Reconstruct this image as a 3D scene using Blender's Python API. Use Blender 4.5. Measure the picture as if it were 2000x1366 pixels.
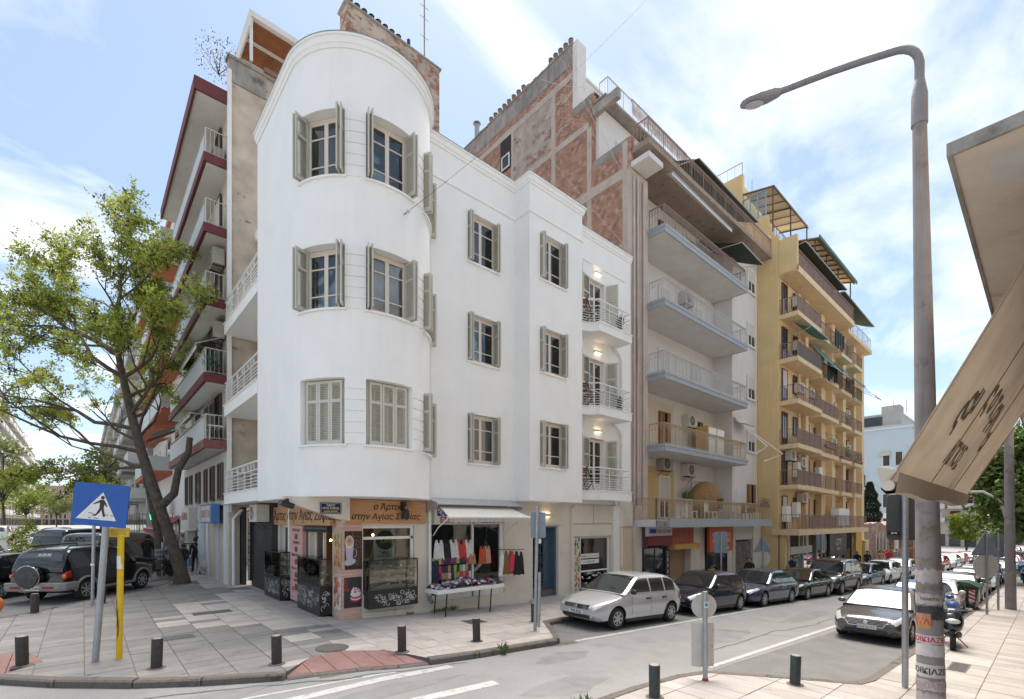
import bpy, bmesh, math, random
import numpy as np
from mathutils import Vector, Matrix
sc = bpy.context.scene
for o in list(bpy.data.objects): bpy.data.objects.remove(o)
rnd = random.Random(7)
R = math.radians
# ---------------------------------------------------------------- camera, sky, sun, exposure
cam = bpy.data.cameras.new('camera'); cam_o = bpy.data.objects.new('camera', cam)
sc.collection.objects.link(cam_o); sc.camera = cam_o
cam.sensor_width = 36; cam.lens = 16.884; cam.shift_y = 0.1675; cam.clip_end = 5000; cam.clip_start = .05
cam_o.location = (0, 0, 2.65); cam_o.rotation_euler = (R(90), 0, R(-41.78))
SUN_EL, SUN_AZ = 67.0, 45.0          # azimuth clockwise from +Y
w = bpy.data.worlds.new('World'); sc.world = w; w.use_nodes = True
nt = w.node_tree; nt.nodes.clear()
def N(t, nt_=None, **kw):
    n = (nt_ or nt).nodes.new(t)
    for k, v in kw.items(): setattr(n, k, v)
    return n
out = N('ShaderNodeOutputWorld'); bg = N('ShaderNodeBackground'); sky = N('ShaderNodeTexSky')
sky.sky_type = 'NISHITA'; sky.sun_disc = False; sky.sun_elevation = R(SUN_EL); sky.sun_rotation = R(SUN_AZ)
sky.air_density = 1.0; sky.dust_density = .7; sky.ozone_density = 1.2
bg.inputs[1].default_value = 0.08
tc = N('ShaderNodeTexCoord'); sep = N('ShaderNodeSeparateXYZ'); nt.links.new(tc.outputs['Generated'], sep.inputs[0])
mx = N('ShaderNodeMath', operation='MAXIMUM'); nt.links.new(sep.outputs[2], mx.inputs[0]); mx.inputs[1].default_value = 0.02
ad = N('ShaderNodeMath', operation='ADD'); nt.links.new(mx.outputs[0], ad.inputs[0]); ad.inputs[1].default_value = .12
dx = N('ShaderNodeMath', operation='DIVIDE'); nt.links.new(sep.outputs[0], dx.inputs[0]); nt.links.new(ad.outputs[0], dx.inputs[1])
dy = N('ShaderNodeMath', operation='DIVIDE'); nt.links.new(sep.outputs[1], dy.inputs[0]); nt.links.new(ad.outputs[0], dy.inputs[1])
cmb = N('ShaderNodeCombineXYZ'); nt.links.new(dx.outputs[0], cmb.inputs[0]); nt.links.new(dy.outputs[0], cmb.inputs[1])
mp = N('ShaderNodeMapping'); nt.links.new(cmb.outputs[0], mp.inputs[0])
mp.inputs['Rotation'].default_value = (0, 0, R(-25)); mp.inputs['Scale'].default_value = (1.0, 1.7, 1); mp.inputs['Location'].default_value = (3.35, 1.2, 0)
cn = N('ShaderNodeTexNoise'); cn.inputs['Scale'].default_value = 1.25; cn.inputs['Detail'].default_value = 9; cn.inputs['Roughness'].default_value = .56; cn.inputs['Distortion'].default_value = .35
nt.links.new(mp.outputs[0], cn.inputs['Vector'])
cr = N('ShaderNodeValToRGB'); cr.color_ramp.elements[0].position = .46; cr.color_ramp.elements[1].position = .72
nt.links.new(cn.outputs['Fac'], cr.inputs[0])
cm = N('ShaderNodeMath', operation='MULTIPLY'); nt.links.new(cr.outputs[0], cm.inputs[0]); cm.inputs[1].default_value = .68
mixc = N('ShaderNodeMix', data_type='RGBA'); nt.links.new(cm.outputs[0], mixc.inputs[0])
hz = N('ShaderNodeMix', data_type='RGBA'); hz.inputs[0].default_value = .3      # thin high veil over the whole sky
nt.links.new(sky.outputs[0], hz.inputs[6]); hz.inputs[7].default_value = (4.0, 4.9, 5.3, 1)
nt.links.new(hz.outputs[2], mixc.inputs[6]); mixc.inputs[7].default_value = (9.4, 9.0, 8.5, 1)
nt.links.new(mixc.outputs[2], bg.inputs[0]); nt.links.new(bg.outputs[0], out.inputs[0])
sl = bpy.data.lights.new('sun', 'SUN'); sl.energy = 3.7; sl.angle = R(45); sl.color = (1, .90, .79)
so = bpy.data.objects.new('sun', sl); sc.collection.objects.link(so)
el, az = R(SUN_EL), R(SUN_AZ)
sd = Vector((math.sin(az)*math.cos(el), math.cos(az)*math.cos(el), math.sin(el)))
so.rotation_euler = sd.to_track_quat('Z', 'Y').to_euler(); so.location = (0, 0, 60)
sc.view_settings.view_transform = 'Standard'; sc.view_settings.look = 'None'
sc.view_settings.exposure = 1.34; sc.view_settings.gamma = 1; sc.view_settings.use_curve_mapping = False
# ---------------------------------------------------------------- helpers
COL = sc.collection
WO = {}                      # world origin of each object that may be a parent
def gz(x, y):                # level of the pavement
    if x < 4: z = 0.
    elif x < 30: z = -.042*(x-4)
    elif x < 130: z = -1.092-.02*(x-30)
    else: z = -3.092
    return z + .015*(min(max(y, 0), 60)-12.8)
def rz(x, y): return gz(x, y)-.12     # level of the carriageway
class MB:
    def __init__(s): s.v = []; s.f = []; s.mi = []; s.cm = 0
    def face(s, pts):
        i = len(s.v); s.v += [tuple(p) for p in pts]; s.f.append(tuple(range(i, i+len(pts)))); s.mi.append(s.cm); return s
    def add(s, vs, fs):
        i = len(s.v); s.v += [tuple(p) for p in vs]
        for f in fs: s.f.append(tuple(i+k for k in f)); s.mi.append(s.cm)
        return s
    def box(s, x0, x1, y0, y1, z0, z1):
        if x0 > x1: x0, x1 = x1, x0
        if y0 > y1: y0, y1 = y1, y0
        if z0 > z1: z0, z1 = z1, z0
        return s.add([(x0,y0,z0),(x1,y0,z0),(x1,y1,z0),(x0,y1,z0),(x0,y0,z1),(x1,y0,z1),(x1,y1,z1),(x0,y1,z1)],
                     [(0,3,2,1),(4,5,6,7),(0,1,5,4),(1,2,6,5),(2,3,7,6),(3,0,4,7)])
    def mbox(s, M, sx, sy, sz):      # box centred on M
        vs = [M @ Vector((a*sx/2, b*sy/2, c*sz/2)) for c in (-1,1) for a, b in ((-1,-1),(1,-1),(1,1),(-1,1))]
        return s.add(vs, [(0,3,2,1),(4,5,6,7),(0,1,5,4),(1,2,6,5),(2,3,7,6),(3,0,4,7)])
    def bar(s, p, q, w_, h_):        # square bar from p to q
        p, q = Vector(p), Vector(q); d = q-p; L = d.length
        if L < 1e-6: return s
        d /= L; up = Vector((0,0,1)) if abs(d.z) < .95 else Vector((1,0,0))
        a = d.cross(up).normalized(); b = a.cross(d)
        vs = [c+a*(i*w_/2)+b*(j*h_/2) for c in (p, q) for i, j in ((-1,-1),(1,-1),(1,1),(-1,1))]
        return s.add(vs, [(0,1,2,3),(7,6,5,4),(0,4,5,1),(1,5,6,2),(2,6,7,3),(3,7,4,0)])
    def tube(s, pts, r, n=8, cap=True):
        pts = [Vector(p) for p in pts]; m = len(pts)
        rr = r if isinstance(r, (list, tuple)) else [r]*m
        t0 = (pts[1]-pts[0]).normalized(); up = Vector((0,0,1)) if abs(t0.z) < .9 else Vector((1,0,0))
        a = t0.cross(up).normalized(); vs = []
        for i in range(m):
            t = (pts[min(i+1,m-1)]-pts[max(i-1,0)])
            if t.length < 1e-9: t = t0
            t = t.normalized(); a = (a-t*a.dot(t))
            a = a.normalized() if a.length > 1e-6 else t.orthogonal().normalized()
            b = t.cross(a)
            vs += [pts[i]+(a*math.cos(2*math.pi*k/n)+b*math.sin(2*math.pi*k/n))*rr[i] for k in range(n)]
        fs = [(i*n+k, i*n+(k+1)%n, (i+1)*n+(k+1)%n, (i+1)*n+k) for i in range(m-1) for k in range(n)]
        if cap: fs += [tuple(range(n-1,-1,-1)), tuple((m-1)*n+k for k in range(n))]
        return s.add(vs, fs)
    def prism(s, poly, z0, z1):
        n = len(poly); A = sum(poly[i][0]*poly[(i+1)%n][1]-poly[(i+1)%n][0]*poly[i][1] for i in range(n))
        if A < 0: poly = poly[::-1]
        f0 = z0 if callable(z0) else (lambda x, y: z0); f1 = z1 if callable(z1) else (lambda x, y: z1)
        vs = [(x,y,f0(x,y)) for x, y in poly]+[(x,y,f1(x,y)) for x, y in poly]
        return s.add(vs, [tuple(range(n-1,-1,-1)), tuple(range(n,2*n))]+[(i,(i+1)%n,n+(i+1)%n,n+i) for i in range(n)])
    def lathe(s, prof, c=(0,0,0), n=16, M=None):   # prof [(r,z)]
        vs = []
        for r_, z in prof:
            for k in range(n):
                a = 2*math.pi*k/n; p = Vector((r_*math.cos(a), r_*math.sin(a), z)); vs.append((M @ p) if M else p+Vector(c))
        m = len(prof)
        fs = [(i*n+k, i*n+(k+1)%n, (i+1)*n+(k+1)%n, (i+1)*n+k) for i in range(m-1) for k in range(n)]
        fs += [tuple(range(n-1,-1,-1)), tuple((m-1)*n+k for k in range(n))]
        return s.add(vs, fs)
    def ball(s, c, r, n=8, m=6, sx=1, sy=1, sz=1):
        vs = []; c = Vector(c)
        for i in range(m+1):
            t = math.pi*i/m
            for k in range(n):
                a = 2*math.pi*k/n
                vs.append(c+Vector((sx*r*math.sin(t)*math.cos(a), sy*r*math.sin(t)*math.sin(a), -sz*r*math.cos(t))))
        return s.add(vs, [(i*n+k, i*n+(k+1)%n, (i+1)*n+(k+1)%n, (i+1)*n+k) for i in range(m) for k in range(n)])
    def sweep(s, path, prof, closed=False):   # path [(x,y)], prof [(out,z)], out = to the right of travel
        m = len(path); k = len(prof); vs = []
        for i in range(m):
            p = Vector(path[i]); a = Vector(path[(i-1)%m]) if (i > 0 or closed) else None; b = Vector(path[(i+1)%m]) if (i < m-1 or closed) else None
            d1 = (p-a).normalized() if a is not None else None; d2 = (b-p).normalized() if b is not None else None
            if d1 is None: d1 = d2
            if d2 is None: d2 = d1
            n1 = Vector((d1.y,-d1.x)); n2 = Vector((d2.y,-d2.x)); n_ = (n1+n2)
            n_ = n_/max(n_.length_squared/2, .2)
            for o_, z in prof: vs.append((p.x+n_.x*o_, p.y+n_.y*o_, z))
        fs = []
        for i in range(m if closed else m-1):
            j = (i+1)%m
            for q in range(k): fs.append((i*k+q, j*k+q, j*k+(q+1)%k, i*k+(q+1)%k))
        if not closed: fs += [tuple(range(k)), tuple((m-1)*k+q for q in range(k-1,-1,-1))]
        return s.add(vs, fs)
    def mesh(s, name, mats, smooth=False, off=(0,0,0)):
        me = bpy.data.meshes.new(name)
        vs = s.v if not any(off) else [(p[0]-off[0], p[1]-off[1], p[2]-off[2]) for p in s.v]
        me.from_pydata(vs, [], s.f)
        for m_ in (mats if isinstance(mats, (list, tuple)) else [mats]): me.materials.append(m_)
        if isinstance(mats, (list, tuple)): me.polygons.foreach_set('material_index', s.mi)
        if smooth:
            me.polygons.foreach_set('use_smooth', [True]*len(s.f))
            try: me.set_sharp_from_angle(angle=R(smooth if smooth is not True else 40))
            except Exception: pass
        me.update(); return me
    def build(s, name, mats, parent=None, smooth=False, local=False, **t):
        if parent is None and not local:
            xs = [p[0] for p in s.v]; ys = [p[1] for p in s.v]; zs = [p[2] for p in s.v]
            off = ((min(xs)+max(xs))/2, (min(ys)+max(ys))/2, min(zs))
        else: off = (0,0,0)
        o = bpy.data.objects.new(name, s.mesh(name, mats, smooth, off)); COL.objects.link(o)
        o.location = off; WO[o] = Vector(off)
        if parent is not None:
            o.parent = parent
            if not local: o.location = -WO[parent]; WO[o] = Vector((0,0,0))
            else: WO[o] = Vector((0,0,0))
        tag(o, **t); return o
def tag(o, label=None, cat=None, group=None, kind=None):
    if label: o['label'] = label
    if cat: o['category'] = cat
    if group: o['group'] = group
    if kind: o['kind'] = kind
    return o
def thing(name, loc, label, cat, group=None, rz_=0):
    o = bpy.data.objects.new(name, None); COL.objects.link(o); o.location = loc; o.rotation_euler.z = rz_
    o.empty_display_size = .2; WO[o] = Vector(loc); return tag(o, label, cat, group)
def copy_tree(o, parent=None):
    c = o.copy(); COL.objects.link(c); c.parent = parent; WO[c] = WO.get(o, Vector((0,0,0)))
    for ch in o.children: copy_tree(ch, c)
    return c
# ---------------------------------------------------------------- materials
MATS = {}
def mat(name, col, rough=.7, metal=0., var=.08, scale=6., bump=0., bscale=40., streak=0., spec=.5, emit=None, alpha=None, dirt=None, coat=0., speck=0.):
    if name in MATS: return MATS[name]
    m = bpy.data.materials.new(name); m.use_nodes = True; MATS[name] = m
    t = m.node_tree; b = t.nodes['Principled BSDF']
    b.inputs['Roughness'].default_value = rough; b.inputs['Metallic'].default_value = metal
    b.inputs['Specular IOR Level'].default_value = spec; b.inputs['Coat Weight'].default_value = coat; b.inputs['Coat Roughness'].default_value = .04
    col = tuple(col)+((1,) if len(col) == 3 else ())
    b.inputs['Base Color'].default_value = col
    if emit: b.inputs['Emission Color'].default_value = tuple(emit[:3])+(1,); b.inputs['Emission Strength'].default_value = emit[3]
    c = N('ShaderNodeTexCoord', t); g = N('ShaderNodeNewGeometry', t)
    cur = None
    def mixcol(fac, a, b_):
        mm = N('ShaderNodeMix', t, data_type='RGBA'); t.links.new(fac, mm.inputs[0])
        if hasattr(a, 'is_output'): t.links.new(a, mm.inputs[6])
        else: mm.inputs[6].default_value = a
        mm.inputs[7].default_value = b_; return mm.outputs[2]
    def noise(sc_, det=5, vec=None, ro=.6):
        n = N('ShaderNodeTexNoise', t); n.inputs['Scale'].default_value = sc_; n.inputs['Detail'].default_value = det; n.inputs['Roughness'].default_value = ro
        t.links.new(vec or g.outputs['Position'], n.inputs['Vector']); return n.outputs['Fac']
    def ramp(f, a, b_):
        r_ = N('ShaderNodeValToRGB', t); r_.color_ramp.elements[0].position = a; r_.color_ramp.elements[1].position = b_
        t.links.new(f, r_.inputs[0]); return r_.outputs[0]
    if var > 0:
        lo = tuple(max(0, x*(1-var)) for x in col[:3])+(1,); hi = tuple(min(1, x*(1+var)) for x in col[:3])+(1,)
        cur = mixcol(ramp(noise(scale), .3, .7), lo, hi)
    if dirt:                        # (colour, threshold, scale)
        cur = mixcol(ramp(noise(dirt[2], 7, None, .68), dirt[1], min(dirt[1]+.13, 1)), cur or col, tuple(dirt[0])+(1,))
    if streak > 0:                  # rain streaks running down
        mpn = N('ShaderNodeMapping', t); mpn.inputs['Scale'].default_value = (2.2, 2.2, .12); t.links.new(g.outputs['Position'], mpn.inputs[0])
        f = ramp(noise(2.5, 6, mpn.outputs[0]), .5, .75); ml = N('ShaderNodeMath', t, operation='MULTIPLY'); t.links.new(f, ml.inputs[0]); ml.inputs[1].default_value = streak
        cur = mixcol(ml.outputs[0], cur or col, tuple(x*.45 for x in col[:3])+(1,))
    if speck > 0:
        mv = N('ShaderNodeMix', t, data_type='RGBA', blend_type='MULTIPLY'); mv.inputs[0].default_value = 1
        if cur is not None: t.links.new(cur, mv.inputs[6])
        else: mv.inputs[6].default_value = col
        rs_ = N('ShaderNodeValToRGB', t); rs_.color_ramp.elements[0].position = .36; rs_.color_ramp.elements[1].position = .64; rs_.color_ramp.elements[0].color = (1-speck,)*3+(1,); rs_.color_ramp.elements[1].color = (1+speck*.6,)*3+(1,)
        t.links.new(noise(55, 6, None, .75), rs_.inputs[0]); t.links.new(rs_.outputs[0], mv.inputs[7]); cur = mv.outputs[2]
    if cur is not None: t.links.new(cur, b.inputs['Base Color'])
    if bump > 0:
        bp = N('ShaderNodeBump', t); bp.inputs['Strength'].default_value = bump; bp.inputs['Distance'].default_value = .02
        t.links.new(noise(bscale, 6), bp.inputs['Height']); t.links.new(bp.outputs[0], b.inputs['Normal'])
    if alpha is not None: b.inputs['Alpha'].default_value = alpha
    return m
def glass(name, tint=(.7,.75,.75), refl=.10, rough=.02):
    if name in MATS: return MATS[name]
    m = bpy.data.materials.new(name); m.use_nodes = True; MATS[name] = m; t = m.node_tree; t.nodes.clear()
    o = N('ShaderNodeOutputMaterial', t); tr = N('ShaderNodeBsdfTransparent', t); gl = N('ShaderNodeBsdfGlossy', t)
    tr.inputs[0].default_value = tuple(tint)+(1,); gl.inputs['Roughness'].default_value = rough
    lw = N('ShaderNodeFresnel', t); lw.inputs[0].default_value = 1.5
    mt_ = N('ShaderNodeMath', t, operation='MULTIPLY_ADD'); t.links.new(lw.outputs[0], mt_.inputs[0]); mt_.inputs[1].default_value = .9; mt_.inputs[2].default_value = refl; mt_.use_clamp = True
    g = N('ShaderNodeNewGeometry', t); nz = N('ShaderNodeTexNoise', t); nz.inputs['Scale'].default_value = 2.2; nz.inputs['Detail'].default_value = 1; t.links.new(g.outputs['Position'], nz.inputs['Vector'])
    bp = N('ShaderNodeBump', t); bp.inputs['Strength'].default_value = .08; bp.inputs['Distance'].default_value = .03; t.links.new(nz.outputs['Fac'], bp.inputs['Height']); t.links.new(bp.outputs[0], gl.inputs['Normal'])
    mm = N('ShaderNodeMixShader', t); t.links.new(mt_.outputs[0], mm.inputs[0]); t.links.new(tr.outputs[0], mm.inputs[1]); t.links.new(gl.outputs[0], mm.inputs[2]); t.links.new(mm.outputs[0], o.inputs[0])
    return m
M_white = mat('white_render', (.85,.845,.83), .75, var=.03, scale=1.1, bump=.05, bscale=9, streak=.055)
M_beige = mat('beige_render', (.66,.61,.53), .8, var=.05, scale=2, bump=.08, bscale=30, dirt=((.5,.45,.38), .6, 3))
M_shut = mat('shutter_paint', (.52,.505,.43), .5, var=.04)
M_frame = mat('window_frame_paint', (.70,.63,.55), .5, var=.03)
M_wood_w = mat('white_paint', (.78,.77,.74), .5, var=.04)
M_pane = glass('window_glass', (.74,.77,.77), .08)
M_clear = glass('clear_glass', (.86,.9,.89), .05)
M_dark = mat('dark_slot_shade', (.03,.028,.026), .9, var=.2)
M_curt = mat('curtain', (.75,.73,.70), .9, var=.06)
M_iron = mat('white_iron', (.72,.72,.70), .45, var=.05)
M_black = mat('black_metal', (.02,.02,.022), .4, var=.1)
M_grey = mat('galvanised_steel', (.36,.38,.40), .45, .6, var=.12, scale=9, dirt=((.22,.2,.18), .66, 12))
M_pipe = mat('downpipe_paint', (.74,.73,.69), .5, var=.05)
M_conc = mat('concrete', (.42,.40,.37), .9, var=.14, scale=3, bump=.25, bscale=25, streak=.5)
# ---------------------------------------------------------------- bodies of the people (grown first, while the scene is empty)
PMESH = []
def body_mesh(s, stride, arm):
    V = []; E_ = []; Rr = []
    def v(p, r, par=None):
        V.append((p[0]*s,p[1]*s,p[2]*s)); Rr.append(r*s)
        if par is not None: E_.append((par,len(V)-1))
        return len(V)-1
    pel = v((0,0,.53),.075); sp_ = v((-.005,0,.63),.072,pel); ch = v((0,0,.73),.083,sp_); nk = v((-.005,0,.83),.036,ch); hd = v((.012,0,.885),.05,nk); hm = v((.014,0,.93),.062,hd); v((.006,0,.975),.042,hm)
    nose = v((.075,0,.915),.012,hm)
    for sd_, st in ((1,stride),(-1,-stride)):
        hp = v((0,.048*sd_,.5),.066,pel); kn = v((st*.5+.012,.052*sd_,.28),.044,hp); an = v((st-.012-.02*(st<0),.052*sd_,.05+.02*(st<0)),.028,kn); v((st+.075,.058*sd_,.018+.0*(st<0)),.024,an)
        sh = v((-.005,.108*sd_,.795),.042,ch); a = arm[0] if sd_ > 0 else arm[1]; el_ = v((-.01+a*.3,.132*sd_,.635),.03,sh); wr_ = v((.03+a,.125*sd_,.5+abs(a)*.2),.021,el_); pm_ = v((.04+a*1.1,.122*sd_,.462+abs(a)*.2),.018,wr_)
        for q in range(4): f1 = v((.026+.009*q+a*1.1,.12*sd_,.432+abs(a)*.2+.002*abs(q-1.5)),.0058,pm_); v((.03+.009*q+a*1.1,.11*sd_,.412+abs(a)*.2+.003*abs(q-1.5)),.005,f1)
        v((.065+a*1.1,.112*sd_,.445+abs(a)*.2),.006,pm_)
    me = bpy.data.meshes.new('body'); me.from_pydata(V,E_,[]); ob = bpy.data.objects.new('tmp',me); COL.objects.link(ob); md = ob.modifiers.new('s','SKIN'); sk = me.skin_vertices[0].data
    for i, r in enumerate(Rr): sk[i].radius = (r,r); sk[i].use_root = (i == 0)
    md.use_smooth_shade = True; sb = ob.modifiers.new('u','SUBSURF'); sb.levels = 1; sb.render_levels = 1; bpy.context.view_layer.update(); dg = bpy.context.evaluated_depsgraph_get(); m2 = bpy.data.meshes.new_from_object(ob.evaluated_get(dg)); bpy.data.objects.remove(ob); m2.materials.clear()
    return m2
for h_, st_, ar_ in ((1.68,.11,(.02,-.1)),(1.42,.09,(.04,.05)),(1.75,.02,(.1,.1)),(1.7,.04,(.1,.1)),(1.72,.05,(.1,.1)),(1.72,.08,(.1,.1)),(1.7,.08,(.1,.1)),(1.72,.08,(.1,.1)),(1.78,.08,(.1,.1)),(1.7,.08,(.1,.1)),(1.7,.1,(.05,.1))): PMESH.append(body_mesh(h_, st_, ar_))
# ================================================================ ground
M_asph = mat('asphalt', (.27,.27,.268), .93, var=.10, scale=.55, bump=.5, bscale=160, speck=.2, dirt=((.22,.22,.22), .56, .8))
M_asph2 = mat('asphalt_patch', (.19,.19,.19), .95, var=.14, scale=1.5, bump=.6, bscale=170, speck=.28, dirt=((.17,.168,.165), .62, 3))
M_tile = mat('paving_slab', (.225,.216,.208), .85, var=.12, scale=1.6, bump=.2, bscale=60, speck=.14, dirt=((.165,.16,.153), .55, 2.2))
M_tile2 = mat('paving_slab_dark', (.205,.197,.19), .85, var=.12, scale=2.4, bump=.2, bscale=60, speck=.14, dirt=((.145,.14,.135), .55, 2.2))
M_tile3 = mat('paving_slab_pale', (.255,.245,.235), .85, var=.10, scale=2, bump=.2, bscale=60, speck=.14, dirt=((.22,.21,.2), .58, 2.2))
M_joint = mat('paving_joint', (.17,.155,.145), .95, var=.2, scale=8)
M_kerb = mat('kerb_concrete', (.155,.135,.122), .95, var=.16, scale=4, bump=.6, bscale=45, speck=.3, dirt=((.085,.075,.068), .52, 4))
M_red = mat('red_ramp_paving', (.24,.135,.125), .85, var=.14, scale=3, bump=.2, bscale=60, dirt=((.27,.19,.165), .56, 4))
M_line = mat('road_paint', (.45,.45,.44), .8, var=.1, scale=5, dirt=((.27,.27,.27), .53, 7))
M_soil = mat('earth', (.16,.13,.10), .95, var=.2)
xs = [-400,-200,-100,-60,-40,-25,-15,-10,-6,-3,0,2,4,8,12,16,20,25,30,40,50,60,80,100,130,160,200,300,600,1500]
ys = [-400,-200,-100,-50,-20,-10,-4,0,4,8,12,16,20,25,30,40,50,60,80,100,150,250,500,1500]
g = MB(); g.add([(x,y,rz(x,y)) for y in ys for x in xs], [(j*len(xs)+i, j*len(xs)+i+1, (j+1)*len(xs)+i+1, (j+1)*len(xs)+i) for j in range(len(ys)-1) for i in range(len(xs)-1)])
g.build('road', M_asph, kind='structure')
def sheet(poly, dz, base=rz):
    """flat patch following the slope, cut into strips at the slope breaks"""
    m = MB(); xs_ = [4, 30, 130]
    parts = [poly]
    for axis, brk in ((0, xs_), (1, [0, 60])):
        for xb in brk:
            nx = []
            for p in parts:
                for sgn in (1, -1):
                    q = clip_half(p, xb, sgn, axis)
                    if len(q) > 2: nx.append(q)
            parts = nx
    for p in parts: m.face([(x, y, base(x,y)+dz) for x, y in p])
    return m
def clip_half(p, xb, sgn, ax=0):
    o = []
    for i in range(len(p)):
        a, b = p[i], p[(i+1)%len(p)]; ia, ib = (a[ax]-xb)*sgn <= 0, (b[ax]-xb)*sgn <= 0
        if ia: o.append(a)
        if ia != ib:
            t = (xb-a[ax])/(b[ax]-a[ax]); o.append((a[0]+t*(b[0]-a[0]), a[1]+t*(b[1]-a[1])))
    return o
def clip_rect(p, x0, x1, y0, y1):
    for ax, v, sg in ((0,x0,-1),(0,x1,1),(1,y0,-1),(1,y1,1)):
        o = []
        for i in range(len(p)):
            a, b = p[i], p[(i+1)%len(p)]; ia, ib = (a[ax]-v)*sg <= 0, (b[ax]-v)*sg <= 0
            if ia: o.append(a)
            if ia != ib:
                t = (v-a[ax])/(b[ax]-a[ax]); o.append((a[0]+t*(b[0]-a[0]), a[1]+t*(b[1]-a[1])))
        p = o
        if len(p) < 3: return []
    return p
def area(p): return abs(sum(p[i][0]*p[(i+1)%len(p)][1]-p[(i+1)%len(p)][0]*p[i][1] for i in range(len(p))))/2
# kerb lines (outer edge of the pavement)
ramp_poly = [(2.73,9.13),(3.15,9.02),(4.6,8.52),(5.2,8.4),(4.85,9.3),(4.1,9.75),(3.35,9.75)]
kerbA = [(3.0,110),(3.0,24.6),(2.45,23.3),(1.75,22.0),(.9,21.1),(.21,20.45),(-.5,19.6),(-1.07,18.9),(-1.64,18.5),(-2.3,17.8),(-2.65,16.4),(-2.55,14.8),(-2.0,13.3),(-1.07,12.11),(-.27,11.2),(.7,10.34),(1.57,9.75),(2.73,9.13),(3.15,9.02),(4.6,8.52),(5.2,8.4),(6.35,8.27),(8.72,8.19),(8.95,8.4),(10.1,9.9),(11.2,10.05),(30,9.7),(62,9.5)]
ramp2 = [(-2.0,13.3),(-1.07,12.11),(-.55,12.6),(-.75,13.5),(-1.4,14.0)]
i1_, i2_ = kerbA.index((-2.0,13.3)), kerbA.index((2.73,9.13))
poly_c = kerbA[:i1_+1] + [(-1.4,14.0),(-.75,13.5),(-.55,12.6)] + kerbA[i1_+1:i2_+1] + [(3.35,9.75),(4.1,9.75),(4.85,9.3)] + kerbA[i2_+3:] + [(62,14),(18,13.4),(5.2,13.4),(5.2,110)]
kerbB = [(-40,3.0),(-4,3.6),(2,4.4),(6.32,4.74),(7.21,4.76),(8.48,4.68),(9.22,4.5),(9.97,3.66),(11.0,2.42),(11.6,2.3),(30,2.1),(60,1.95),(140,1.9)]
poly_r = kerbB + [(140,-8),(-40,-8)]
def paving(name, poly, ox, oy, sx, sy, gap, region, lim, label_dark=.2, hole=None, mats0=(M_tile, M_tile2, M_tile3), wts=(.62,.2,.18), pale=None):
    base = sheet(poly, -.014, gz); base_o = base.build(name, M_joint, kind='structure')
    shared = {}; tiles = []
    x0, x1, y0, y1 = region
    i0, i1 = int((x0-ox)//sx), int((x1-ox)//sx)+1; j0, j1 = int((y0-oy)//sy), int((y1-oy)//sy)+1
    for i in range(i0, i1):
        for j in range(j0, j1):
            ax, bx, ay, by = ox+i*sx+gap/2, ox+(i+1)*sx-gap/2, oy+j*sy+gap/2, oy+(j+1)*sy-gap/2
            q = clip_rect(poly, ax, bx, ay, by)
            if len(q) < 3 or area(q) < .01: continue
            full = area(q) > .97*(bx-ax)*(by-ay)
            cx, cy = (ax+bx)/2, (ay+by)/2
            if hole and any(h(cx, cy) for h in hole): continue
            for xb in (4, 30):
                if ax < xb < bx: full = False
            dd = cx*.6663+cy*.7457; s_ = (cx*.7457-cy*.6663)/max(dd,.1)
            vis = dd > 6.9 and -1.12 < s_ < 1.12
            tiles.append((dd if vis else dd+500, i, j, ax, bx, ay, by, q, full))
    tiles.sort(key=lambda t: t[0]); rest = MB()
    for n, (dd, i, j, ax, bx, ay, by, q, full) in enumerate(tiles):
        rr = random.Random(i*7919+j*104729); mats = mats0 if not pale or (ax+bx)/2 < 3.0+1.2*math.sin(ay*.7)+rr.uniform(-.7,.7) else pale; off_ = 0 if mats is mats0 else 3; mi = 0 if rr.random() < wts[0] else (1 if rr.random() < wts[1]/(wts[1]+wts[2]) else 2)
        jz = rr.uniform(-.003,.003); cx, cy = (ax+bx)/2, (ay+by)/2
        if n < lim:
            if full:
                k = (mi+off_, )
                if k not in shared:
                    hx, hy, e = (bx-ax)/2, (by-ay)/2, .006; m = MB()
                    vs = [(a*hx,b*hy,-.02) for a, b in ((-1,-1),(1,-1),(1,1),(-1,1))]+[(a*hx,b*hy,-.004) for a, b in ((-1,-1),(1,-1),(1,1),(-1,1))]+[(a*(hx-e),b*(hy-e),0) for a, b in ((-1,-1),(1,-1),(1,1),(-1,1))]
                    m.add(vs, [(8,9,10,11)]+[(a,(a+1)%4,4+(a+1)%4,4+a) for a in range(4)]+[(4+a,4+(a+1)%4,8+(a+1)%4,8+a) for a in range(4)])
                    shared[k] = m.mesh('paving_slab', mats[mi])
                o = bpy.data.objects.new('paving_slab', shared[k]); COL.objects.link(o)
                o.parent = base_o; o.location = Vector((cx, cy, gz(cx,cy)+jz))-WO[base_o]
                sxx = (gz(cx+.1,cy)-gz(cx-.1,cy))/.2; syy = (gz(cx,cy+.1)-gz(cx,cy-.1))/.2
                o.rotation_euler = (math.atan(syy)+rr.uniform(-.004,.004), -math.atan(sxx)+rr.uniform(-.003,.003), 0)
            else:
                MB().prism(q, lambda x,y: gz(x,y)-.02, lambda x,y: gz(x,y)+jz).build('paving_slab', mats[mi], base_o)
        else:
            rest.cm = mi+off_; rest.prism(q, lambda x,y: gz(x,y)-.02, lambda x,y: gz(x,y)+jz)
    if rest.f: rest.build('paving_slabs', list(mats0)+list(pale or ()), base_o, kind='stuff')
    return base_o
def in_poly(p):
    def f(x, y):
        c = False
        for i in range(len(p)):
            (x1,y1),(x2,y2) = p[i], p[(i+1)%len(p)]
            if (y1 > y) != (y2 > y) and x < (x2-x1)*(y-y1)/(y2-y1)+x1: c = not c
        return c
    return f
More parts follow.
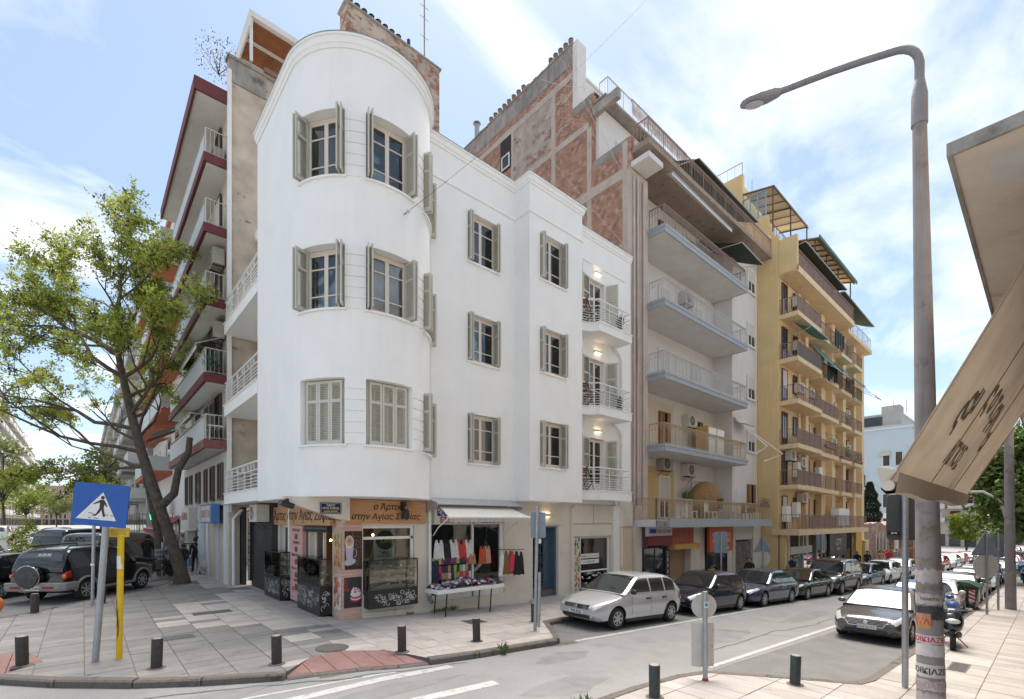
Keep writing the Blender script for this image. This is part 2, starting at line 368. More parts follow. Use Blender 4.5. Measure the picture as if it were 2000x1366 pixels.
PALE = (mat('paving_slab_rose', (.45,.41,.38), .85, var=.1, scale=1.6, bump=.2, bscale=60, speck=.14, dirt=((.33,.30,.28), .56, 2.2)), mat('paving_slab_rose_grey', (.405,.372,.35), .85, var=.1, scale=2, bump=.2, bscale=60, speck=.14, dirt=((.28,.26,.245), .56, 2.2)), mat('paving_slab_rose_pale', (.48,.44,.41), .85, var=.08, scale=2, bump=.2, bscale=60, speck=.14, dirt=((.38,.35,.32), .6, 2.2)))
pav = paving('pavement', poly_c, .02, .1, .68, .345, .012, (-3,40,8,45), 300, pale=PALE)
pav2 = paving('pavement', poly_r, .1, .02, .42, .86, .012, (3,45,-3,5), 260, mats0=(mat('paving_slab_bright', (.37,.345,.325), .85, var=.1, scale=1.6, bump=.2, bscale=60, speck=.14, dirt=((.38,.35,.33), .6, 2.2)), mat('paving_slab_bright_grey', (.33,.31,.292), .85, var=.1, scale=1.6, bump=.2, bscale=60, speck=.14, dirt=((.25,.23,.22), .56, 2.2)), mat('paving_slab_bright_pale', (.41,.385,.365), .85, var=.1, scale=1.6, bump=.2, bscale=60, speck=.14, dirt=((.31,.29,.27), .58, 2.2))), wts=(.6,.25,.15))
def seg_d(p, a, b):
    a, b, p = Vector(a), Vector(b), Vector(p); t_ = min(max((p-a).dot(b-a)/(b-a).length_squared,0),1); return (p-(a+(b-a)*t_)).length
for rp, ka, kb in ((ramp_poly,(2.73,9.13),(5.2,8.4)), (ramp2,(-2.0,13.3),(-1.07,12.11))):
    rzf = lambda x, y: rz(x,y)+.035+(.085)*min(1,seg_d((x,y),ka,kb)/.75)
    m = MB(); n = len(rp); c = (sum(p[0] for p in rp)/n, sum(p[1] for p in rp)/n)
    for i in range(6):
        x0_, x1_ = min(p[0] for p in rp), max(p[0] for p in rp); a = x0_+(x1_-x0_)*i/6; b = x0_+(x1_-x0_)*(i+1)/6-.012
        q = clip_rect(rp, a, b, -50, 50)
        if len(q) > 2: MB().prism(q, lambda x,y: rz(x,y)-.03, rzf).build('ramp_slab', M_red, pav)
for rp in (((2.73,9.13),(3.35,9.75),(4.1,9.75),(4.85,9.3),(5.2,8.4)),((-2.0,13.3),(-1.4,14.0),(-.75,13.5),(-.55,12.6),(-1.07,12.11))):
    m = MB()
    for a, b in zip(rp[:-1], rp[1:]): m.add([(a[0],a[1],rz(*a)-.05),(b[0],b[1],rz(*b)-.05),(b[0],b[1],gz(*b)-.004),(a[0],a[1],gz(*a)-.004)],[(0,1,2,3)])
    m.build('ramp_edge', M_kerb, pav)
def kerb(name, path, parent, drop=()):
    L = 0
    for a, b in zip(path[:-1], path[1:]):
        a, b = Vector(a), Vector(b); d = b-a; n = max(1, round(d.length/1.0)) if d.length < 40 else int(d.length/2.5)
        nrm = Vector((d.y,-d.x)).normalized()      # outward: right of travel, flipped below
        for k in range(n):
            p, q = a+d*(k/n), a+d*((k+1)/n); mid = (p+q)/2
            t = d.normalized()*.006; p2, q2 = p+t, q-t
            dr = any(f(mid.x, mid.y) for f in drop)
            top = (lambda x,y: rz(x,y)+.035) if dr else (lambda x,y: gz(x,y)+.008)
            o1 = nrm*.14*name[1]
            poly = [(p2+o1*0), (q2+o1*0), (q2+o1), (p2+o1)]
            jz = rnd.uniform(-.006,.006)
            m = MB(); P4 = [(v.x,v.y) for v in poly]
            # slightly rounded outer arris
            e = nrm*.03*name[1]
            vs = [(p2.x,p2.y,rz(*p2)-.05),(q2.x,q2.y,rz(*q2)-.05),(q2.x+o1.x,q2.y+o1.y,rz(*q2)-.05),(p2.x+o1.x,p2.y+o1.y,rz(*p2)-.05)]
            vs += [(p2.x+o1.x,p2.y+o1.y,top(*p2)+jz-.03),(q2.x+o1.x,q2.y+o1.y,top(*q2)+jz-.03)]
            vs += [(p2.x+o1.x-e.x,p2.y+o1.y-e.y,top(*p2)+jz),(q2.x+o1.x-e.x,q2.y+o1.y-e.y,top(*q2)+jz)]
            vs += [(p2.x-o1.x*.3,p2.y-o1.y*.3,top(*p2)+jz),(q2.x-o1.x*.3,q2.y-o1.y*.3,top(*q2)+jz),(q2.x-o1.x*.3,q2.y-o1.y*.3,rz(*q2)-.05),(p2.x-o1.x*.3,p2.y-o1.y*.3,rz(*p2)-.05)]
            m.add(vs, [(3,2,5,4),(4,5,7,6),(6,7,9,8),(8,9,10,11),(3,4,6,8,11),(2,10,9,7,5)])
            m.build('kerb_stone', M_kerb, parent)
near_ramp = lambda x, y: (2.8 < x < 5.1 and 8.3 < y < 9.3) or (-2.0 < x < -1.0 and 12.0 < y < 13.4)
kerb(('a', 1), kerbA, pav, (near_ramp,))
kerb(('b', -1), kerbB, pav2)
# worn patches, tar seams and stains in the carriageway
M_patch = mat('old_patch', (.225,.225,.226), .95, var=.15, scale=2, bump=.5, bscale=150, dirt=((.24,.24,.24),.58,3)); M_tar = mat('tar_seam', (.13,.13,.132), .8, var=.3, scale=9)
rp_ = random.Random(17)
def blob(cx, cy, rx_, ry_, n=18): return [(cx+rx_*(1+rp_.uniform(-.22,.22))*math.cos(2*math.pi*k/n), cy+ry_*(1+rp_.uniform(-.22,.22))*math.sin(2*math.pi*k/n)) for k in range(n)]
for cx, cy, a_, b_ in ((.3,8.9,2.2,.35),(3.2,7.4,2.0,.25),(13.5,6.2,1.6,.5),(20,6.0,2.4,.35),(8.0,7.2,.8,.3),(30,5.8,3,.4),(6.5,5.8,1.0,.35)): sheet(blob(cx,cy,a_,b_),.003).build('road_patch', M_patch, kind='structure')
def seam(p, q, wd=.025, n=26, wob=.09):
    p, q = Vector(p), Vector(q); d = q-p; nr = Vector((-d.y,d.x)).normalized(); L_, R_ = [], []; o = 0
    for k in range(n+1):
        o += rp_.gauss(0,wob/3); o *= .9; c = p+d*k/n+nr*o; w2 = wd*(.5+.6*rp_.random()); L_.append(tuple(c+nr*w2)); R_.append(tuple(c-nr*w2))
    m = MB()
    for k in range(n): m.face([(x_,y_,rz(x_,y_)+.0065) for x_, y_ in (L_[k],R_[k],R_[k+1],L_[k+1])])
    m.build('road_seam', M_tar, kind='structure')
seam((-1.5,10.3),(3.8,8.35)); seam((-.8,8.5),(2.2,7.7),.02); seam((3.3,8.45),(5.9,7.95),.018); seam((11.5,5.6),(24,5.3),.02,40,.12); seam((14,7.4),(15.4,4.9),.016); seam((10.2,8.6),(9.5,9.6),.03)
# road markings, patches and covers
def strip(a, b, wd, name='road_marking', m_=None, dz=.004):
    a, b = Vector(a), Vector(b); d = (b-a).normalized(); n = Vector((-d.y, d.x))*wd/2
    return sheet([tuple(a+n),tuple(b+n),tuple(b-n),tuple(a-n)], dz).build(name, m_ or M_line, kind='structure')
sheet([(9.4,10.3),(8.75,8.1),(12,8.02),(62,6.9),(62,9.6),(30,9.85),(11,10.2)], .004).build('parking_bay', M_asph2, kind='structure')
sheet([(9.2,4.75),(10.2,3.5),(11.2,2.3),(30,2.05),(140,1.85),(140,4.2),(60,4.25),(17,4.5)], .004).build('parking_bay', M_asph2, kind='structure')
sheet([(-30,24),(-2.2,18.3),(3.1,24.5),(3.1,110),(-1.2,110),(-1.5,26)], .004).build('parking_bay', M_asph2, kind='structure')
strip((9.4,8.06),(62,6.6),.13, dz=.008); strip((10.0,4.86),(60,4.3),.13, dz=.008); strip((60,4.3),(140,4.0),.13, dz=.008)
strip((-4.5,8.1),(5.48,7.97),.22); strip((-4,6.9),(5.6,6.69),.24); strip((-4,5.4),(4.6,5.35),.24)
strip((1.5,8.6),(4.4,8.22),.07); strip((62,6.6),(140,6.2),.13, dz=.008)
strip((3.2,8.85),(9.3,7.98),.22,'gutter',M_kerb,.004)
for (x, y, a, b, nm) in ((1.55,13.2,.75,.42,'drain_cover'),(2.75,15.9,.95,.45,'drain_cover'),(8.3,10.9,.62,.5,'drain_cover'),(14.6,1.35,1.1,.32,'drain_cover')):
    fr = thing(nm, (x,y,gz(x,y)), {1.55:'dark rectangular metal cover in the paving nearer the yellow post',2.75:'dark rectangular metal cover in the paving beside the bakery cabinets',8.3:'grey metal cover in the paving in front of the clothes shop',14.6:'long grey drain grating in the pavement beside the lamp post'}[x], 'drain cover')
    m = MB(); z = lambda X,Y: gz(X,Y)+.006
    m.prism([(x-a/2,y-b/2),(x+a/2,y-b/2),(x+a/2,y+b/2),(x-a/2,y+b/2)], lambda X,Y: gz(X,Y)-.02, z); m.build('frame', mat('cast_iron', (.13,.125,.12), .7, .3, var=.2, scale=20, bump=.3, bscale=80), fr)
    m = MB(); nx = int(a/.05)
    for k in range(nx):
        xx = x-a/2+.03+(a-.06)*k/nx; m.prism([(xx,y-b/2+.03),(xx+.028,y-b/2+.03),(xx+.028,y+b/2-.03),(xx,y+b/2-.03)], z, lambda X,Y: gz(X,Y)+.011)
    m.build('grate', MATS['cast_iron'], fr)
x, y = 3.95, 10.15
m = MB(); m.prism([(x+.34*math.cos(t*math.pi/12),y+.34*math.sin(t*math.pi/12)) for t in range(24)], lambda X,Y: gz(X,Y)-.02, lambda X,Y: gz(X,Y)+.007)
mh = m.build('manhole_cover', MATS['cast_iron'], label='round iron manhole cover beside the red dropped kerb', cat='manhole cover')
m = MB(); m.prism([(x+.29*math.cos(t*math.pi/12),y+.29*math.sin(t*math.pi/12)) for t in range(24)], lambda X,Y: gz(X,Y), lambda X,Y: gz(X,Y)+.012); m.build('lid', MATS['cast_iron'], mh)
# ================================================================ white corner building
WB = thing('apartment_building', (8,13,0), 'white plastered corner apartment building with rounded tower and olive shutters', 'building')
def wallp(mb, o, u, n, u0, u1, z0, z1, ops=(), depth=.22):
    """flat wall face through o along unit u, facing n, with openings (ua,ub,za,zb) that get reveals"""
    o, u, n = Vector(o), Vector(u), Vector(n); us = sorted({u0,u1,*[a for q in ops for a in q[:2]]}); zs = sorted({z0,z1,*[a for q in ops for a in q[2:4]]})
    P = lambda a, z, d=0: o+u*a-n*d+Vector((0,0,z))
    fl = u.cross(Vector((0,0,1))).dot(n) > 0
    def F(*p): mb.face(p if fl else p[::-1])
    for i in range(len(us)-1):
        for j in range(len(zs)-1):
            a, b, c, d = us[i], us[i+1], zs[j], zs[j+1]
            if a < u0-1e-6 or b > u1+1e-6 or c < z0-1e-6 or d > z1+1e-6: continue
            if any(q[0]-1e-6 <= a and b <= q[1]+1e-6 and q[2]-1e-6 <= c and d <= q[3]+1e-6 for q in ops): continue
            F(P(a,c),P(b,c),P(b,d),P(a,d))
    for a, b, c, d in [q[:4] for q in ops]:
        F(P(a,c),P(a,d),P(a,d,depth),P(a,c,depth)); F(P(b,c,depth),P(b,d,depth),P(b,d),P(b,c))
        F(P(a,c,depth),P(b,c,depth),P(b,c),P(a,c)); F(P(a,d),P(b,d),P(b,d,depth),P(a,d,depth))
def frame_unit(parent, o, u, n, wd, h, mfr=None, leaves=2, bars=(.27,.74), door=False, curtain=True, mglass=None, name='window', pane_obj=True):
    """window in an opening: o = lower left corner on the frame plane, u along, n outward"""
    o, u, n = Vector(o), Vector(u), Vector(n); mfr = mfr or M_frame
    M = Matrix((u.to_4d(), (-n).to_4d(), (0,0,1,0), (0,0,0,1))).transposed(); M.translation = o
    M[3] = (0,0,0,1)
    def B(mb, a, b, c, d, t0, t1):
        mb.mbox(M @ Matrix.Translation(((a+b)/2,(t0+t1)/2,(c+d)/2)), b-a, t1-t0, d-c)
    fr = MB(); B(fr,0,.055,0,h,-.03,.05); B(fr,wd-.055,wd,0,h,-.03,.05); B(fr,.055,wd-.055,h-.055,h,-.03,.05); B(fr,.055,wd-.055,0,.05,-.03,.05)
    lw_ = (wd-.11)/leaves; panes = []
    for k in range(leaves):
        a = .055+k*lw_; st = .055
        B(fr,a,a+st,.05,h-.055,-.02,.03); B(fr,a+lw_-st,a+lw_,.05,h-.055,-.02,.03)
        B(fr,a+st,a+lw_-st,.05,.05+(.09 if not door else .3),-.02,.03); B(fr,a+st,a+lw_-st,h-.055-.06,h-.055,-.02,.03)
        zz = [.05+(.09 if not door else .3)]+[.05+(h-.1)*(1-b) for b in bars[::-1]]+[h-.115]
        for q in range(len(zz)-1):
            if q: B(fr,a+st,a+lw_-st,zz[q]-.015,zz[q]+.015,-.02,.02)
            panes.append((a+st,a+lw_-st,zz[q]+(.015 if q else 0),zz[q+1]-(.015 if q < len(zz)-2 else 0)))
    wo = fr.build(name, mfr, parent)
    for a, b, c, d in panes:
        m = MB(); B(m,a,b,c,d,.0,.006); m.build('pane', mglass or M_pane, wo)
    if curtain:
        m = MB(); r_ = random.Random(int(o.x*100+o.z*31)); nn = 40; gap = r_.choice((.02,.08,.2))
        for side in (0,1):
            L = wd*(.5-gap/2); vs = []
            for i in range(nn//2+1):
                t = i/(nn//2); xx = .03+t*L if not side else wd-.03-t*L
                yy = .16+.03*math.sin(t*L*48+side)
                vs += [M @ Vector((xx,yy,.02)), M @ Vector((xx,yy,h-.03))]
            m.add(vs, [(2*i,2*i+2,2*i+3,2*i+1) for i in range(nn//2)])
        m.build('curtain', M_curt, wo)
    return wo
def shutter(parent, p, d, h, wd, n_leaf=1, tilt=.5, mt=None, name='shutter'):
    """louvred leaf hinged at p (foot), running along unit d (horizontal)"""
    p, d = Vector(p), Vector(d).normalized(); up = Vector((0,0,1)); nn = d.cross(up); mt = mt or M_shut
    M = Matrix((d.to_4d(), nn.to_4d(), (0,0,1,0), (0,0,0,1))).transposed(); M.translation = p; M[3] = (0,0,0,1)
    def B(mb, a, b, c, e, t=.035, off=0): mb.mbox(M @ Matrix.Translation(((a+b)/2,off,(c+e)/2)), b-a, t, e-c)
    f = MB(); st = min(.06, wd*.16)
    B(f,0,st,0,h); B(f,wd-st,wd,0,h); B(f,st,wd-st,0,.1); B(f,st,wd-st,h-.07,h); B(f,st,wd-st,h*.66,h*.66+.07)
    so_ = f.build(name, mt, parent); s = MB()
    for z0, z1 in ((.1,h*.66),(h*.66+.07,h-.07)):
        k = max(2, int((z1-z0)/.042))
        for i in range(k):
            z = z0+(z1-z0)*(i+.5)/k
            s.mbox(M @ Matrix.Translation((wd/2,0,z)) @ Matrix.Rotation(R(38),4,'X'), wd-2*st, .032, .007)
    s.build('louvres', mt, so_)
    return so_
A3, B3, U3 = Vector((1,0,0)), Vector((0,1,0)), Vector((0,0,1)); nY = Vector((0,-1,0)); nX = Vector((-1,0,0))
SILL = (4.57, 7.96, 11.27); HEAD = (6.24, 9.58, 12.95)
TOP, BOT = 14.75, 3.36
DC, DR = Vector((6.03,13.28)), 1.94
def drum(a, r=DR, z=0): return Vector((DC.x+r*math.cos(R(a)), DC.y+r*math.sin(R(a)), z))
# --- drum wall
m = MB(); WIN = (214, 268, 322); HW = 19.3
breaks = {180, 346.6}
for c in WIN: breaks |= {c-HW, c+HW}
bl = sorted(breaks); angs = []
for a, b in zip(bl[:-1], bl[1:]):
    n = max(1, int((b-a)/3.2)); angs += [a+(b-a)*i/n for i in range(n)]
angs.append(346.6)
zs_ = sorted({3.27, TOP-.05, *SILL, *HEAD})
for a, b in zip(angs[:-1], angs[1:]):
    isw = any(c-HW-.01 <= a and b <= c+HW+.01 for c in WIN)
    for z0, z1 in zip(zs_[:-1], zs_[1:]):
        if isw and z0 in SILL:
            continue
        m.face([drum(a,DR,z0),drum(b,DR,z0),drum(b,DR,z1),drum(a,DR,z1)])
    if isw:
        for s_, h_ in zip(SILL, HEAD):
            m.face([drum(a,DR,h_),drum(b,DR,h_),drum(b,DR-.3,h_),drum(a,DR-.3,h_)]); m.face([drum(a,DR-.3,s_),drum(b,DR-.3,s_),drum(b,DR,s_),drum(a,DR,s_)])
for c in WIN:
    for e, sg in ((c-HW,1),(c+HW,-1)):
        for s_, h_ in zip(SILL, HEAD):
            p = [drum(e,DR,s_),drum(e,DR,h_),drum(e,DR-.3,h_),drum(e,DR-.3,s_)]; m.face(p if sg > 0 else p[::-1])
dw = m.build('tower_wall', M_white, WB, smooth=30)
m = MB(); m.face([drum(a,DR,3.27) for a in angs[::-1]]+[(4.09,16.57,3.27),(8,16.57,3.27)][::1]); m.build('tower_soffit', M_white, WB)
# --- flat walls
m = MB()
wallp(m, (4.09,0,0), (0,-1,0), nX, -16.57, -13.28, 3.27, TOP-.05)
m.face([(5.3,16.57,3.27),(4.09,16.57,3.27),(4.09,16.57,TOP),(5.3,16.57,TOP)])
m.build('side_wall', M_white, WB)
m = MB(); o1 = [(9.5,10.82,s,h) for s, h in zip(SILL, HEAD)]
wallp(m, (0,12.83,0), (1,0,0), nY, 7.8, 11.6, BOT, TOP-.05, o1, .3); f1 = m.build('facade_wall', M_white, WB)
m = MB(); o2 = [(12.12,13.46,s,h) for s, h in zip(SILL, HEAD)]
wallp(m, (0,12.06,0), (1,0,0), nY, 11.6, 14.42, BOT, TOP-.05, o2, .3); wallp(m, (11.6,0,0), (0,-1,0), nX, -12.83, -12.06, BOT, TOP-.05)
m.face([(14.42,12.06,BOT),(14.42,12.83,BOT),(14.42,12.83,TOP),(14.42,12.06,TOP)]); m.face([(11.6,12.06,BOT),(11.6,12.9,BOT),(14.42,12.9,BOT),(14.42,12.06,BOT)])
m.build('bay_wall', M_white, WB)
DOORZ = ((3.9,6.15),(7.28,9.5),(10.62,12.85))
m = MB(); o3 = [(15.75,16.85,a,b) for a, b in DOORZ]
wallp(m, (0,12.83,0), (1,0,0), nY, 14.42, 18.78, BOT, TOP-.05, o3, .25); m.build('balcony_wall', M_white, WB)
m = MB(); wallp(m, (5.3,0,0), (0,-1,0), nX, -21.38, -16.57, 3.3, 14.2, [(-20.2,-19.2,z,z+2.3) for z in (3.75,7.05,10.3)]); m.build('side_recess_wall', mat('cream_render', (.72,.69,.62), .8, var=.06, scale=2, streak=.15), WB)
m = MB(); m.prism([(18.78,12.9),(18.78,21.38),(5.35,21.38),(5.35,16.6),(4.14,16.6),(4.14,13.28)]+[tuple(drum(a,DR-.05).xy) for a in angs[1:]]+[(11.65,12.9),(11.65,12.12),(14.38,12.12),(14.38,12.9)], 13.6, 13.9)
m.box(18.5,18.78,12.9,21.3,-1,13.6); m.box(5.4,18.5,21.1,21.38,0,13.6); m.build('roof_slab', M_conc, WB)
for z in (3.45,6.9,10.25):
    m = MB(); m.prism([(18.4,13.2),(18.4,21),(5.5,21),(5.5,16.6),(4.5,16.4),(4.5,13.4),(5,12.1),(6,11.8),(7.4,12.2),(8,13.2),(11.7,13.2),(11.7,12.5),(14.3,12.5),(14.3,13.2)], z, z+.2); m.build('floor_slab', M_conc, WB)
m = MB(); m.box(8.6,8.7,13.2,17,3.6,13.6); m.box(4.6,18.4,17,17.1,3.6,13.6); m.box(11.75,11.85,13.15,17,3.6,13.6); m.box(14.9,15,13.2,17,3.6,13.6); m.build('partition_wall', mat('room_paint', (.4,.38,.34), .9), WB)
# --- coping, string course, sills
path = [(4.09,16.57)]+[tuple(drum(a).xy) for a in angs]
cop = [(-.12,TOP-.3),(.03,TOP-.3),(.05,TOP-.22),(.08,TOP-.2),(.09,TOP-.06),(.13,TOP-.05),(.13,TOP),(-.25,TOP),(-.25,TOP-.05)]
fl = lambda pr: [(o_, z) for o_, z in pr]
MB().sweep(path, [(-o_*-1, z) for o_, z in cop][::-1] if False else [(o_, z) for o_, z in cop], False).build('tower_coping', M_white, WB, smooth=25)
path2 = [(7.93,12.83),(11.6,12.83),(11.6,12.06),(14.42,12.06),(14.42,12.83),(18.8,12.83)]
MB().sweep(path2, cop).build('coping', M_white, WB)
MB().sweep([(7.98,12.83)]+path2[1:-1]+[(18.3,12.83)], [(-.01,13.44),(.035,13.44),(.045,13.48),(.035,13.52),(-.01,13.52)]).build('string_course', M_white, WB)
M_lead = mat('lead_flashing', (.25,.27,.28), .5, .5, var=.1)
MB().sweep(path2, [(.138,TOP+.001),(.138,TOP+.02),(-.2,TOP+.02),(-.2,TOP+.001)]).build('flashing', M_lead, WB)
MB().sweep(path, [(.138,TOP+.001),(.138,TOP+.02),(-.2,TOP+.02),(-.2,TOP+.001)]).build('flashing', M_lead, WB)
for i in range(3):
    for c in WIN:
        aa = [c-HW-1.5+(2*HW+3)*k/14 for k in range(15)]
        MB().sweep([tuple(drum(a,DR-.05).xy) for a in aa], [(-.05,SILL[i]-.045),(.11,SILL[i]-.045),(.11,SILL[i]+.004),(-.05,SILL[i]+.02)]).build('sill', M_white, WB)
    MB().box(9.44,10.88,12.76,12.95,SILL[i]-.045,SILL[i]+.01).build('sill', M_white, WB); MB().box(12.06,13.52,11.99,12.18,SILL[i]-.045,SILL[i]+.01).build('sill', M_white, WB)
    # rusticated blocks between the tower windows
    for a0, a1 in ((WIN[0]+HW,WIN[1]-HW),(WIN[1]+HW,WIN[2]-HW)):
        nb = 6; hh = (HEAD[i]-SILL[i])/nb
        for k in range(nb):
            aa = [a0+.25+(a1-a0-.5)*q/4 for q in range(5)]
            MB().sweep([tuple(drum(a).xy) for a in aa], [(-.02,SILL[i]+k*hh+.012),(.012,SILL[i]+k*hh+.012),(.022,SILL[i]+k*hh+.022),(.022,SILL[i]+(k+1)*hh-.022),(.012,SILL[i]+(k+1)*hh-.012),(-.02,SILL[i]+(k+1)*hh-.012)]).build('block', M_white, WB, smooth=25)
# --- windows and shutters
for i in range(3):
    h = HEAD[i]-SILL[i]
    for c in WIN:
        p, q = drum(c-HW,DR-.2), drum(c+HW,DR-.2); u = (q-p).normalized(); n = Vector((u.y,-u.x,0)); wd = (q-p).length
        frame_unit(WB, p+U3*(SILL[i]+.02)+u*.02, u, n, wd-.04, h-.03)
        if i == 0 and c != 322:
            lw_ = (wd-.1)/3
            for k in range(3): shutter(WB, p+u*(.05+k*lw_+.005)+n*.1+U3*(SILL[i]+.03), u, h-.06, lw_-.01, mt=mat('shutter_paint_pale', (.56,.545,.47), .5, var=.03))
        else:
            for e, sg in ((c-HW,1),(c+HW,-1)):
                rad = (drum(e,1)-Vector((DC.x,DC.y,0))); tn = Vector((-rad.y,rad.x,0))*sg; a_ = rnd.uniform(-.12,.1)
                for k in range(2):
                    d = rad+tn*(.14 if k else a_*.3)
                    shutter(WB, drum(e,DR-.17)+tn*(.035+.05*k)+U3*(SILL[i]+.03), d, h-.05, .40)
    for (x0, x1, y) in ((9.5,10.82,12.83),(12.12,13.46,12.06)):
        frame_unit(WB, (x0+.02,y+.2,SILL[i]+.02), A3, nY, x1-x0-.04, h-.03)
        for sx, sg in ((x0,1),(x1,-1)):
            for k in range(2):
                a_ = rnd.uniform(.0,.06)+k*.08
                shutter(WB, (sx+sg*(.03+.05*k),y+.17,SILL[i]+.03), (sg*a_,-1,0), h-.05, .34)
    a, b = DOORZ[i]
    frame_unit(WB, (15.77,13.0,a+.01), A3, nY, 1.06, b-a-.03, leaves=2, bars=(.3,.58), door=True, name='balcony_door')
    for k in range(2): shutter(WB, (15.72,12.8-.05*k,a+.02), (-1,-.12*k-.03,0), b-a-.05, .52)
    if i == 2: shutter(WB, (16.9,12.8,a+.02), (.55,-1,0), b-a-.05, .52)
    else:
        for k in range(2): shutter(WB, (16.9+.02*k,12.8,a+.02), (.7+.5*k,-1+.6*k,0), b-a-.05, .5)
    # tall louvred leaf standing by the bay corner
    shutter(WB, (14.5,12.75,a+.02), (.25,-1,0), b-a-.05, .55)
    # left side recess door leaf
# --- balconies on the front
def rail(parent, path, z, h, mt, bars, posts=.9, scroll=True):
    m = MB()
    for zz, r_ in bars: m.tube([(x,y,z+zz) for x, y in path], r_, 6)
    acc = 0; last = None
    for a, b in zip(path[:-1], path[1:]):
        a, b = Vector(a), Vector(b); L = (b-a).length; t = 0 if last is None else posts-acc
        while t <= L+1e-6:
            p = a+(b-a)*(t/L); m.bar((p.x,p.y,z),(p.x,p.y,z+h),.028,.028); t += posts; last = 1
        acc = L-(t-posts)
    p = path[-1]; m.bar((p[0],p[1],z),(p[0],p[1],z+h),.03,.03)
    return m.build('railing', mt, parent, smooth=40)
cv = [(14.45,12.5)]+[(14.45+.95*math.sin(R(t)), 12.48-.5*(1-math.cos(R(t)))) for t in range(15,91,15)]+[(17.62,11.98),(17.62,12.83)]
for i, (zb, zt) in enumerate(((3.5,3.86),(6.93,7.25),(10.28,10.6))):
    MB().prism(cv+[(14.45,12.83)], zb, zt).build('balcony_slab', M_white, WB, smooth=30)
    MB().sweep(cv, [(-.02,zt),(.04,zt),(.04,zt+.035),(-.02,zt+.035)]).build('slab_edge', M_white, WB)
    cin = [(14.47,12.44)]+[(14.47+.9*math.sin(R(t)), 12.42-.38*(1-math.cos(R(t)))) for t in range(15,91,15)]+[(17.56,12.04),(17.56,12.8)]
    rl = rail(WB, cin, zt+.02, .92, M_iron, ((.92,.03),(.66,.018),(.5,.012),(.4,.012),(.3,.012),(.2,.012),(.1,.014)))
    m = MB()           # wrought scrolls between the top bars
    for k in range(4):
        cx = 15.1+k*.62; pts = []
        for t in range(26): a_ = t*.42; rr_ = .012+.0042*t; pts.append((cx+rr_*math.cos(a_),12.04,zt+.79+rr_*math.sin(a_)*.95))
        m.tube(pts,.007,5)
    m.build('scrolls', M_iron, rl)
    # wall light above the door
    lp = MB().box(16.12,16.55,12.72,12.83,DOORZ[i][1]+.28,DOORZ[i][1]+.38).build('wall_light', M_wood_w, WB)
    MB().box(16.14,16.53,12.735,12.815,DOORZ[i][1]+.383,DOORZ[i][1]+.386).build('lamp_glow', mat('lit_lamp', (1,.85,.6), emit=(1,.72,.42,2.2), var=0), lp)
    MB().box(16.14,16.53,12.735,12.815,DOORZ[i][1]+.274,DOORZ[i][1]+.277).build('lamp_glow', MATS['lit_lamp'], lp)
    # downpipe from the balcony
    MB().tube([(17.35,12.72,zb),(17.45,12.72,zb-.12),(17.75,12.72,zb-.28),(17.95,12.75,zb-.5),(17.95,12.75,zb-2.9)], .05, 8).build('drain_pipe', M_pipe, WB, smooth=True)
# things on the balconies
def pot_plant(x, y, z, h, label, potc=(.05,.05,.055), leafc=(.06,.12,.03), n=70, sp=.25, name='potted_plant'):
    t = thing(name, (x,y,z), label, 'plant'); m = MB()
    m.lathe([(.11,0),(.15,.28),(.16,.3),(.13,.3),(.12,.25)], (x,y,z), 12); m.build('pot', mat('pot%d'%int(potc[0]*1000), potc, .6), t, smooth=30)
    l = MB(); r_ = random.Random(int(x*77+z*13))
    for k in range(n):
        a = r_.uniform(0,6.28); rr_ = sp*math.sqrt(r_.random()); b = Vector((x+.3*rr_*math.cos(a),y+.3*rr_*math.sin(a),z+.28)); e = Vector((x+rr_*math.cos(a),y+rr_*math.sin(a),z+.28+h*r_.uniform(.35,1)))
        wv = Vector((-math.sin(a),math.cos(a),0))*r_.uniform(.015,.035); mid = (b+e)/2+Vector((0,0,.05*h)); l.add([b,mid-wv,e,mid+wv],[(0,1,2,3)])
    l.build('leaves', mat('leaf%d'%int(leafc[1]*1000), leafc, .6, var=.3, scale=9), t); return t
pot_plant(17.2,12.3,10.62,.65,'dark green spiky plant in a black pot on the top white balcony')
pot_plant(17.2,12.3,7.27,.55,'green shrub in a black pot on the middle white balcony', sp=.2)
for zt, w_ in ((3.88,'lowest'),(7.27,'middle'),(10.62,'top')):
    t = thing('garden_chair', (15.2,12.45,zt), 'reddish wooden folding chair on the %s white front balcony' % w_, 'chair', 'folding balcony chairs'); mw = mat('red_wood', (.20,.07,.05), .6, var=.2, scale=20)
    m = MB()
    for k in range(5): m.box(15.0+k*.085,15.07+k*.085,12.25,12.65,zt+.43,zt+.45)
    m.build('seat', mw, t); m = MB()
    for k in range(4): m.box(14.95,14.97,12.25,12.65,zt+.55+k*.1,zt+.62+k*.1)
    m.build('backrest', mw, t)
    for yy in (12.26,12.64):
        MB().bar((14.95,yy,zt+.95),(15.4,yy,zt),.025,.025).build('leg', M_black, t); MB().bar((15.42,yy,zt+.44),(14.95,yy,zt),.025,.025).build('leg', M_black, t)
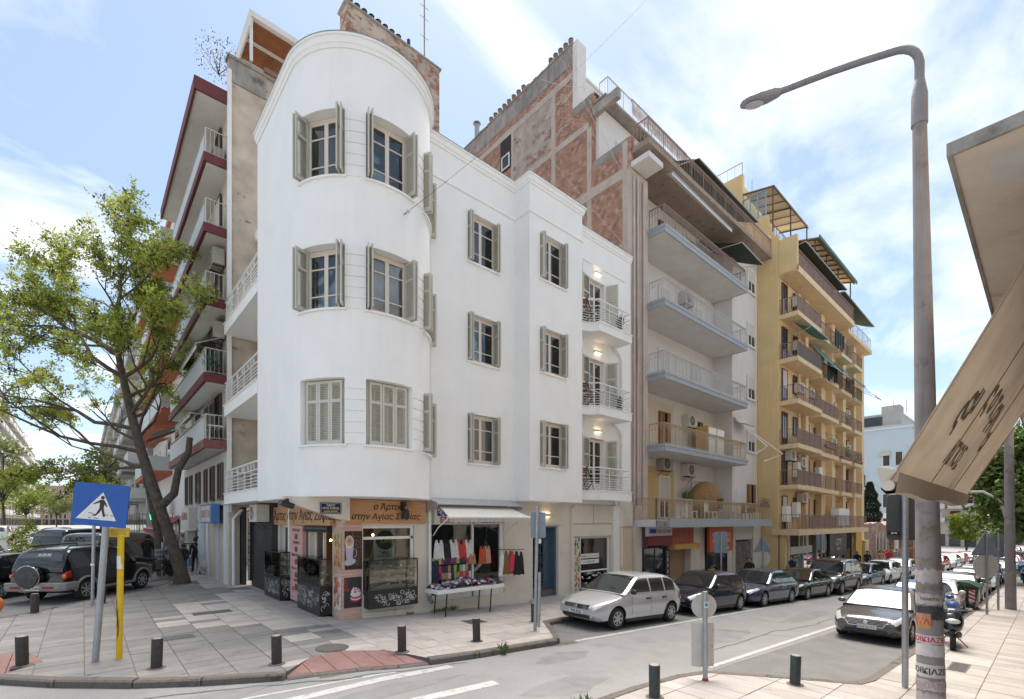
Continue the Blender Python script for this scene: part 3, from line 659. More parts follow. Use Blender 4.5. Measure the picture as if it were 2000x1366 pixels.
# --- balconies on the side street
for i, (zb, zt) in enumerate(((3.3,3.68),(6.7,7.1),(9.88,10.25))):
    yy = 21.36
    MB().box(4.09,5.3,16.6,yy,zb,zt).build('balcony_slab', M_white, WB)
    MB().box(4.05,4.14,16.6,yy,zt,zt+.03).build('slab_edge', M_white, WB)
    rl = rail(WB, [(4.13,16.62),(4.13,19),(4.13,yy-.03),(5.25,yy-.03)], zt+.02, .86, M_iron, ((.86,.032),(.6,.02),(.45,.014),(.34,.014),(.23,.014),(.12,.014)))
    m = MB()
    for k in range(6):
        cy = 17.2+k*.75; pts = [(4.13,cy+(.012+.0042*t)*math.cos(t*.42),zt+.74+(.012+.0042*t)*math.sin(t*.42)) for t in range(26)]
        m.tube(pts,.008,5)
    m.build('scrolls', M_iron, rl)
    a = (3.75,7.05,10.3)[i]
    frame_unit(WB, (5.45,20.18,a), (0,-1,0), nX, .96, 2.25, door=True, bars=(.3,.58), name='balcony_door')
    for k in range(2): shutter(WB, (5.26-.05*k,19.15,a+.02), (-.12,-1,0), 2.2, .5); shutter(WB, (5.26-.05*k,20.25,a+.02), (-.12,1,0), 2.2, .5)
    MB().tube([(5.15,16.9,zb),(5.15,16.9,zb-2.8)], .06, 8).build('drain_pipe', M_pipe, WB, smooth=True)
MB().sweep([(5.3,21.38),(5.3,16.57)], [(-.12,13.95),(.1,13.95),(.14,14.1),(.14,14.22),(-.12,14.22)]).build('coping', M_white, WB)
# --- main downpipe between tower and facade
m = MB(); m.tube([(7.99,12.76,13.6),(7.99,12.76,4.2),(8.0,12.74,3.4),(7.97,12.72,3.2),(7.97,12.72,.35)], .05, 10); dp = m.build('downpipe', M_pipe, WB, smooth=True)
MB().tube([(7.97,12.72,.36),(7.97,12.72,.24),(7.99,12.62,.14)], .062, 10).build('outlet', mat('grey_plastic', (.22,.25,.29), .5), dp, smooth=True)
m = MB()
for zc in (12.2,9.7,8.2,6.4,4.9,2.2,1.2): m.lathe([(.058,-.02),(.062,0),(.058,.02)], (7.98,12.74,zc), 10)
m.build('pipe_clips', M_pipe, dp)
# ================================================================ shops in the white building
def flat(name, pts, o, u, n, m_, parent, dz=0.0, thick=.0):
    """planar polygon given in (a,z) on the plane through o"""
    o, u, n = Vector(o), Vector(u), Vector(n); m = MB()
    P = [o+u*a+U3*z+n*dz for a, z in pts]
    fl = (P[1]-P[0]).cross(P[2]-P[1]).dot(n) < 0
    m.face(P[::-1] if fl else P); return m.build(name, m_, parent)
def ell(cx, cz, rx, rz_, n=20, rot=0, a0=0, a1=360):
    r_ = []
    for k in range(n+1 if a1-a0 < 360 else n):
        t = R(a0+(a1-a0)*k/n); x, z = rx*math.cos(t), rz_*math.sin(t); r_.append((cx+x*math.cos(rot)-z*math.sin(rot), cz+x*math.sin(rot)+z*math.cos(rot)))
    return r_
def text(s, size, o, u, n, m_, parent, name='lettering', align='CENTER', shear=0., bold=0., ext=.002, xs_=1.0, vertical=False, upv=None, spacing=1.0):
    cu = bpy.data.curves.new(name, 'FONT'); cu.body = s; cu.size = size; cu.align_x = align; cu.shear = shear; cu.offset = bold*size; cu.extrude = ext; cu.resolution_u = 3; cu.space_character = spacing
    ob = bpy.data.objects.new(name, cu); me = bpy.data.meshes.new_from_object(ob); bpy.data.objects.remove(ob)
    u, n = Vector(u).normalized(), Vector(n).normalized(); v = Vector(upv) if upv is not None else n.cross(u)
    if upv is None and v.z < 0: v = -v
    M = Matrix((u.to_4d(), v.to_4d(), n.to_4d(), (0,0,0,1))).transposed(); M[3] = (0,0,0,1); M.translation = Vector(o)
    me.transform(M @ Matrix.Scale(xs_,4,(1,0,0))); me.materials.clear(); me.materials.append(m_)
    o_ = bpy.data.objects.new(name, me); COL.objects.link(o_); WO[o_] = Vector((0,0,0))
    if parent is not None: o_.parent = parent; o_.location = -WO[parent]
    return o_
def woodmat(name, a, b, sc_=1.):
    m = bpy.data.materials.new(name); m.use_nodes = True; t = m.node_tree; bs = t.nodes['Principled BSDF']; bs.inputs['Roughness'].default_value = .55; MATS[name] = m
    g = N('ShaderNodeNewGeometry', t); mp_ = N('ShaderNodeMapping', t); mp_.inputs['Scale'].default_value = (.9*sc_,.9*sc_,14*sc_); t.links.new(g.outputs['Position'], mp_.inputs[0])
    nz = N('ShaderNodeTexNoise', t); nz.inputs['Scale'].default_value = 2.2; nz.inputs['Detail'].default_value = 6; nz.inputs['Distortion'].default_value = .4; t.links.new(mp_.outputs[0], nz.inputs['Vector'])
    r_ = N('ShaderNodeValToRGB', t); r_.color_ramp.elements[0].position = .3; r_.color_ramp.elements[1].position = .7; r_.color_ramp.elements[0].color = tuple(a)+(1,); r_.color_ramp.elements[1].color = tuple(b)+(1,)
    t.links.new(nz.outputs['Fac'], r_.inputs[0]); t.links.new(r_.outputs[0], bs.inputs['Base Color']); return m
M_woodO = woodmat('oak_sign', (.42,.20,.085), (.60,.34,.17)); M_woodP = woodmat('pale_cladding', (.48,.29,.23), (.66,.46,.38)); M_pink = woodmat('pink_board', (.52,.29,.27), (.62,.38,.36))
M_ink = mat('print_ink', (.03,.018,.014), .6, var=0); M_white_ink = mat('white_print', (.75,.75,.73), .6, var=0)
# shell of the ground floor
m = MB()
wallp(m, (0,12.83,0), (1,0,0), nY, 5.84, 18.78, -1.2, BOT, [(5.86,7.5,.58,2.52),(8.05,11.1,.12,2.62),(12.5,13.9,-1.2,2.45),(14.78,17.3,-1.2,2.0)], .3)
m.face([(5.26,12.83,2.6),(5.84,12.83,2.6),(5.84,12.83,3.3),(5.26,12.83,3.3)])
wallp(m, (5.26,0,0), (0,-1,0), nX, -18.6, -13.45, -.5, 3.3, [(-18.4,-16.7,.5,2.5),(-15.35,-13.5,-.5,2.5)], .2)
m.build('ground_floor_wall', M_beige, WB)
MB().box(5.262,5.84,12.832,13.45,-.5,3.29).build('corner_pillar', M_woodP, WB)
m = MB(); m.box(5.5,18.5,16.4,16.5,-1,3.3); m.box(7.85,7.95,13.2,16.4,-1,3.3); m.box(12.2,12.3,13.15,16.4,-1,3.3); m.box(14.3,14.4,13.15,16.4,-1.2,3.3); m.build('inner_wall', mat('shop_wall', (.16,.14,.115), .9, var=.15), WB)
MB().box(5.4,18.5,13.0,16.4,-1.25,-.02).build('shop_floor', mat('shop_floor', (.12,.1,.09), .5), WB)
# plinth and cracks at the foot
for a, b in ((5.86,8.05),(8.05,12.45),(13.95,18.78)):
    MB().prism([(a,12.78),(b,12.78),(b,12.829),(a,12.829)], lambda x,y: gz(x,y)-.3, lambda x,y: gz(x,y)+.16).build('plinth', M_beige, WB)
# tapered bracket beam under the tower with the street sign
m = MB(); prof = [(3.72,3.27),(5.26,3.27),(5.26,2.68),(5.0,2.72),(3.72,3.14)]
m.add([(x,12.55,z) for x, z in prof]+[(x,12.8,z) for x, z in prof], [(4,3,2,1,0),(5,6,7,8,9)]+[(i,(i+1)%5,5+(i+1)%5,5+i) for i in range(5)]); m.build('bracket_beam', M_beige, WB)
MB().box(5.262,5.36,12.55,12.83,2.66,3.27).build('beam_end', M_beige, WB)
ss = thing('street_name_sign', (4.84,12.53,2.84), 'dark blue enamel street name sign with white and yellow lettering', 'sign')
MB().box(4.56,5.12,12.528,12.546,2.84,3.13).build('plate', mat('navy_enamel', (.012,.02,.055), .25, var=.05), ss)
fr = MB()
for a, b, c, d in ((4.58,5.10,2.86,2.866),(4.58,5.10,3.104,3.11),(4.58,4.586,2.866,3.104),(5.094,5.10,2.866,3.104)): fr.box(a,b,12.523,12.5275,c,d)
fr.build('border', M_white_ink, ss)
text('ΟΔΟΣ',.075,(4.84,12.525,3.035),A3,nY,M_white_ink,ss,bold=.012,spacing=1.15); text('ΑΓΙΑΣ ΣΟΦΙΑΣ',.07,(4.84,12.525,2.96),A3,nY,M_white_ink,ss,bold=.014,xs_=.88); text('AGIAS SOFIAS',.07,(4.84,12.525,2.88),A3,nY,mat('yellow_print',(.75,.5,.02),.6,var=0),ss,bold=.014,xs_=.86)
# floodlight on the tip of the bracket
t = thing('floodlight', (3.78,12.5,3.0), 'black floodlight under the tip of the tower bracket', 'lamp'); MB().mbox(Matrix.Translation((3.72,12.45,3.06)) @ Matrix.Rotation(.35,4,'Y'),.3,.26,.12).build('housing', M_black, t); MB().box(3.7,3.78,12.45,12.6,3.08,3.2).build('bracket', M_black, t)
# bakery sign boards
t = thing('shop_sign', (6.6,12.75,2.58), 'wood grain bakery sign in two lines over the front window', 'sign')
MB().box(5.36,7.84,12.74,12.825,2.58,3.24).build('board', M_woodO, t)
text('ο Άρτος',.245,(6.58,12.735,2.98),A3,nY,M_ink,t,shear=.22,bold=.015); text('στην Αγίας Σοφίας',.235,(6.55,12.735,2.7),A3,nY,M_ink,t,shear=.22,bold=.015,spacing=1.02)
t = thing('shop_sign', (5.1,16,2.52), 'long wood grain bakery sign along the side street', 'sign')
MB().box(5.12,5.25,13.3,18.7,2.52,3.14).build('board', M_woodO, t)
text('ο Άρτος στην Αγίας Σοφίας',.46,(5.115,15.95,2.68),(0,-1,0),nX,M_ink,t,shear=.22,bold=.012)
t = thing('security_camera', (7.05,12.6,2.7), 'black camera and lamp hanging in front of the bakery sign', 'camera')
m = MB(); m.lathe([(.03,0),(.1,.03),(.12,.12),(.1,.22),(.07,.3)], (7.07,12.6,2.7), 14); m.build('body', M_black, t, smooth=True); m = MB(); m.box(6.97,7.03,12.55,12.74,2.98,3.22); m.build('arm', M_black, t); MB().box(7.1,7.26,12.6,12.735,3.1,3.2).build('box', mat('tan_plastic',(.3,.22,.14),.6), t)
# posters on the corner pillar
def poster(o, u, n, wd, h, label, kind):
    t = thing('poster', Vector(o)+Vector(u)*wd/2, label, 'poster'); o = Vector(o)+Vector(n)*.004
    bgc = {'coffee':(.035,.02,.018),'cake':(.03,.026,.032),'sandwich':(.45,.36,.24),'croissant':(.62,.58,.55)}[kind]
    u_ = Vector(u); d_ = Vector(n)
    mm = MB(); M = Matrix((u_.to_4d(), d_.to_4d(), (0,0,1,0), (0,0,0,1))).transposed(); M[3] = (0,0,0,1); M.translation = o
    mm.mbox(M @ Matrix.Translation((wd/2,.002,h/2)), wd, .004, h); mm.build('print', mat('print_'+kind, bgc, .4, var=.3, scale=30), t)
    r_ = random.Random(kind); fs = []
    def sh(pts, col, k): fs.append((pts, col, k))
    if kind == 'coffee':
        for k in range(150):
            x, z = r_.uniform(.42,.98)*wd, r_.uniform(.12,.97)*h; sh(ell(x,z,.017,.011,7,r_.uniform(0,3)), (.11,.05,.03) if k%3 else (.22,.12,.08), .0005+.00001*k)
        sh(ell(.28*wd,.2*h,.34*wd,.085*h,24,.2),(.50,.47,.55),.004); sh([(.02*wd,.62*h),(.12*wd,.16*h),(.42*wd,.16*h),(.5*wd,.66*h)],(.46,.42,.55),.005); sh(ell(.27*wd,.17*h,.15*wd,.035*h),(.46,.42,.55),.0052)
        for rr_ in range(12): a = rr_*.26; sh(ell(.55*wd+.12*wd*math.cos(a-1.5),.43*h+.1*h*math.sin(a-1.5),.025*wd,.012*h,8),(.42,.39,.5),.0055)
        sh(ell(.26*wd,.72*h,.245*wd,.17*h),(.72,.6,.52),.006); sh(ell(.26*wd,.74*h,.2*wd,.13*h),(.55,.36,.27),.0065)
        for k in range(6): sh(ell(.26*wd+.05*wd*math.cos(k*1.05),.75*h+.035*h*math.sin(k*1.05),.035*wd,.014*h,8,k*1.05),(.12,.04,.025),.007)
    elif kind == 'cake':
        for k in range(40): sh(ell(r_.uniform(.03,.28)*wd,r_.uniform(.55,.95)*h,.02,.014,6,r_.uniform(0,3)),(.35,.02,.05),.001+.00002*k)
        for q, c in ((.28,(.45,.02,.06)),(.33,(.7,.66,.66)),(.38,(.40,.02,.08)),(.44,(.72,.7,.7))): sh(ell(.66*wd,q*h,.3*wd,.1*h),c,.002+q*.005)
        sh(ell(.66*wd,.53*h,.27*wd,.11*h),(.68,.68,.75),.0048)
        for k in range(38): a, rr_ = r_.uniform(0,6.28), math.sqrt(r_.random()); sh(ell((.66+.23*rr_*math.cos(a))*wd,(.57+.09*rr_*math.sin(a))*h,.022,.02,8),r_.choice(((.6,.02,.05),(.05,.05,.3),(.5,.0,.12),(.75,.7,.75))),.0052+.00004*k)
    else:
        cs = ((.35,.1,.04),(.55,.2,.09),(.6,.3,.14),(.25,.3,.07)) if kind == 'sandwich' else ((.42,.13,.06),(.55,.2,.1),(.62,.3,.16),(.35,.09,.04))
        for k in range(34): sh(ell(r_.uniform(.2,.8)*wd,r_.uniform(.08,.95)*h,.15*wd,.06*h,10,r_.uniform(.5,2.4)),cs[k%4],.001+.0001*k)
    for k, (p, c, dz) in enumerate(fs): pass
    cols = {}
    for p, c, dz in fs: cols.setdefault(c, []).append((p, dz))
    for c, lst in cols.items():
        mm = MB()
        for p, dz in lst:
            P = [o+u_*a+U3*z+d_*(.0045+dz) for a, z in p if 0 <= 1]; P = [o+u_*min(max(a,0),wd)+U3*min(max(z,0),h)+d_*(.0045+dz) for a, z in p]; mm.face(P)
        mm.build('picture', mat('ink_%d_%d_%d' % tuple(int(v*100) for v in c), c, .5, var=.1, scale=40), t, kind='stuff')
poster((5.33,12.825,1.31),A3,nY,.5,1.06,'dark poster of a tall frothy coffee cup on the pillar front','coffee'); poster((5.31,12.825,.26),A3,nY,.5,.84,'dark poster of a berry layer cake on the pillar front','cake')
poster((5.255,13.42,1.31),(0,-1,0),nX,.56,1.06,'poster of a filled sandwich on the side of the corner pillar','sandwich'); poster((5.255,13.42,.2),(0,-1,0),nX,.56,.9,'poster of pastries low on the side of the corner pillar','croissant')
# display cabinets
M_swirl = M_white_ink; M_cab = mat('black_laminate', (.018,.018,.02), .35, var=.2)
def swirl(o, u, n, wd, h, seed, parent):
    m = MB(); r_ = random.Random(seed); o, u, n = Vector(o), Vector(u), Vector(n)
    for k in range(int(wd*26)):
        cx, cz, s_, d_ = r_.uniform(.08,wd-.08), r_.uniform(.07,h-.07), r_.choice((1,-1)), r_.uniform(0,6.28); sc_ = r_.uniform(.7,1.5); L = []; Rr = []
        for q in range(18):
            a = d_+s_*q*.36; rr_ = (.006+.0036*q)*sc_; wdt = .003+.0025*math.sin(math.pi*q/17)
            for lst, off in ((L,-wdt),(Rr,wdt)): lst.append((min(max(cx+(rr_+off)*math.cos(a),.01),wd-.01), min(max(cz+(rr_+off)*math.sin(a),.01),h-.01)))
        for q in range(17): m.face([o+u*a+U3*z+n*.002 for a, z in (L[q],L[q+1],Rr[q+1],Rr[q])])
        if k%2: m.face([o+u*min(max(a,.01),wd-.01)+U3*min(max(z,.01),h-.01)+n*.0025 for a, z in ell(cx+.03*sc_,cz-.05*sc_,.018,.007,8,d_)])
    m.build('scroll_print', M_swirl, parent)
M_food = [mat('pastry%d'%i, c, .6, var=.25, scale=40) for i, c in enumerate(((.50,.26,.09),(.36,.15,.05),(.58,.36,.16),(.12,.2,.05)))]
def cabinet(x0, x1, y0, y1, zb, zm, zt, label, face, seed):
    t = thing('display_cabinet', ((x0+x1)/2,(y0+y1)/2,zb), label, 'display case')
    MB().box(x0,x1,y0,y1,zb,zm).build('base', M_cab, t)
    m = MB(); e = .025
    for (a, b) in ((x0,y0),(x1-e,y0),(x0,y1-e),(x1-e,y1-e)): m.box(a,a+e,b,b+e,zm,zt)
    for z in (zm,zt-e): m.box(x0+e,x1-e,y0,y0+e,z,z+e); m.box(x0+e,x1-e,y1-e,y1,z,z+e); m.box(x0,x0+e,y0+e,y1-e,z,z+e); m.box(x1-e,x1,y0+e,y1-e,z,z+e)
    if face == 'x': m.box(x0,x0+e*.8,(y0+y1)/2,(y0+y1)/2+e*.8,zm+e,zt-e)
    m.build('glazing_frame', M_black, t)
    m = MB(); m.box(x0+.006,x0+.012,y0+e,y1-e,zm+e,zt-e); m.build('pane', M_clear, t); m = MB(); m.box(x0+e,x1-e,y0+.006,y0+.012,zm+e,zt-e); m.build('pane', M_clear, t)
    m = MB(); m.box(x0+.01,x1-.01,y0+.01,y1-.01,zt,zt+.008); m.build('top_pane', M_clear, t)
    r_ = random.Random(seed); n = 3
    for k in range(n):
        z = zm+.06+(zt-zm-.1)*k/n
        MB().box(x0+.03,x1-.03,y0+.03,y1-.03,z,z+.008).build('shelf', M_clear, t)
        f = [MB() for _ in M_food]; tg = MB(); tr = MB(); vert = (x1-x0) < (y1-y0); L = (y1-y0) if vert else (x1-x0)
        q = .1
        while q < L-.25:
            wd_ = r_.uniform(.25,.45); q2 = min(q+wd_, L-.06)
            if r_.random() < .8:
                ax, bx, ay, by = (x0+.06,x1-.06,y0+q,y0+q2) if vert else (x0+q,x0+q2,y0+.06,y1-.06)
                tr.box(ax,bx,ay,by,z+.009,z+.02); mi = r_.randrange(3)
                for c in range(14):
                    f[mi if r_.random() < .85 else 3].ball((r_.uniform(ax+.04,bx-.04),r_.uniform(ay+.04,by-.04),z+.045),.045,7,4,1.2,1,.6)
                if r_.random() < .7: tg.box((ax+bx)/2-.035,(ax+bx)/2+.035,ay-.005 if not vert else (ay+by)/2-.03,ay if not vert else (ay+by)/2+.03,z+.08,z+.13)
            q = q2+.04
        if tr.f: tr.build('tray', mat('tray',(.25,.2,.12),.4,.3), t)
        for mi, mm in enumerate(f):
            if mm.f: mm.build('pastries', M_food[mi], t, smooth=True, kind='stuff')
        if tg.f: tg.build('price_cards', M_white_ink, t)
    if face == 'y': swirl((x0+.02,y0,zb+.03),A3,nY,x1-x0-.04,zm-zb-.06,seed,t)
    else:
        swirl((x0,y1-.03,zb+.12),(0,-1,0),nX,y1-y0-.06,zm-zb-.16,seed,t); swirl((x0+.01,y0,zb+.1),A3,nY,x1-x0-.03,zm-zb-.14,seed+1,t)
    return t
cabinet(5.88,7.42,12.5,12.95,.2,.7,1.55,'black pastry display cabinet under the front bakery window with white scrolls','y',3)
cabinet(4.9,5.28,13.5,15.35,.02,.8,1.58,'black pastry display cabinet beside the corner pillar on the side street','x',5)
cabinet(4.8,5.28,16.75,18.55,.05,.78,1.62,'black pastry display cabinet beyond the pink board near the lattice gate','x',9)
# front bakery window, inside lamps and standing banner
m = MB(); m.box(5.86,7.5,12.93,12.99,2.44,2.52); m.box(5.86,7.5,12.93,12.98,2.12,2.2); m.box(7.42,7.5,12.93,12.99,1.5,2.44); m.box(5.86,5.9,12.93,12.99,.6,2.44); wf = m.build('shop_window', M_wood_w, WB)
MB().box(5.9,7.42,12.95,12.955,2.2,2.44).build('pane', M_clear, wf); MB().box(5.9,7.42,12.95,12.955,.62,2.12).build('pane', M_clear, wf)
t = thing('advertising_banner', (7.05,14.0,0), 'pale standing banner printed Life inside the bakery window', 'banner')
MB().box(6.75,7.5,13.98,14.0,.6,2.5).build('board', mat('banner_white',(.62,.64,.62),.6), t)
flat('print', ell(7.12,2.05,.33,.3,24), (0,13.97,0), A3, nY, mat('banner_green',(.04,.12,.03),.5,var=.2), t); text('Life',.26,(7.12,13.966,1.97),A3,nY,mat('lime_print',(.6,.55,.03),.5,var=0),t,shear=.3,bold=.02); text('Όπως',.13,(7.1,13.968,1.62),A3,nY,M_ink,t); text('έφτιαξε',.13,(7.1,13.968,1.5),A3,nY,M_ink,t)
for k, (x, y, z) in enumerate(((6.05,14.2,2.15),(6.5,15.2,2.2),(7.0,14.6,2.2),(5.75,14.9,2.05))):
    t = thing('pendant_lamp', (x,y,z), ['glowing bulb nearest the coffee poster inside the bakery','small glowing bulb deep inside the bakery','glowing bulb in front of the green banner','glowing bulb seen through the bakery side door'][k], 'lamp'); m = MB(); m.ball((x,y,z),.035,8,6); m.build('bulb', mat('bulb', (1,.6,.25), emit=(1,.45,.12,30), var=0), t, smooth=True); MB().tube([(x,y,z+.03),(x,y,3.2)],.006,5).build('cord', M_black, t)
# side openings
m = MB(); m.box(5.4,5.46,16.7,16.78,.5,2.5); m.box(5.4,5.46,18.32,18.4,.5,2.5); m.box(5.4,5.46,16.78,18.32,2.42,2.5); m.box(5.4,5.46,17.5,17.56,.5,2.42); wf = m.build('shop_window', M_wood_w, WB); MB().box(5.43,5.435,16.78,18.32,.5,2.42).build('pane', M_clear, wf)
m = MB(); m.box(5.42,5.5,15.25,15.35,0,2.5); m.box(5.42,5.5,14.6,14.66,0,2.3); wf = m.build('shop_door', M_wood_w, WB); MB().box(5.45,5.455,14.66,15.25,.05,2.3).build('pane', M_clear, wf)
MB().tube([(5.18,15.4,2.42),(5.18,13.5,2.42)],.1,12).build('roller_shutter_box', M_black, WB, smooth=True)
t = thing('notice_board', (5.12,16,.15), 'tall pink wooden price board between two pastry cabinets', 'notice board'); MB().box(5.08,5.2,15.45,16.62,.1,2.5).build('board', M_pink, t)
r_ = random.Random(4)
for k, (z, s_) in enumerate(((2.32,'Κουλούρι'),(1.92,'Τυρόπιτα'),(1.52,'Μπουγάτσα'),(1.1,'Πίτα του χωριού'),(.72,'Κρέπα'),(.42,'ΕΝ ΠΑΡΤΙΔΙ'))):
    text(s_,.15 if k != 3 else .12,(5.076,16.03,z),(0,-1,0),nX,mat('brown_print',(.12,.05,.04),.6,var=0),t)
    if k < 5: flat('picture', ell(16.03*-1,z-.17,.16,.1,12), (5.076,0,0), (0,-1,0), nX, mat('brown_picture',(.16,.06,.045),.6,var=.5,scale=30), t)
# air conditioner over the gate
M_acw = mat('ac_casing', (.58,.55,.49), .5, var=.07, dirt=((.35,.3,.25), .63, 5)); M_fan = mat('ac_fan', (.05,.05,.05), .6)
def ac_unit(x, y, z, facing, label, wd=.85, h=.6, d=.32, group='wall air conditioners', dark=False):
    """condenser box, back at (x,y), facing 'y' (towards -y) or 'x' (towards -x)"""
    t = thing('air_conditioner', (x,y,z), label, 'air conditioner', group)
    mc = mat('ac_casing_old', (.40,.37,.32), .6, var=.15, dirt=((.2,.17,.14), .58, 6)) if dark else M_acw
    u, n = (A3, nY) if facing == 'y' else (Vector((0,-1,0)), nX); o = Vector((x,y,z))
    M = Matrix((u.to_4d(), n.to_4d(), (0,0,1,0), (0,0,0,1))).transposed(); M[3] = (0,0,0,1); M.translation = o
    MB().mbox(M @ Matrix.Translation((0,d/2,h/2)),wd,d,h).build('casing', mc, t)
    rr_ = h*.4; cx = -wd*.14
    m = MB(); m.face([M @ Vector((cx+rr_*math.cos(k*.3927),d+.004,h/2+rr_*math.sin(k*.3927))) for k in range(16)][::-1]); m.build('fan_opening', M_fan, t)
    m = MB()
    for q in (.35,.68,1.0):
        m.tube([M @ Vector((cx+rr_*q*math.cos(k*.3927),d+.012,h/2+rr_*q*math.sin(k*.3927))) for k in range(17)],.006,4,False)
    for k in range(4): a = k*.785; m.bar(M @ Vector((cx-rr_*math.cos(a),d+.012,h/2-rr_*math.sin(a))),M @ Vector((cx+rr_*math.cos(a),d+.012,h/2+rr_*math.sin(a))),.008,.008)
    m.build('fan_grille', mc, t)
    m = MB()
    for s_ in (-1,1): m.bar(M @ Vector((s_*wd*.35,-.02,-.02)),M @ Vector((s_*wd*.35,d+.02,-.02)),.03,.03); m.bar(M @ Vector((s_*wd*.35,-.02,-.28)),M @ Vector((s_*wd*.35,d*.8,-.02)),.02,.02)
    m.build('bracket', M_black, t); return t
ac_unit(5.0,19.2,2.62,'x','old beige air conditioner over the lattice gate beside the bakery sign', 1.0, .62, .42)
# lattice gate and vertical sign
t = thing('security_gate', (4.95,20,0), 'black folding lattice gate beside the bakery cabinets', 'gate'); MB().box(5.05,5.25,18.6,21.35,-.3,3.3).build('backing', mat('gate_dark',(.05,.05,.05),.7), t)
m = MB()
for k in range(-8,15):
    for sg in (1,-1):
        y0 = 18.65+k*.2; y1 = y0+sg*2.4; z0, z1 = .1, 2.5; pa, pb = (y0,z0),(y1,z1)
        if sg < 0: pa, pb = (y0+.0,z0),(y0-2.4+.0,z1)
        ya, yb = pa[0], pb[0]; tt = [0,1]
        lo, hi = 18.65, 20.95
        f0 = 0; f1 = 1
        if ya < lo: f0 = (lo-ya)/(yb-ya) if yb != ya else 2
        if ya > hi: f0 = (hi-ya)/(yb-ya) if yb != ya else 2
        if yb < lo: f1 = (lo-ya)/(yb-ya)
        if yb > hi: f1 = (hi-ya)/(yb-ya)
        if 0 <= f0 < f1 <= 1: m.bar((5.0-.012*sg,ya+(yb-ya)*f0,z0+(z1-z0)*f0),(5.0-.012*sg,ya+(yb-ya)*f1,z0+(z1-z0)*f1),.012,.02)
m.build('lattice', mat('gate_steel',(.16,.14,.13),.5,.5), t)
t = thing('shop_sign', (4.95,21.15,.3), 'narrow vertical dark sign with stacked white Greek letters beside the gate', 'sign'); MB().box(4.92,5.0,20.98,21.33,.3,2.75).build('board', M_black, t)
for k, ch in enumerate('ΣΧΟΛΙΚΑΣΣ'): text(ch,.27,(4.915,21.155,2.45-k*.26),(0,-1,0),nX,M_white_ink,t,bold=.01)
MB().box(4.85,4.95,18.6,18.75,0,1.1).build('gate_post', M_wood_w, WB)
for k, yy in enumerate((21.5,21.75)): MB().tube([(4.75+.3*k,yy,3.1),(4.45,yy,2.75),(4.45,yy,.1)],.06,8).build('drain_pipe', M_pipe, WB, smooth=True)
# ---- clothes shop
m = MB(); m.box(8.05,8.12,12.9,12.98,.12,2.62); m.box(9.72,9.8,12.9,12.98,.3,2.62); m.box(10.95,11.1,12.88,13.0,.12,2.62); m.box(8.12,10.95,12.9,12.98,2.54,2.62); m.box(9.8,10.95,12.9,13.0,.12,.5); m.box(8.12,9.72,12.9,13.0,.12,.3); wf = m.build('shop_window', M_wood_w, WB)
MB().box(8.12,9.72,12.94,12.946,.3,2.54).build('pane', M_clear, wf); MB().box(9.8,10.95,12.94,12.946,.5,2.54).build('pane', M_pane, wf)
t = thing('shop_sign', (9.5,12.7,2.58), 'white sign box with blue and red Greek capitals above the clothes shop', 'sign'); MB().box(8.12,11.1,12.68,12.828,2.56,3.02).build('box', mat('sign_white',(.66,.65,.62),.5,var=.05), t)
M_rd = mat('red_print',(.5,.02,.03),.5,var=0); M_bl = mat('blue_print',(.01,.02,.3),.5,var=0)
text('ΚΑΛΤΣΕΣ',.24,(8.75,12.676,2.82),A3,nY,M_bl,t,bold=.03); text('ΕΣΩΡΟΥΧΑ,',.24,(9.0,12.676,2.6),A3,nY,M_rd,t,bold=.03); text('ΑΞΕΣΟΥΑΡ',.23,(10.42,12.676,2.6),A3,nY,M_bl,t,bold=.03)
t = thing('awning', (9.6,12.3,2.75), 'cream retractable awning with silver hood over the clothes shop', 'awning')
m = MB(); vs = [(8.2,12.72,3.2),(11.0,12.72,3.2),(11.3,11.72,2.78),(8.0,11.72,2.78)]; m.add([(x,y,z) for x,y,z in vs]+[(x,y,z-.012) for x,y,z in vs],[(0,3,2,1),(4,5,6,7)]+[(i,(i+1)%4,4+(i+1)%4,4+i) for i in range(4)]); m.build('canvas', mat('cream_canvas',(.72,.69,.62),.8,var=.05,dirt=((.5,.46,.4),.62,4)), t)
MB().tube([(7.95,11.72,2.77),(11.35,11.72,2.77)],.045,8).build('front_bar', M_wood_w, t, smooth=True)
m = MB()
for k in range(60):
    x0 = 8.0+k*.055; m.face([(x0,11.7,2.74),(x0+.045,11.7,2.74),(x0+.045,11.705,2.62),(x0,11.705,2.62)])
m.build('fringe', mat('fringe',(.5,.47,.4),.9), t)
for xx in (8.15,11.1): MB().tube([(xx,12.8,2.2),(xx-.15,12.3,2.45),(xx-.12,11.75,2.76)],.018,6).build('arm', M_wood_w, t, smooth=True)
M_tin = mat('silver_tin',(.55,.56,.58),.35,.7,var=.12,scale=12,bump=.5,bscale=30)
m = MB(); vs = [(7.85,12.8,3.38),(11.35,12.8,3.38),(11.45,12.3,3.18),(7.95,12.3,3.18)]; m.add([(x,y,z) for x,y,z in vs]+[(x,y,z-.03) for x,y,z in vs],[(0,3,2,1),(4,5,6,7)]+[(i,(i+1)%4,4+(i+1)%4,4+i) for i in range(4)]); m.build('hood', M_tin, t)
for xx in (7.85,11.35): MB().add([(xx,12.8,3.4),(xx,12.8,2.9),(xx+.1,12.25,3.05),(xx+.1,12.25,3.2)],[(0,1,2,3)]).build('hood_end', M_tin, t)
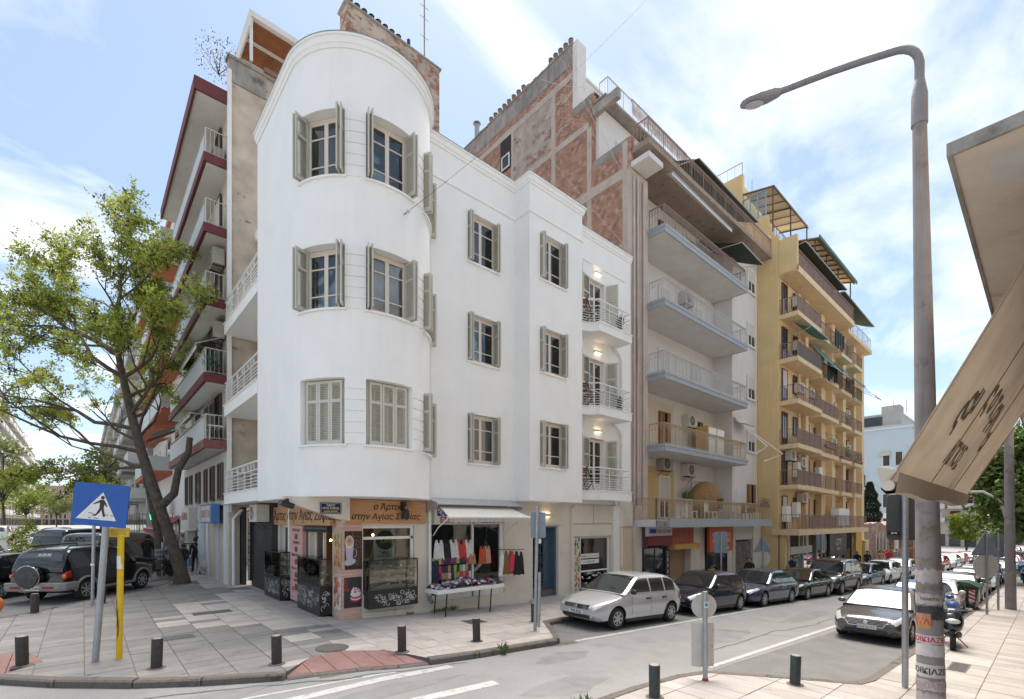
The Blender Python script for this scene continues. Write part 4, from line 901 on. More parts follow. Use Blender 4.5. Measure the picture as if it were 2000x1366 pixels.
# trestle table with piles of goods
t = thing('trestle_table', (9.0,12.2,gz(9,12)), 'white folding sales table in front of the clothes shop', 'table')
MB().box(7.7,10.25,11.85,12.6,.5,.62).build('tray', M_wood_w, t)
for xx in (8.05,9.75):
    for yy in (11.9,12.5): MB().bar((xx,yy,.5),(xx-.06,yy,gz(xx,yy)),.03,.03).build('leg', M_black, t)
r_ = random.Random(21); cl = [(.6,.58,.6),(.55,.05,.1),(.06,.05,.09),(.35,.03,.25),(.7,.66,.66),(.03,.12,.3),(.5,.25,.3),(.08,.07,.1),(.45,.42,.5)]; piles = [MB() for _ in cl]
for k in range(330):
    x, y = r_.uniform(7.78,10.2), r_.uniform(11.92,12.55); mi = r_.choice((0,0,2,2,4,4,7,7,1,3,8)) if x < 9.3 else r_.randrange(len(cl)); M = Matrix.Translation((x,y,.66+.1*r_.random()+.06*math.sin(x*3))) @ Matrix.Rotation(r_.uniform(0,6.28),4,'Z') @ Matrix.Rotation(r_.uniform(-.6,.6),4,'X') @ Matrix.Rotation(r_.uniform(-.6,.6),4,'Y')
    a, b = r_.uniform(.05,.12), r_.uniform(.04,.09); piles[mi].add([M @ Vector(p) for p in ((-a,-b,0),(0,-b*1.2,.03),(a,-b*.7,0),(a*.9,b,.02),(0,b,.04),(-a,b*.8,0))],[(0,1,4,5),(1,2,3,4)])
gp = thing('folded_clothing', (9,12.2,.62), 'jumbled heap of folded clothing on the white sales table', 'clothing')
for mi, mm in enumerate(piles): mm.build('garments', mat('cloth%d'%mi, cl[mi], .9, var=.3, scale=50), gp, kind='stuff')
# hanging clothes
def garment(x, y, z, wd, h, col, label, dirx=True, legs=False):
    t = thing('hanging_top', (x,y,z-h), label, 'clothing'); m = MB(); n = 6; pts = [(-.5,0),(-.32,.0),(-.26,.12),(-.1,-.02),(.1,-.02),(.26,.12),(.32,0),(.5,0)]
    prof = [(-.22,1),(-.13,1),(-.1,.84),(.1,.84),(.13,1),(.22,1),(.3,.72),(.33,.4),(.4,0),(.2,.02),(0,-.01),(-.2,.02),(-.4,0),(-.33,.4),(-.3,.72)]
    u = A3 if dirx else Vector((.5,-.85,0)).normalized(); nn = u.cross(U3)
    F = [Vector((x,y,z-h))+u*(a*wd)+U3*(b*h)-nn*(.0+.02*math.sin(a*14)) for a, b in prof]; Bk = [p+nn*.03 for p in F]
    k = len(F); m.add(F+Bk,[tuple(range(k)),tuple(range(2*k-1,k-1,-1))]+[(i,(i+1)%k,k+(i+1)%k,k+i) for i in range(k)]); m.build('fabric', mat('garment_%d_%d_%d'%tuple(int(c*99) for c in col), col, .9, var=.25, scale=25), t)
    MB().tube([Vector((x,y,z))-u*.16*wd,Vector((x,y,z+.05)),Vector((x,y,z))+u*.16*wd],.006,5).build('hanger', M_black, t)
for k, (x, z, wd, h, c, lb) in enumerate(((8.35,2.05,.5,.62,(.62,.62,.66),'white sleeveless top hanging leftmost in the clothes shop window'),(8.62,2.05,.5,.62,(.02,.02,.022),'black top between two white tops in the shop window'),(8.9,2.05,.55,.62,(.6,.6,.64),'white top left of the red one in the shop window'),(9.2,2.0,.6,.6,(.5,.06,.04),'bright red top hanging in the clothes shop window'),(9.5,2.03,.5,.62,(.62,.62,.64),'white top right of the red one in the shop window'),
    (9.62,1.62,.5,.4,(.4,.22,.12),'tan top hanging low beside the window mullion'),(10.1,1.8,.4,.6,(.5,.09,.04),'orange top behind the right shop pane'),(10.3,1.8,.4,.6,(.5,.32,.22),'peach top behind the right shop pane'))):
    garment(x,12.82,z,wd,h,c,lb)
for k, (x, z, wd, h, c, lb) in enumerate(((10.75,1.62,.6,.85,(.7,.69,.68),'white top at the back of the rail right of the shop'),(10.9,1.62,.6,.8,(.22,.10,.05),'brown spotted vest hanging outside right of the shop'),(11.12,1.6,.55,.7,(.55,.05,.08),'pink red vest hanging outside right of the shop'),(11.3,1.58,.6,.8,(.015,.015,.018),'black vest at the end of the outside rail'))): garment(x,12.45-.05*k,z,wd,h,c,lb,True)
t = thing('clothes_rail', (11,12.5,1.6), 'short black rail holding vests outside the clothes shop', 'rail'); MB().tube([(10.5,12.8,1.66),(10.6,12.4,1.68),(11.5,12.25,1.66)],.012,6).build('bar', M_black, t)
t = thing('goods_display', (8.7,12.75,.8), 'rows of small packaged stockings and bras in the shop window', 'display'); r_ = random.Random(5)
cols = [(.55,.04,.06),(.05,.03,.06),(.4,.25,.16),(.6,.58,.56),(.25,.03,.2),(.3,.45,.1)]; bx = [MB() for _ in cols]
for row, (z, hh) in enumerate(((1.38,.2),(1.12,.22),(.9,.2))):
    for k in range(13):
        x = 8.15+k*.115; mi = r_.randrange(6) if row else r_.choice((0,1,0,4,5)); bx[mi].mbox(Matrix.Translation((x,12.8-.02*row,z)) @ Matrix.Rotation(r_.uniform(-.15,.15),4,'Y'),.1,.03,hh)
for mi, mm in enumerate(bx):
    if mm.f: mm.build('packets', mat('packet%d'%mi, cols[mi], .5, var=.4, scale=40), t, kind='stuff')
m = MB()
for k, x in enumerate((8.45,8.6,8.75,8.95,9.1)): m.tube([(x,12.8,1.02),(x+.03,12.78,.8),(x,12.8,.62)],[.05,.04,.035],8)
m.build('stocking_legs', mat('stocking',(.2,.12,.08),.6,var=.4), t, smooth=True)
MB().box(8.06,8.3,12.72,12.78,.62,1.4).build('jeans', mat('dark_denim',(.02,.03,.06),.9,var=.4,scale=20), t)
MB().box(8.3,11.0,13.5,13.55,.1,2.5).build('interior_shade', mat('shop_shade',(.02,.02,.022),.8), WB)  # black sheet behind the goods; shade of the shop interior put in its colour
# ---- entrance
M_blue = mat('blue_grey_paint',(.085,.13,.18),.45,var=.06)
m = MB(); m.box(12.5,12.58,12.95,13.35,-1,2.45); m.box(13.82,13.9,12.95,13.35,-1,2.45); m.box(12.58,13.82,12.95,13.35,2.37,2.45); m.box(13.55,13.82,13.28,13.35,-1,2.37); m.box(12.58,13.55,13.3,13.35,-1,.05); dr = m.build('entrance_door', M_blue, WB)
MB().box(12.58,13.55,13.33,13.34,.05,2.37).build('pane', M_pane, dr)
m = MB()
for k in range(6): x = 12.7+k*.16; m.box(x,x+.02,13.28,13.3,.05,2.37)
r_ = random.Random(11)
for k in range(34):
    z = .12+k*.066; a = r_.randrange(5); b = min(a+r_.choice((1,2,2,3)),5); m.box(12.7+a*.16,12.72+b*.16,13.275,13.295,z,z+.018)
m.build('grille', M_blue, dr); MB().tube([(12.66,13.2,.9),(12.66,13.2,1.6)],.02,8).build('pull_handle', mat('brass',(.45,.3,.1),.3,.9), dr, smooth=True)
MB().prism([(12.3,12.45),(14.1,12.45),(14.1,13.3),(12.3,13.3)], -1.2, -.27).build('door_step', mat('marble',(.5,.49,.47),.5,var=.1), WB)
MB().box(12.35,14.05,12.74,12.828,2.52,2.6).build('door_hood', M_beige, WB)
lp = MB().box(12.95,13.4,12.74,12.828,2.82,2.95).build('wall_light', M_wood_w, WB); MB().box(12.97,13.38,12.75,12.82,2.953,2.957).build('lamp_glow', MATS['lit_lamp'], lp); MB().box(12.97,13.38,12.75,12.82,2.813,2.817).build('lamp_glow', MATS['lit_lamp'], lp)
# ---- shop with the picture column
MB().box(14.6,14.75,12.74,12.829,-1.2,3.2).build('pier', M_beige, WB); MB().box(17.3,17.75,12.7,12.829,-1.2,3.3).build('pier', M_wood_w, WB)
for a, b, z0, z1 in ((14.77,16.0,2.55,3.3),(16.04,17.28,2.55,3.3),(14.77,17.28,2.02,2.5)): MB().box(a,b,12.77,12.829,z0,z1).build('fascia_panel', M_beige, WB)
t = thing('shop_banner', (15.0,12.8,-.5), 'tall colourful banner of painted town houses left of the dark shop window', 'banner'); MB().box(14.78,15.2,12.78,12.82,-.7,1.98).build('board', mat('banner_cream',(.55,.52,.42),.6,var=.15,scale=8), t)
r_ = random.Random(8); cs = [(.45,.12,.05),(.02,.16,.13),(.5,.3,.12),(.08,.15,.05),(.6,.5,.35),(.35,.08,.04)]; bx = [MB() for _ in cs]
for k in range(60):
    x, z = r_.uniform(14.79,15.1), r_.uniform(-.6,1.85); a, b = r_.uniform(.04,.1), r_.uniform(.05,.14); mi = r_.randrange(6) if z < 1.5 else 1; dz = .001+k*.00008
    P = [(x,z),(x+a,z),(x+a,z+b),(x+a/2,z+b*1.4),(x,z+b)]; bx[mi].face([(px_,12.779-dz,pz) for px_, pz in P])
for mi, mm in enumerate(bx):
    if mm.f: mm.build('picture', mat('town_ink%d'%mi, cs[mi], .6, var=.2, scale=30), t, kind='stuff')
m = MB(); m.box(15.2,15.28,12.95,13.02,-1.2,2.0); m.box(17.2,17.3,12.95,13.02,-1.2,2.0); m.box(15.28,17.2,12.95,13.02,.52,.58); m.box(15.28,17.2,12.95,13.02,1.92,2.0); wf = m.build('shop_window', M_wood_w, WB); MB().box(15.28,17.2,12.98,12.985,-1,.52).build('pane', M_pane, wf); MB().box(15.28,17.2,12.98,12.985,.58,1.92).build('pane', M_pane, wf)
MB().box(15.2,17.3,13.2,13.25,-1.2,2.0).build('interior_shade', MATS['shop_shade'], WB)  # black sheet behind the glass, its colour stands in for indoor shade
for z, s_ in ((1.14,'ΕΝΟΙΚΙΑΖΕΤΑΙ ΤΗΛ 2310'),(.9,'Σ. ΣΤΑΘΗΣ 6977')):
    fb = MB().box(15.3,16.6,12.955,12.97,z-.05,z+.13).build('paper_strip', M_white_ink, wf); text(s_,.1,(15.95,12.953,z),A3,nY,M_ink,fb)
m = MB(); r_ = random.Random(3)
for k in range(26): x, z = r_.uniform(15.4,16.7), r_.uniform(-.4,.4); m.box(x,x+r_.uniform(.05,.25),12.965,12.97,z,z+r_.uniform(.015,.05))
m.build('lettering', M_white_ink, wf)
MB().box(17.78,18.78,12.74,12.829,-1.2,2.35).build('wall_panel', mat('peach_paint',(.60,.47,.33),.8,var=.06), WB)
m = MB()
for k in range(9): x = 17.8+k*.11; m.box(x,x+.09,12.72,12.829,2.4,3.5)
m.build('corrugated_panel', M_beige, WB)
# ================================================================ neighbouring buildings
def brickmat(name, axis, plaster, cover, b1=(.30,.10,.065), b2=(.42,.19,.13), mortar=(.42,.36,.31), bw=.24, rh=.085):
    m = bpy.data.materials.new(name); m.use_nodes = True; MATS[name] = m; t = m.node_tree; bs = t.nodes['Principled BSDF']; bs.inputs['Roughness'].default_value = .95
    g = N('ShaderNodeNewGeometry', t); sp = N('ShaderNodeSeparateXYZ', t); cb = N('ShaderNodeCombineXYZ', t); t.links.new(g.outputs['Position'], sp.inputs[0])
    t.links.new(sp.outputs[1 if axis == 'x' else 0], cb.inputs[0]); t.links.new(sp.outputs[2], cb.inputs[1])
    br = N('ShaderNodeTexBrick', t); br.inputs['Scale'].default_value = 1; br.inputs['Brick Width'].default_value = bw; br.inputs['Row Height'].default_value = rh; br.inputs['Mortar Size'].default_value = .014; br.inputs['Bias'].default_value = -.1
    br.inputs['Color1'].default_value = b1+(1,); br.inputs['Color2'].default_value = b2+(1,); br.inputs['Mortar'].default_value = mortar+(1,)
    nd = N('ShaderNodeTexNoise', t); nd.inputs['Scale'].default_value = 3; t.links.new(g.outputs['Position'], nd.inputs['Vector'])
    ad_ = N('ShaderNodeMix', t, data_type='VECTOR'); ad_.inputs[0].default_value = .035; t.links.new(cb.outputs[0], ad_.inputs[4]); t.links.new(nd.outputs['Color'], ad_.inputs[5]); t.links.new(ad_.outputs[1], br.inputs['Vector'])
    n1 = N('ShaderNodeTexNoise', t); n1.inputs['Scale'].default_value = 1.1; n1.inputs['Detail'].default_value = 10; n1.inputs['Roughness'].default_value = .74; mp_ = N('ShaderNodeMapping', t); mp_.inputs['Scale'].default_value = (1,1,1.7); t.links.new(g.outputs['Position'], mp_.inputs[0]); t.links.new(mp_.outputs[0], n1.inputs['Vector'])
    r1 = N('ShaderNodeValToRGB', t); r1.color_ramp.elements[0].position = cover; r1.color_ramp.elements[1].position = cover+.05; t.links.new(n1.outputs['Fac'], r1.inputs[0])
    n2 = N('ShaderNodeTexNoise', t); n2.inputs['Scale'].default_value = 1.6; n2.inputs['Detail'].default_value = 7; t.links.new(g.outputs['Position'], n2.inputs['Vector'])
    r2 = N('ShaderNodeValToRGB', t); r2.color_ramp.elements[0].position = .3; r2.color_ramp.elements[1].position = .72; r2.color_ramp.elements[0].color = tuple(c*.72 for c in plaster)+(1,); r2.color_ramp.elements[1].color = tuple(min(1,c*1.15) for c in plaster)+(1,); t.links.new(n2.outputs['Fac'], r2.inputs[0])
    n3 = N('ShaderNodeTexNoise', t); n3.inputs['Scale'].default_value = 4.5; n3.inputs['Detail'].default_value = 8; n3.inputs['Roughness'].default_value = .75; t.links.new(g.outputs['Position'], n3.inputs['Vector']); r3 = N('ShaderNodeValToRGB', t); r3.color_ramp.elements[0].position = .36; r3.color_ramp.elements[1].position = .66; r3.color_ramp.elements[0].color = (.42,.38,.36,1); r3.color_ramp.elements[1].color = (1.25,1.2,1.15,1); t.links.new(n3.outputs['Fac'], r3.inputs[0]); mb = N('ShaderNodeMix', t, data_type='RGBA', blend_type='MULTIPLY'); mb.inputs[0].default_value = 1; t.links.new(br.outputs['Color'], mb.inputs[6]); t.links.new(r3.outputs[0], mb.inputs[7])
    mm = N('ShaderNodeMix', t, data_type='RGBA'); t.links.new(r1.outputs[0], mm.inputs[0]); t.links.new(mb.outputs[2], mm.inputs[6]); t.links.new(r2.outputs[0], mm.inputs[7]); t.links.new(mm.outputs[2], bs.inputs['Base Color'])
    sm = N('ShaderNodeMath', t, operation='MULTIPLY_ADD'); t.links.new(r1.outputs[0], sm.inputs[0]); sm.inputs[1].default_value = .8; t.links.new(br.outputs['Fac'], sm.inputs[2])
    bp = N('ShaderNodeBump', t); bp.inputs['Strength'].default_value = .7; bp.inputs['Distance'].default_value = .02; t.links.new(n2.outputs['Fac'], bp.inputs['Height']); bp2 = N('ShaderNodeBump', t); bp2.inputs['Strength'].default_value = .5; bp2.inputs['Distance'].default_value = .015; t.links.new(sm.outputs[0], bp2.inputs['Height']); t.links.new(bp.outputs[0], bp2.inputs['Normal']); t.links.new(bp2.outputs[0], bs.inputs['Normal'])
    return m
M_brk = brickmat('bare_brick', 'x', (.52,.42,.34), .575, (.34,.12,.075), (.48,.235,.165), (.5,.42,.35)); M_brk2 = brickmat('plastered_brick', 'x', (.43,.37,.32), .42); M_brkR = brickmat('party_plaster', 'y', (.56,.46,.37), .35); M_brkT = brickmat('stack_brick', 'y', (.52,.42,.34), .47)
M_cfr = mat('concrete_frame', (.47,.40,.34), .9, var=.14, scale=2, bump=.3, bscale=20, streak=.3)
M_stain = mat('stained_plaster', (.30,.275,.25), .95, var=.3, scale=1.2, bump=.3, bscale=15, streak=.6, dirt=((.13,.12,.11), .56, 1.4))
M_pinkw = mat('pink_beige_render', (.52,.435,.385), .85, var=.1, scale=1.5, bump=.15, bscale=20, streak=.55, dirt=((.62,.55,.48), .6, 3))
M_offw = mat('offwhite_render', (.66,.635,.615), .8, var=.05, scale=1, streak=.12)
M_slabB = mat('blue_grey_fascia', (.33,.36,.39), .6, var=.08, scale=4, dirt=((.22,.23,.24), .64, 5))
M_soff = mat('white_soffit', (.63,.615,.60), .85, var=.07, scale=1.5, dirt=((.45,.42,.39), .63, 2))
M_tan = mat('tan_iron', (.42,.30,.17), .5, var=.1); M_rail = mat('pale_iron', (.50,.47,.44), .5, var=.12); M_rust = mat('brown_iron', (.29,.20,.165), .6, var=.2)
M_brwn = mat('brown_wood', (.24,.12,.045), .6, var=.2, scale=10); M_dkbr = mat('dark_brown_wood', (.10,.065,.045), .6, var=.2, scale=10)
M_green = mat('dark_green_canvas', (.045,.055,.045), .9, var=.2); M_green2 = mat('sea_green_canvas', (.10,.22,.19), .9, var=.12)
M_grn_edge = mat('green_paint', (.05,.13,.10), .6)
def baluster_rail(parent, path, z, h, mt, sp=.13, top=.045, thin=.012, belly=False, low=.08, name='railing'):
    m = MB()
    for a, b in zip(path[:-1], path[1:]):
        a, b = Vector((*a,z)), Vector((*b,z)); L = (b-a).length; n = max(1, int(L/sp))
        m.bar(a+U3*h,b+U3*h,top,top*.7); m.bar(a+U3*low,b+U3*low,.02,.02)
        if belly: m.bar(a+U3*(h*.72),b+U3*(h*.72),.014,.014)
        for k in range(n+1):
            p = a+(b-a)*(k/n); post = k%8 == 0; m.bar(p+U3*(0 if post else low),p+U3*h,.03 if post else thin,.03 if post else thin)
            if belly and k < n: q = a+(b-a)*((k+.5)/n); m.bar(p+U3*(h*.72),q+U3*h,.01,.01); m.bar(a+(b-a)*((k+1)/n)+U3*(h*.72),q+U3*h,.01,.01)
    return m.build(name, mt, parent)
def opening(parent, o, u, n, wd, h, mfr, name='window', shut=None, mg=None, bars=(), leaves=2, deep=.0):
    """simple framed unit set on a wall face, slightly proud; o = lower left"""
    o, u, n = Vector(o), Vector(u), Vector(n); M = Matrix((u.to_4d(), n.to_4d(), (0,0,1,0), (0,0,0,1))).transposed(); M[3] = (0,0,0,1); M.translation = o
    f = MB(); B = lambda m, a, b, c, d, t0, t1: m.mbox(M @ Matrix.Translation(((a+b)/2,(t0+t1)/2,(c+d)/2)), b-a, t1-t0, d-c)
    e = .06; B(f,0,e,0,h,-.02,.05); B(f,wd-e,wd,0,h,-.02,.05); B(f,e,wd-e,h-e,h,-.02,.05); B(f,e,wd-e,0,e,-.02,.05)
    for k in range(1,leaves): B(f,wd*k/leaves-.03,wd*k/leaves+.03,e,h-e,-.02,.03)
    for b in bars: B(f,e,wd-e,h*b-.015,h*b+.015,-.01,.025)
    w_ = f.build(name, mfr, parent)
    g = MB(); B(g,e,wd-e,e,h-e,.004,.01); g.build('pane', mg or M_paned, w_)
    if shut == 'roller':
        s = MB(); k = int(h*.55/.06)
        for q in range(k): B(s,e,wd-e,h-e-(q+1)*.06+.006,h-e-q*.06,.012,.032)
        s.build('roller_blind', M_blind, w_)
    elif shut == 'wood':
        for sg in (0,1):
            s = MB(); a = 0 if not sg else wd-.34*wd; B(s,a+.01,a+.34*wd-.01,.02,h-.02,.052,.085)
            for q in range(int(h/.09)): B(s,a+.05,a+.34*wd-.05,.08+q*.09,.12+q*.09,.085,.096)
            s.build('shutter', M_brwn, w_)
    return w_
M_paned = mat('dark_window_glass', (.025,.03,.034), .06, var=.3, scale=1.5, spec=.6); M_blind = mat('roller_blind', (.60,.57,.52), .6, var=.05)
# ---------------- building with the bare brick flank
B2 = thing('apartment_building', (26,14,-1), 'tall apartment building with bare brick flank and blue grey balconies', 'building')
prof = [(12.84,-1.5),(12.84,20.4),(15.1,20.4),(15.1,23.85),(16.36,23.85),(16.36,27.2),(30,27.2),(30,-1.5)]
m = MB(); k = len(prof); m.add([(18.8,y,z) for y, z in prof]+[(19.1,y,z) for y, z in prof],[tuple(range(k)),tuple(range(2*k-1,k-1,-1))]+[((i+1)%k,i,k+i,k+(i+1)%k) for i in range(k)]); m.build('party_wall', M_brk, B2)
def slabx(y0, y1, z0, z1, mt, nm, t=.025): MB().box(18.8-t,18.799,y0,y1,z0,z1).build(nm, mt, B2)
slabx(16.4,30,25.42,25.75,M_cfr,'beam'); slabx(15.3,30,22.22,22.55,M_cfr,'beam'); slabx(13.05,30,18.62,19.1,M_cfr,'beam')
for y0, y1, z0, z1 in ((17.55,17.85,22.55,25.42),(17.55,17.85,19.1,22.22),(15.12,15.4,19.1,22.22),(13.0,13.28,14.6,18.62),(15.12,15.4,14.6,18.62),(20.9,21.1,22.55,25.42),(13.0,13.28,19.1,20.3)): slabx(y0,y1,z0,z1,M_cfr,'column',.02)
slabx(16.4,30,26.2,27.19,M_stain,'stained_band',.012); slabx(17.86,20.9,22.56,25.41,M_brk2,'plaster_panel',.01); slabx(13.1,15.0,20.0,20.39,M_stain,'stained_band',.012); slabx(15.15,16.3,23.4,23.84,M_stain,'stained_band',.012)
m = MB(); m.box(18.76,18.798,21.1,22.05,23.5,25.42); m.build('slot_shade', M_dark, B2); opening(B2,(18.758,21.9,23.6),(0,-1,0),nX,.7,.8,M_wood_w,leaves=1)  # dark box on the wall face; the recess shade is put into its colour
MB().box(18.802,19.5,16.05,16.355,23.6,27.25).build('end_wall', M_offw, B2)
m = MB(); m.add([(18.74,16.3,27.2),(18.74,30,27.2),(19.2,30,27.2),(19.2,16.3,27.2),(18.74,16.3,27.26),(18.74,30,27.26),(19.2,30,27.26),(19.2,16.3,27.26)],[(0,3,2,1),(4,5,6,7),(0,1,5,4),(1,2,6,5),(2,3,7,6),(3,0,4,7)]); m.build('wall_cap', M_stain, B2)
rq = random.Random(5); m = MB()
for k in range(46):
    y_ = 16.4+k*.29; m.box(18.77+rq.uniform(-.02,.02),19.1,y_,y_+.27,27.26,27.26+rq.choice((.0,.03,.06,.1))+.01)
m.build('loose_masonry', M_stain, B2, kind='stuff')
ORD = ('first','second','third','fourth','fifth','sixth','seventh','eighth')
pots = [16.6+.36*k for k in range(5)]+[20.2+.42*k for k in range(8)]
for k, yy in enumerate(pots):
    t = thing('chimney_pot', (18.95,yy,27.26), '%s clay pot from the white end strip in the %s row on the brick flank' % (ORD[k if k < 5 else k-5], 'upper' if k < 5 else 'lower'), 'chimney', 'clay pots on the %s end of the brick flank' % ('upper' if k < 5 else 'lower')); MB().lathe([(.11,0),(.1,.28),(.13,.3),(.13,.36)],(18.95,yy,27.26),10).build('flue', mat('clay',(.26,.17,.13),.9,var=.2), t, smooth=30); MB().lathe([(.15,.42),(.15,.44),(.02,.52)],(18.95,yy,27.26),10).build('cowl', M_grey, t, smooth=30)
t = thing('roof_flue', (18.95,24.6,27.26), 'tall metal flue with a pointed cap on the brick flank', 'chimney'); MB().tube([(18.95,24.6,27.2),(18.95,24.6,28.2)],.16,10).build('flue', M_grey, t, smooth=True); MB().lathe([(.26,28.25),(.26,28.28),(.02,28.45)],(18.95,24.6,0),10).build('cap', M_grey, t)
# front
MB().box(18.785,20.2,12.835,13.1,-1.5,18.9).build('front_wall', M_pinkw, B2)
m = MB()
for x, r_ in ((18.95,.045),(19.25,.06),(19.45,.02),(19.72,.05)): m.tube([(x,12.76,18.6),(x+.02,12.76,10),(x,12.76,3.4)],r_,8)
m.build('pipes', M_pinkw, B2, smooth=True)
MB().box(20.2,29.4,14.0,14.2,2.6,19.5).build('recess_wall', M_offw, B2)
m = MB(); m.box(29.4,33.15,12.84,13.0,3.2,19.5); m.box(29.4,29.55,13.0,14.0,2.6,19.5); m.box(33.0,33.15,13.0,16,-1.5,19.5); m.build('wing_wall', M_offw, B2)
MB().box(20.0,20.2,13.1,14.0,2.6,19.5).build('return_wall', mat('peach_render',(.55,.40,.30),.85,var=.06), B2)
FL = (2.8,6.27,9.65,13.05,16.5)
railm = (M_tan,M_tan,M_rail,M_rail,M_rust)
for i, z in enumerate(FL):
    x1 = 29.35 if i else 32.0; x0 = 20.22 if i else 19.0
    if i:
        MB().box(x0,x1,11.98,14.0,z-.3,z).build('balcony_slab', M_soff, B2)
        MB().sweep([(x0,12.83),(x0,11.95),(x1,11.95),(x1,12.83)],[(-.03,z-.32),(.03,z-.32),(.03,z-.12),(.06,z-.1),(.06,z+.02),(-.03,z+.02)]).build('slab_fascia', M_slabB, B2)
    else:
        MB().box(x0,x1,11.6,12.83,z-.42,z-.1).build('balcony_slab', M_soff, B2); MB().box(x0+.9,x1,11.5,11.6,z-.45,z-.05).build('slab_fascia', M_slabB, B2)
        MB().box(x0-.1,x0+.9,11.5,11.6,z-.42,z-.12).build('slab_fascia', M_stain, B2); MB().box(20.2,29.4,12.83,14,z-.3,z-.1).build('floor_slab', M_soff, B2)
    yf = 12.02 if i else 11.68
    baluster_rail(B2,[(x0+.05,12.8),(x0+.05,yf),(x1-.05,yf),(x1-.05,12.8)],z+.02 if i else z-.1,.98,railm[i],.13,.05,.014,belly=True)
    # doors and windows on the recess wall
    wallc = None
    if i < 2: MB().box(20.25,24.6,13.97,13.999,z,z+2.75).build('painted_panel', mat('ochre_render' if i == 0 else 'cream_paint',(.55,.40,.20) if i == 0 else (.62,.55,.44),.85,var=.05), B2)
    mf = (M_wood_w,M_brwn,M_wood_w,M_wood_w,M_dkbr)[i]; shn = ('roller','wood','roller','roller','wood')[i]
    opening(B2,(20.45,13.95,z),A3,nY,.95,2.3,mf,'balcony_door',shn); opening(B2,(23.0,13.95,z),A3,nY,1.1,2.3,mf,'balcony_door',shn)
    opening(B2,(26.6,13.95,z),A3,nY,1.2,2.3,mf,'balcony_door','roller' if i != 1 else 'wood')
    opening(B2,(31.5,12.79,z+.8 if i else z),A3,nY,1.1,1.5 if i else 2.2,M_wood_w if i else M_brwn,'window' if i else 'balcony_door','roller' if i else 'wood'); MB().box(31.4,32.7,12.72,12.84,z+.72,z+.79).build('sill', M_offw, B2)
MB().box(18.9,33.6,11.95,16.3,19.62,19.85).build('roof_slab', mat('eave_concrete',(.30,.235,.195),.9,var=.2,scale=2,dirt=((.17,.135,.11),.55,2)), B2); baluster_rail(B2,[(18.95,12.8),(18.95,12.02),(33.5,12.02),(33.5,14)],19.85,.98,M_rust,.16,.05,.014,belly=True)
MB().box(18.83,20.0,11.9,12.84,18.95,19.2).build('ledge', M_soff, B2)
MB().box(19.1,27.0,14.9,15.1,19.85,23.3).build('upper_wall', M_offw, B2); MB().box(18.9,27.3,14.35,16.4,23.36,23.45).build('roof_slab', M_stain, B2); baluster_rail(B2,[(19.15,14.9),(19.15,14.4),(27.2,14.4)],23.45,.95,M_rail,.16)
MB().box(19.5,25.5,16.36,16.6,23.45,26.0).build('upper_wall', M_offw, B2); MB().box(19.5,25.5,16.3,20,26.0,26.12).build('roof_slab', M_soff, B2)
MB().box(18.84,19.1,13.6,15.1,22.75,23.2).build('ledge', M_stain, B2)
for x in (20.5,23.5): opening(B2,(x,14.85,19.95),A3,nY,1.3,2.3,M_wood_w,'balcony_door','roller'); opening(B2,(x,16.31,23.5),A3,nY,1.2,2.2,M_dkbr,'balcony_door')
def canopy(parent_label, a, b, c, d, mt, nm='awning', arms=True, valance=.0, cat='awning', thick=.02):
    """sloping canvas; a,b at the wall, c,d at the front"""
    t = thing(nm, (Vector(a)+Vector(b))/2, parent_label, cat); a, b, c, d = [Vector(p) for p in (a,b,c,d)]; m = MB(); n = 8; vs = []
    for k in range(n+1):
        s_ = k/n
        for p, q in ((a,d),(b,c)): vs.append(p+(q-p)*s_-U3*.12*math.sin(math.pi*s_))
    dn = Vector((0,0,-thick)); q = len(vs)
    m.add(vs+[v+dn for v in vs],[(2*i,2*i+1,2*i+3,2*i+2) for i in range(n)]+[(q+2*i,q+2*i+2,q+2*i+3,q+2*i+1) for i in range(n)]+[(0,2*n,q+2*n,q)][:0]); m.build('canvas', mt, t, smooth=True)
    MB().tube([d,c],.035,8).build('front_bar', M_grey, t, smooth=True)
    if arms:
        for p, q in ((a,d),(b,c)): MB().tube([p-U3*.9,q],.018,6).build('arm', M_rail, t)
    if valance: MB().add([d,c,c-U3*valance,d-U3*valance],[(0,1,2,3)]).build('valance', mt, t)
    return t
canopy('large dark green canvas awning over the roof terrace behind the brick flank',(23.2,14.6,22.5),(30.6,14.6,22.5),(31.2,12.0,21.15),(23.6,12.0,21.3),M_green)
canopy('folded dark canvas awning under the eave above the top blue grey balcony',(27.2,13.9,19.3),(29.8,13.9,19.3),(30.6,11.5,18.1),(27.6,11.5,18.3),M_green)
canopy('rolled pale awning stretched along the eave above the top balcony',(20.6,12.3,19.4),(27.0,12.3,19.4),(27.0,11.8,18.9),(20.6,11.8,19.05),M_soff,arms=False,valance=.15)
canopy('striped sheet hung along the upper roof terrace rail',(21.0,14.36,24.35),(26.6,14.36,24.35),(26.6,14.28,24.3),(21.0,14.28,24.3),mat('sheet_cloth',(.55,.5,.5),.9,var=.4,scale=3),arms=False,valance=.75)
canopy('retracted beige awning with long white arms beside the second floor balcony',(29.5,12.75,9.0),(31.0,12.75,9.0),(31.0,12.2,8.5),(29.5,12.2,8.5),M_beige,arms=False,valance=.2)
t = thing('awning', (30,12,6), 'bent white awning arms without canvas beside the first blue grey balcony', 'awning'); MB().tube([(29.5,12.7,8.8),(30.4,11.2,7.1),(29.6,11.6,6.6)],.035,6).build('arm', M_wood_w, t, smooth=True); MB().tube([(31.1,12.7,8.5),(32.3,11.0,6.8),(31.0,11.6,6.3)],.035,6).build('arm', M_wood_w, t, smooth=True)
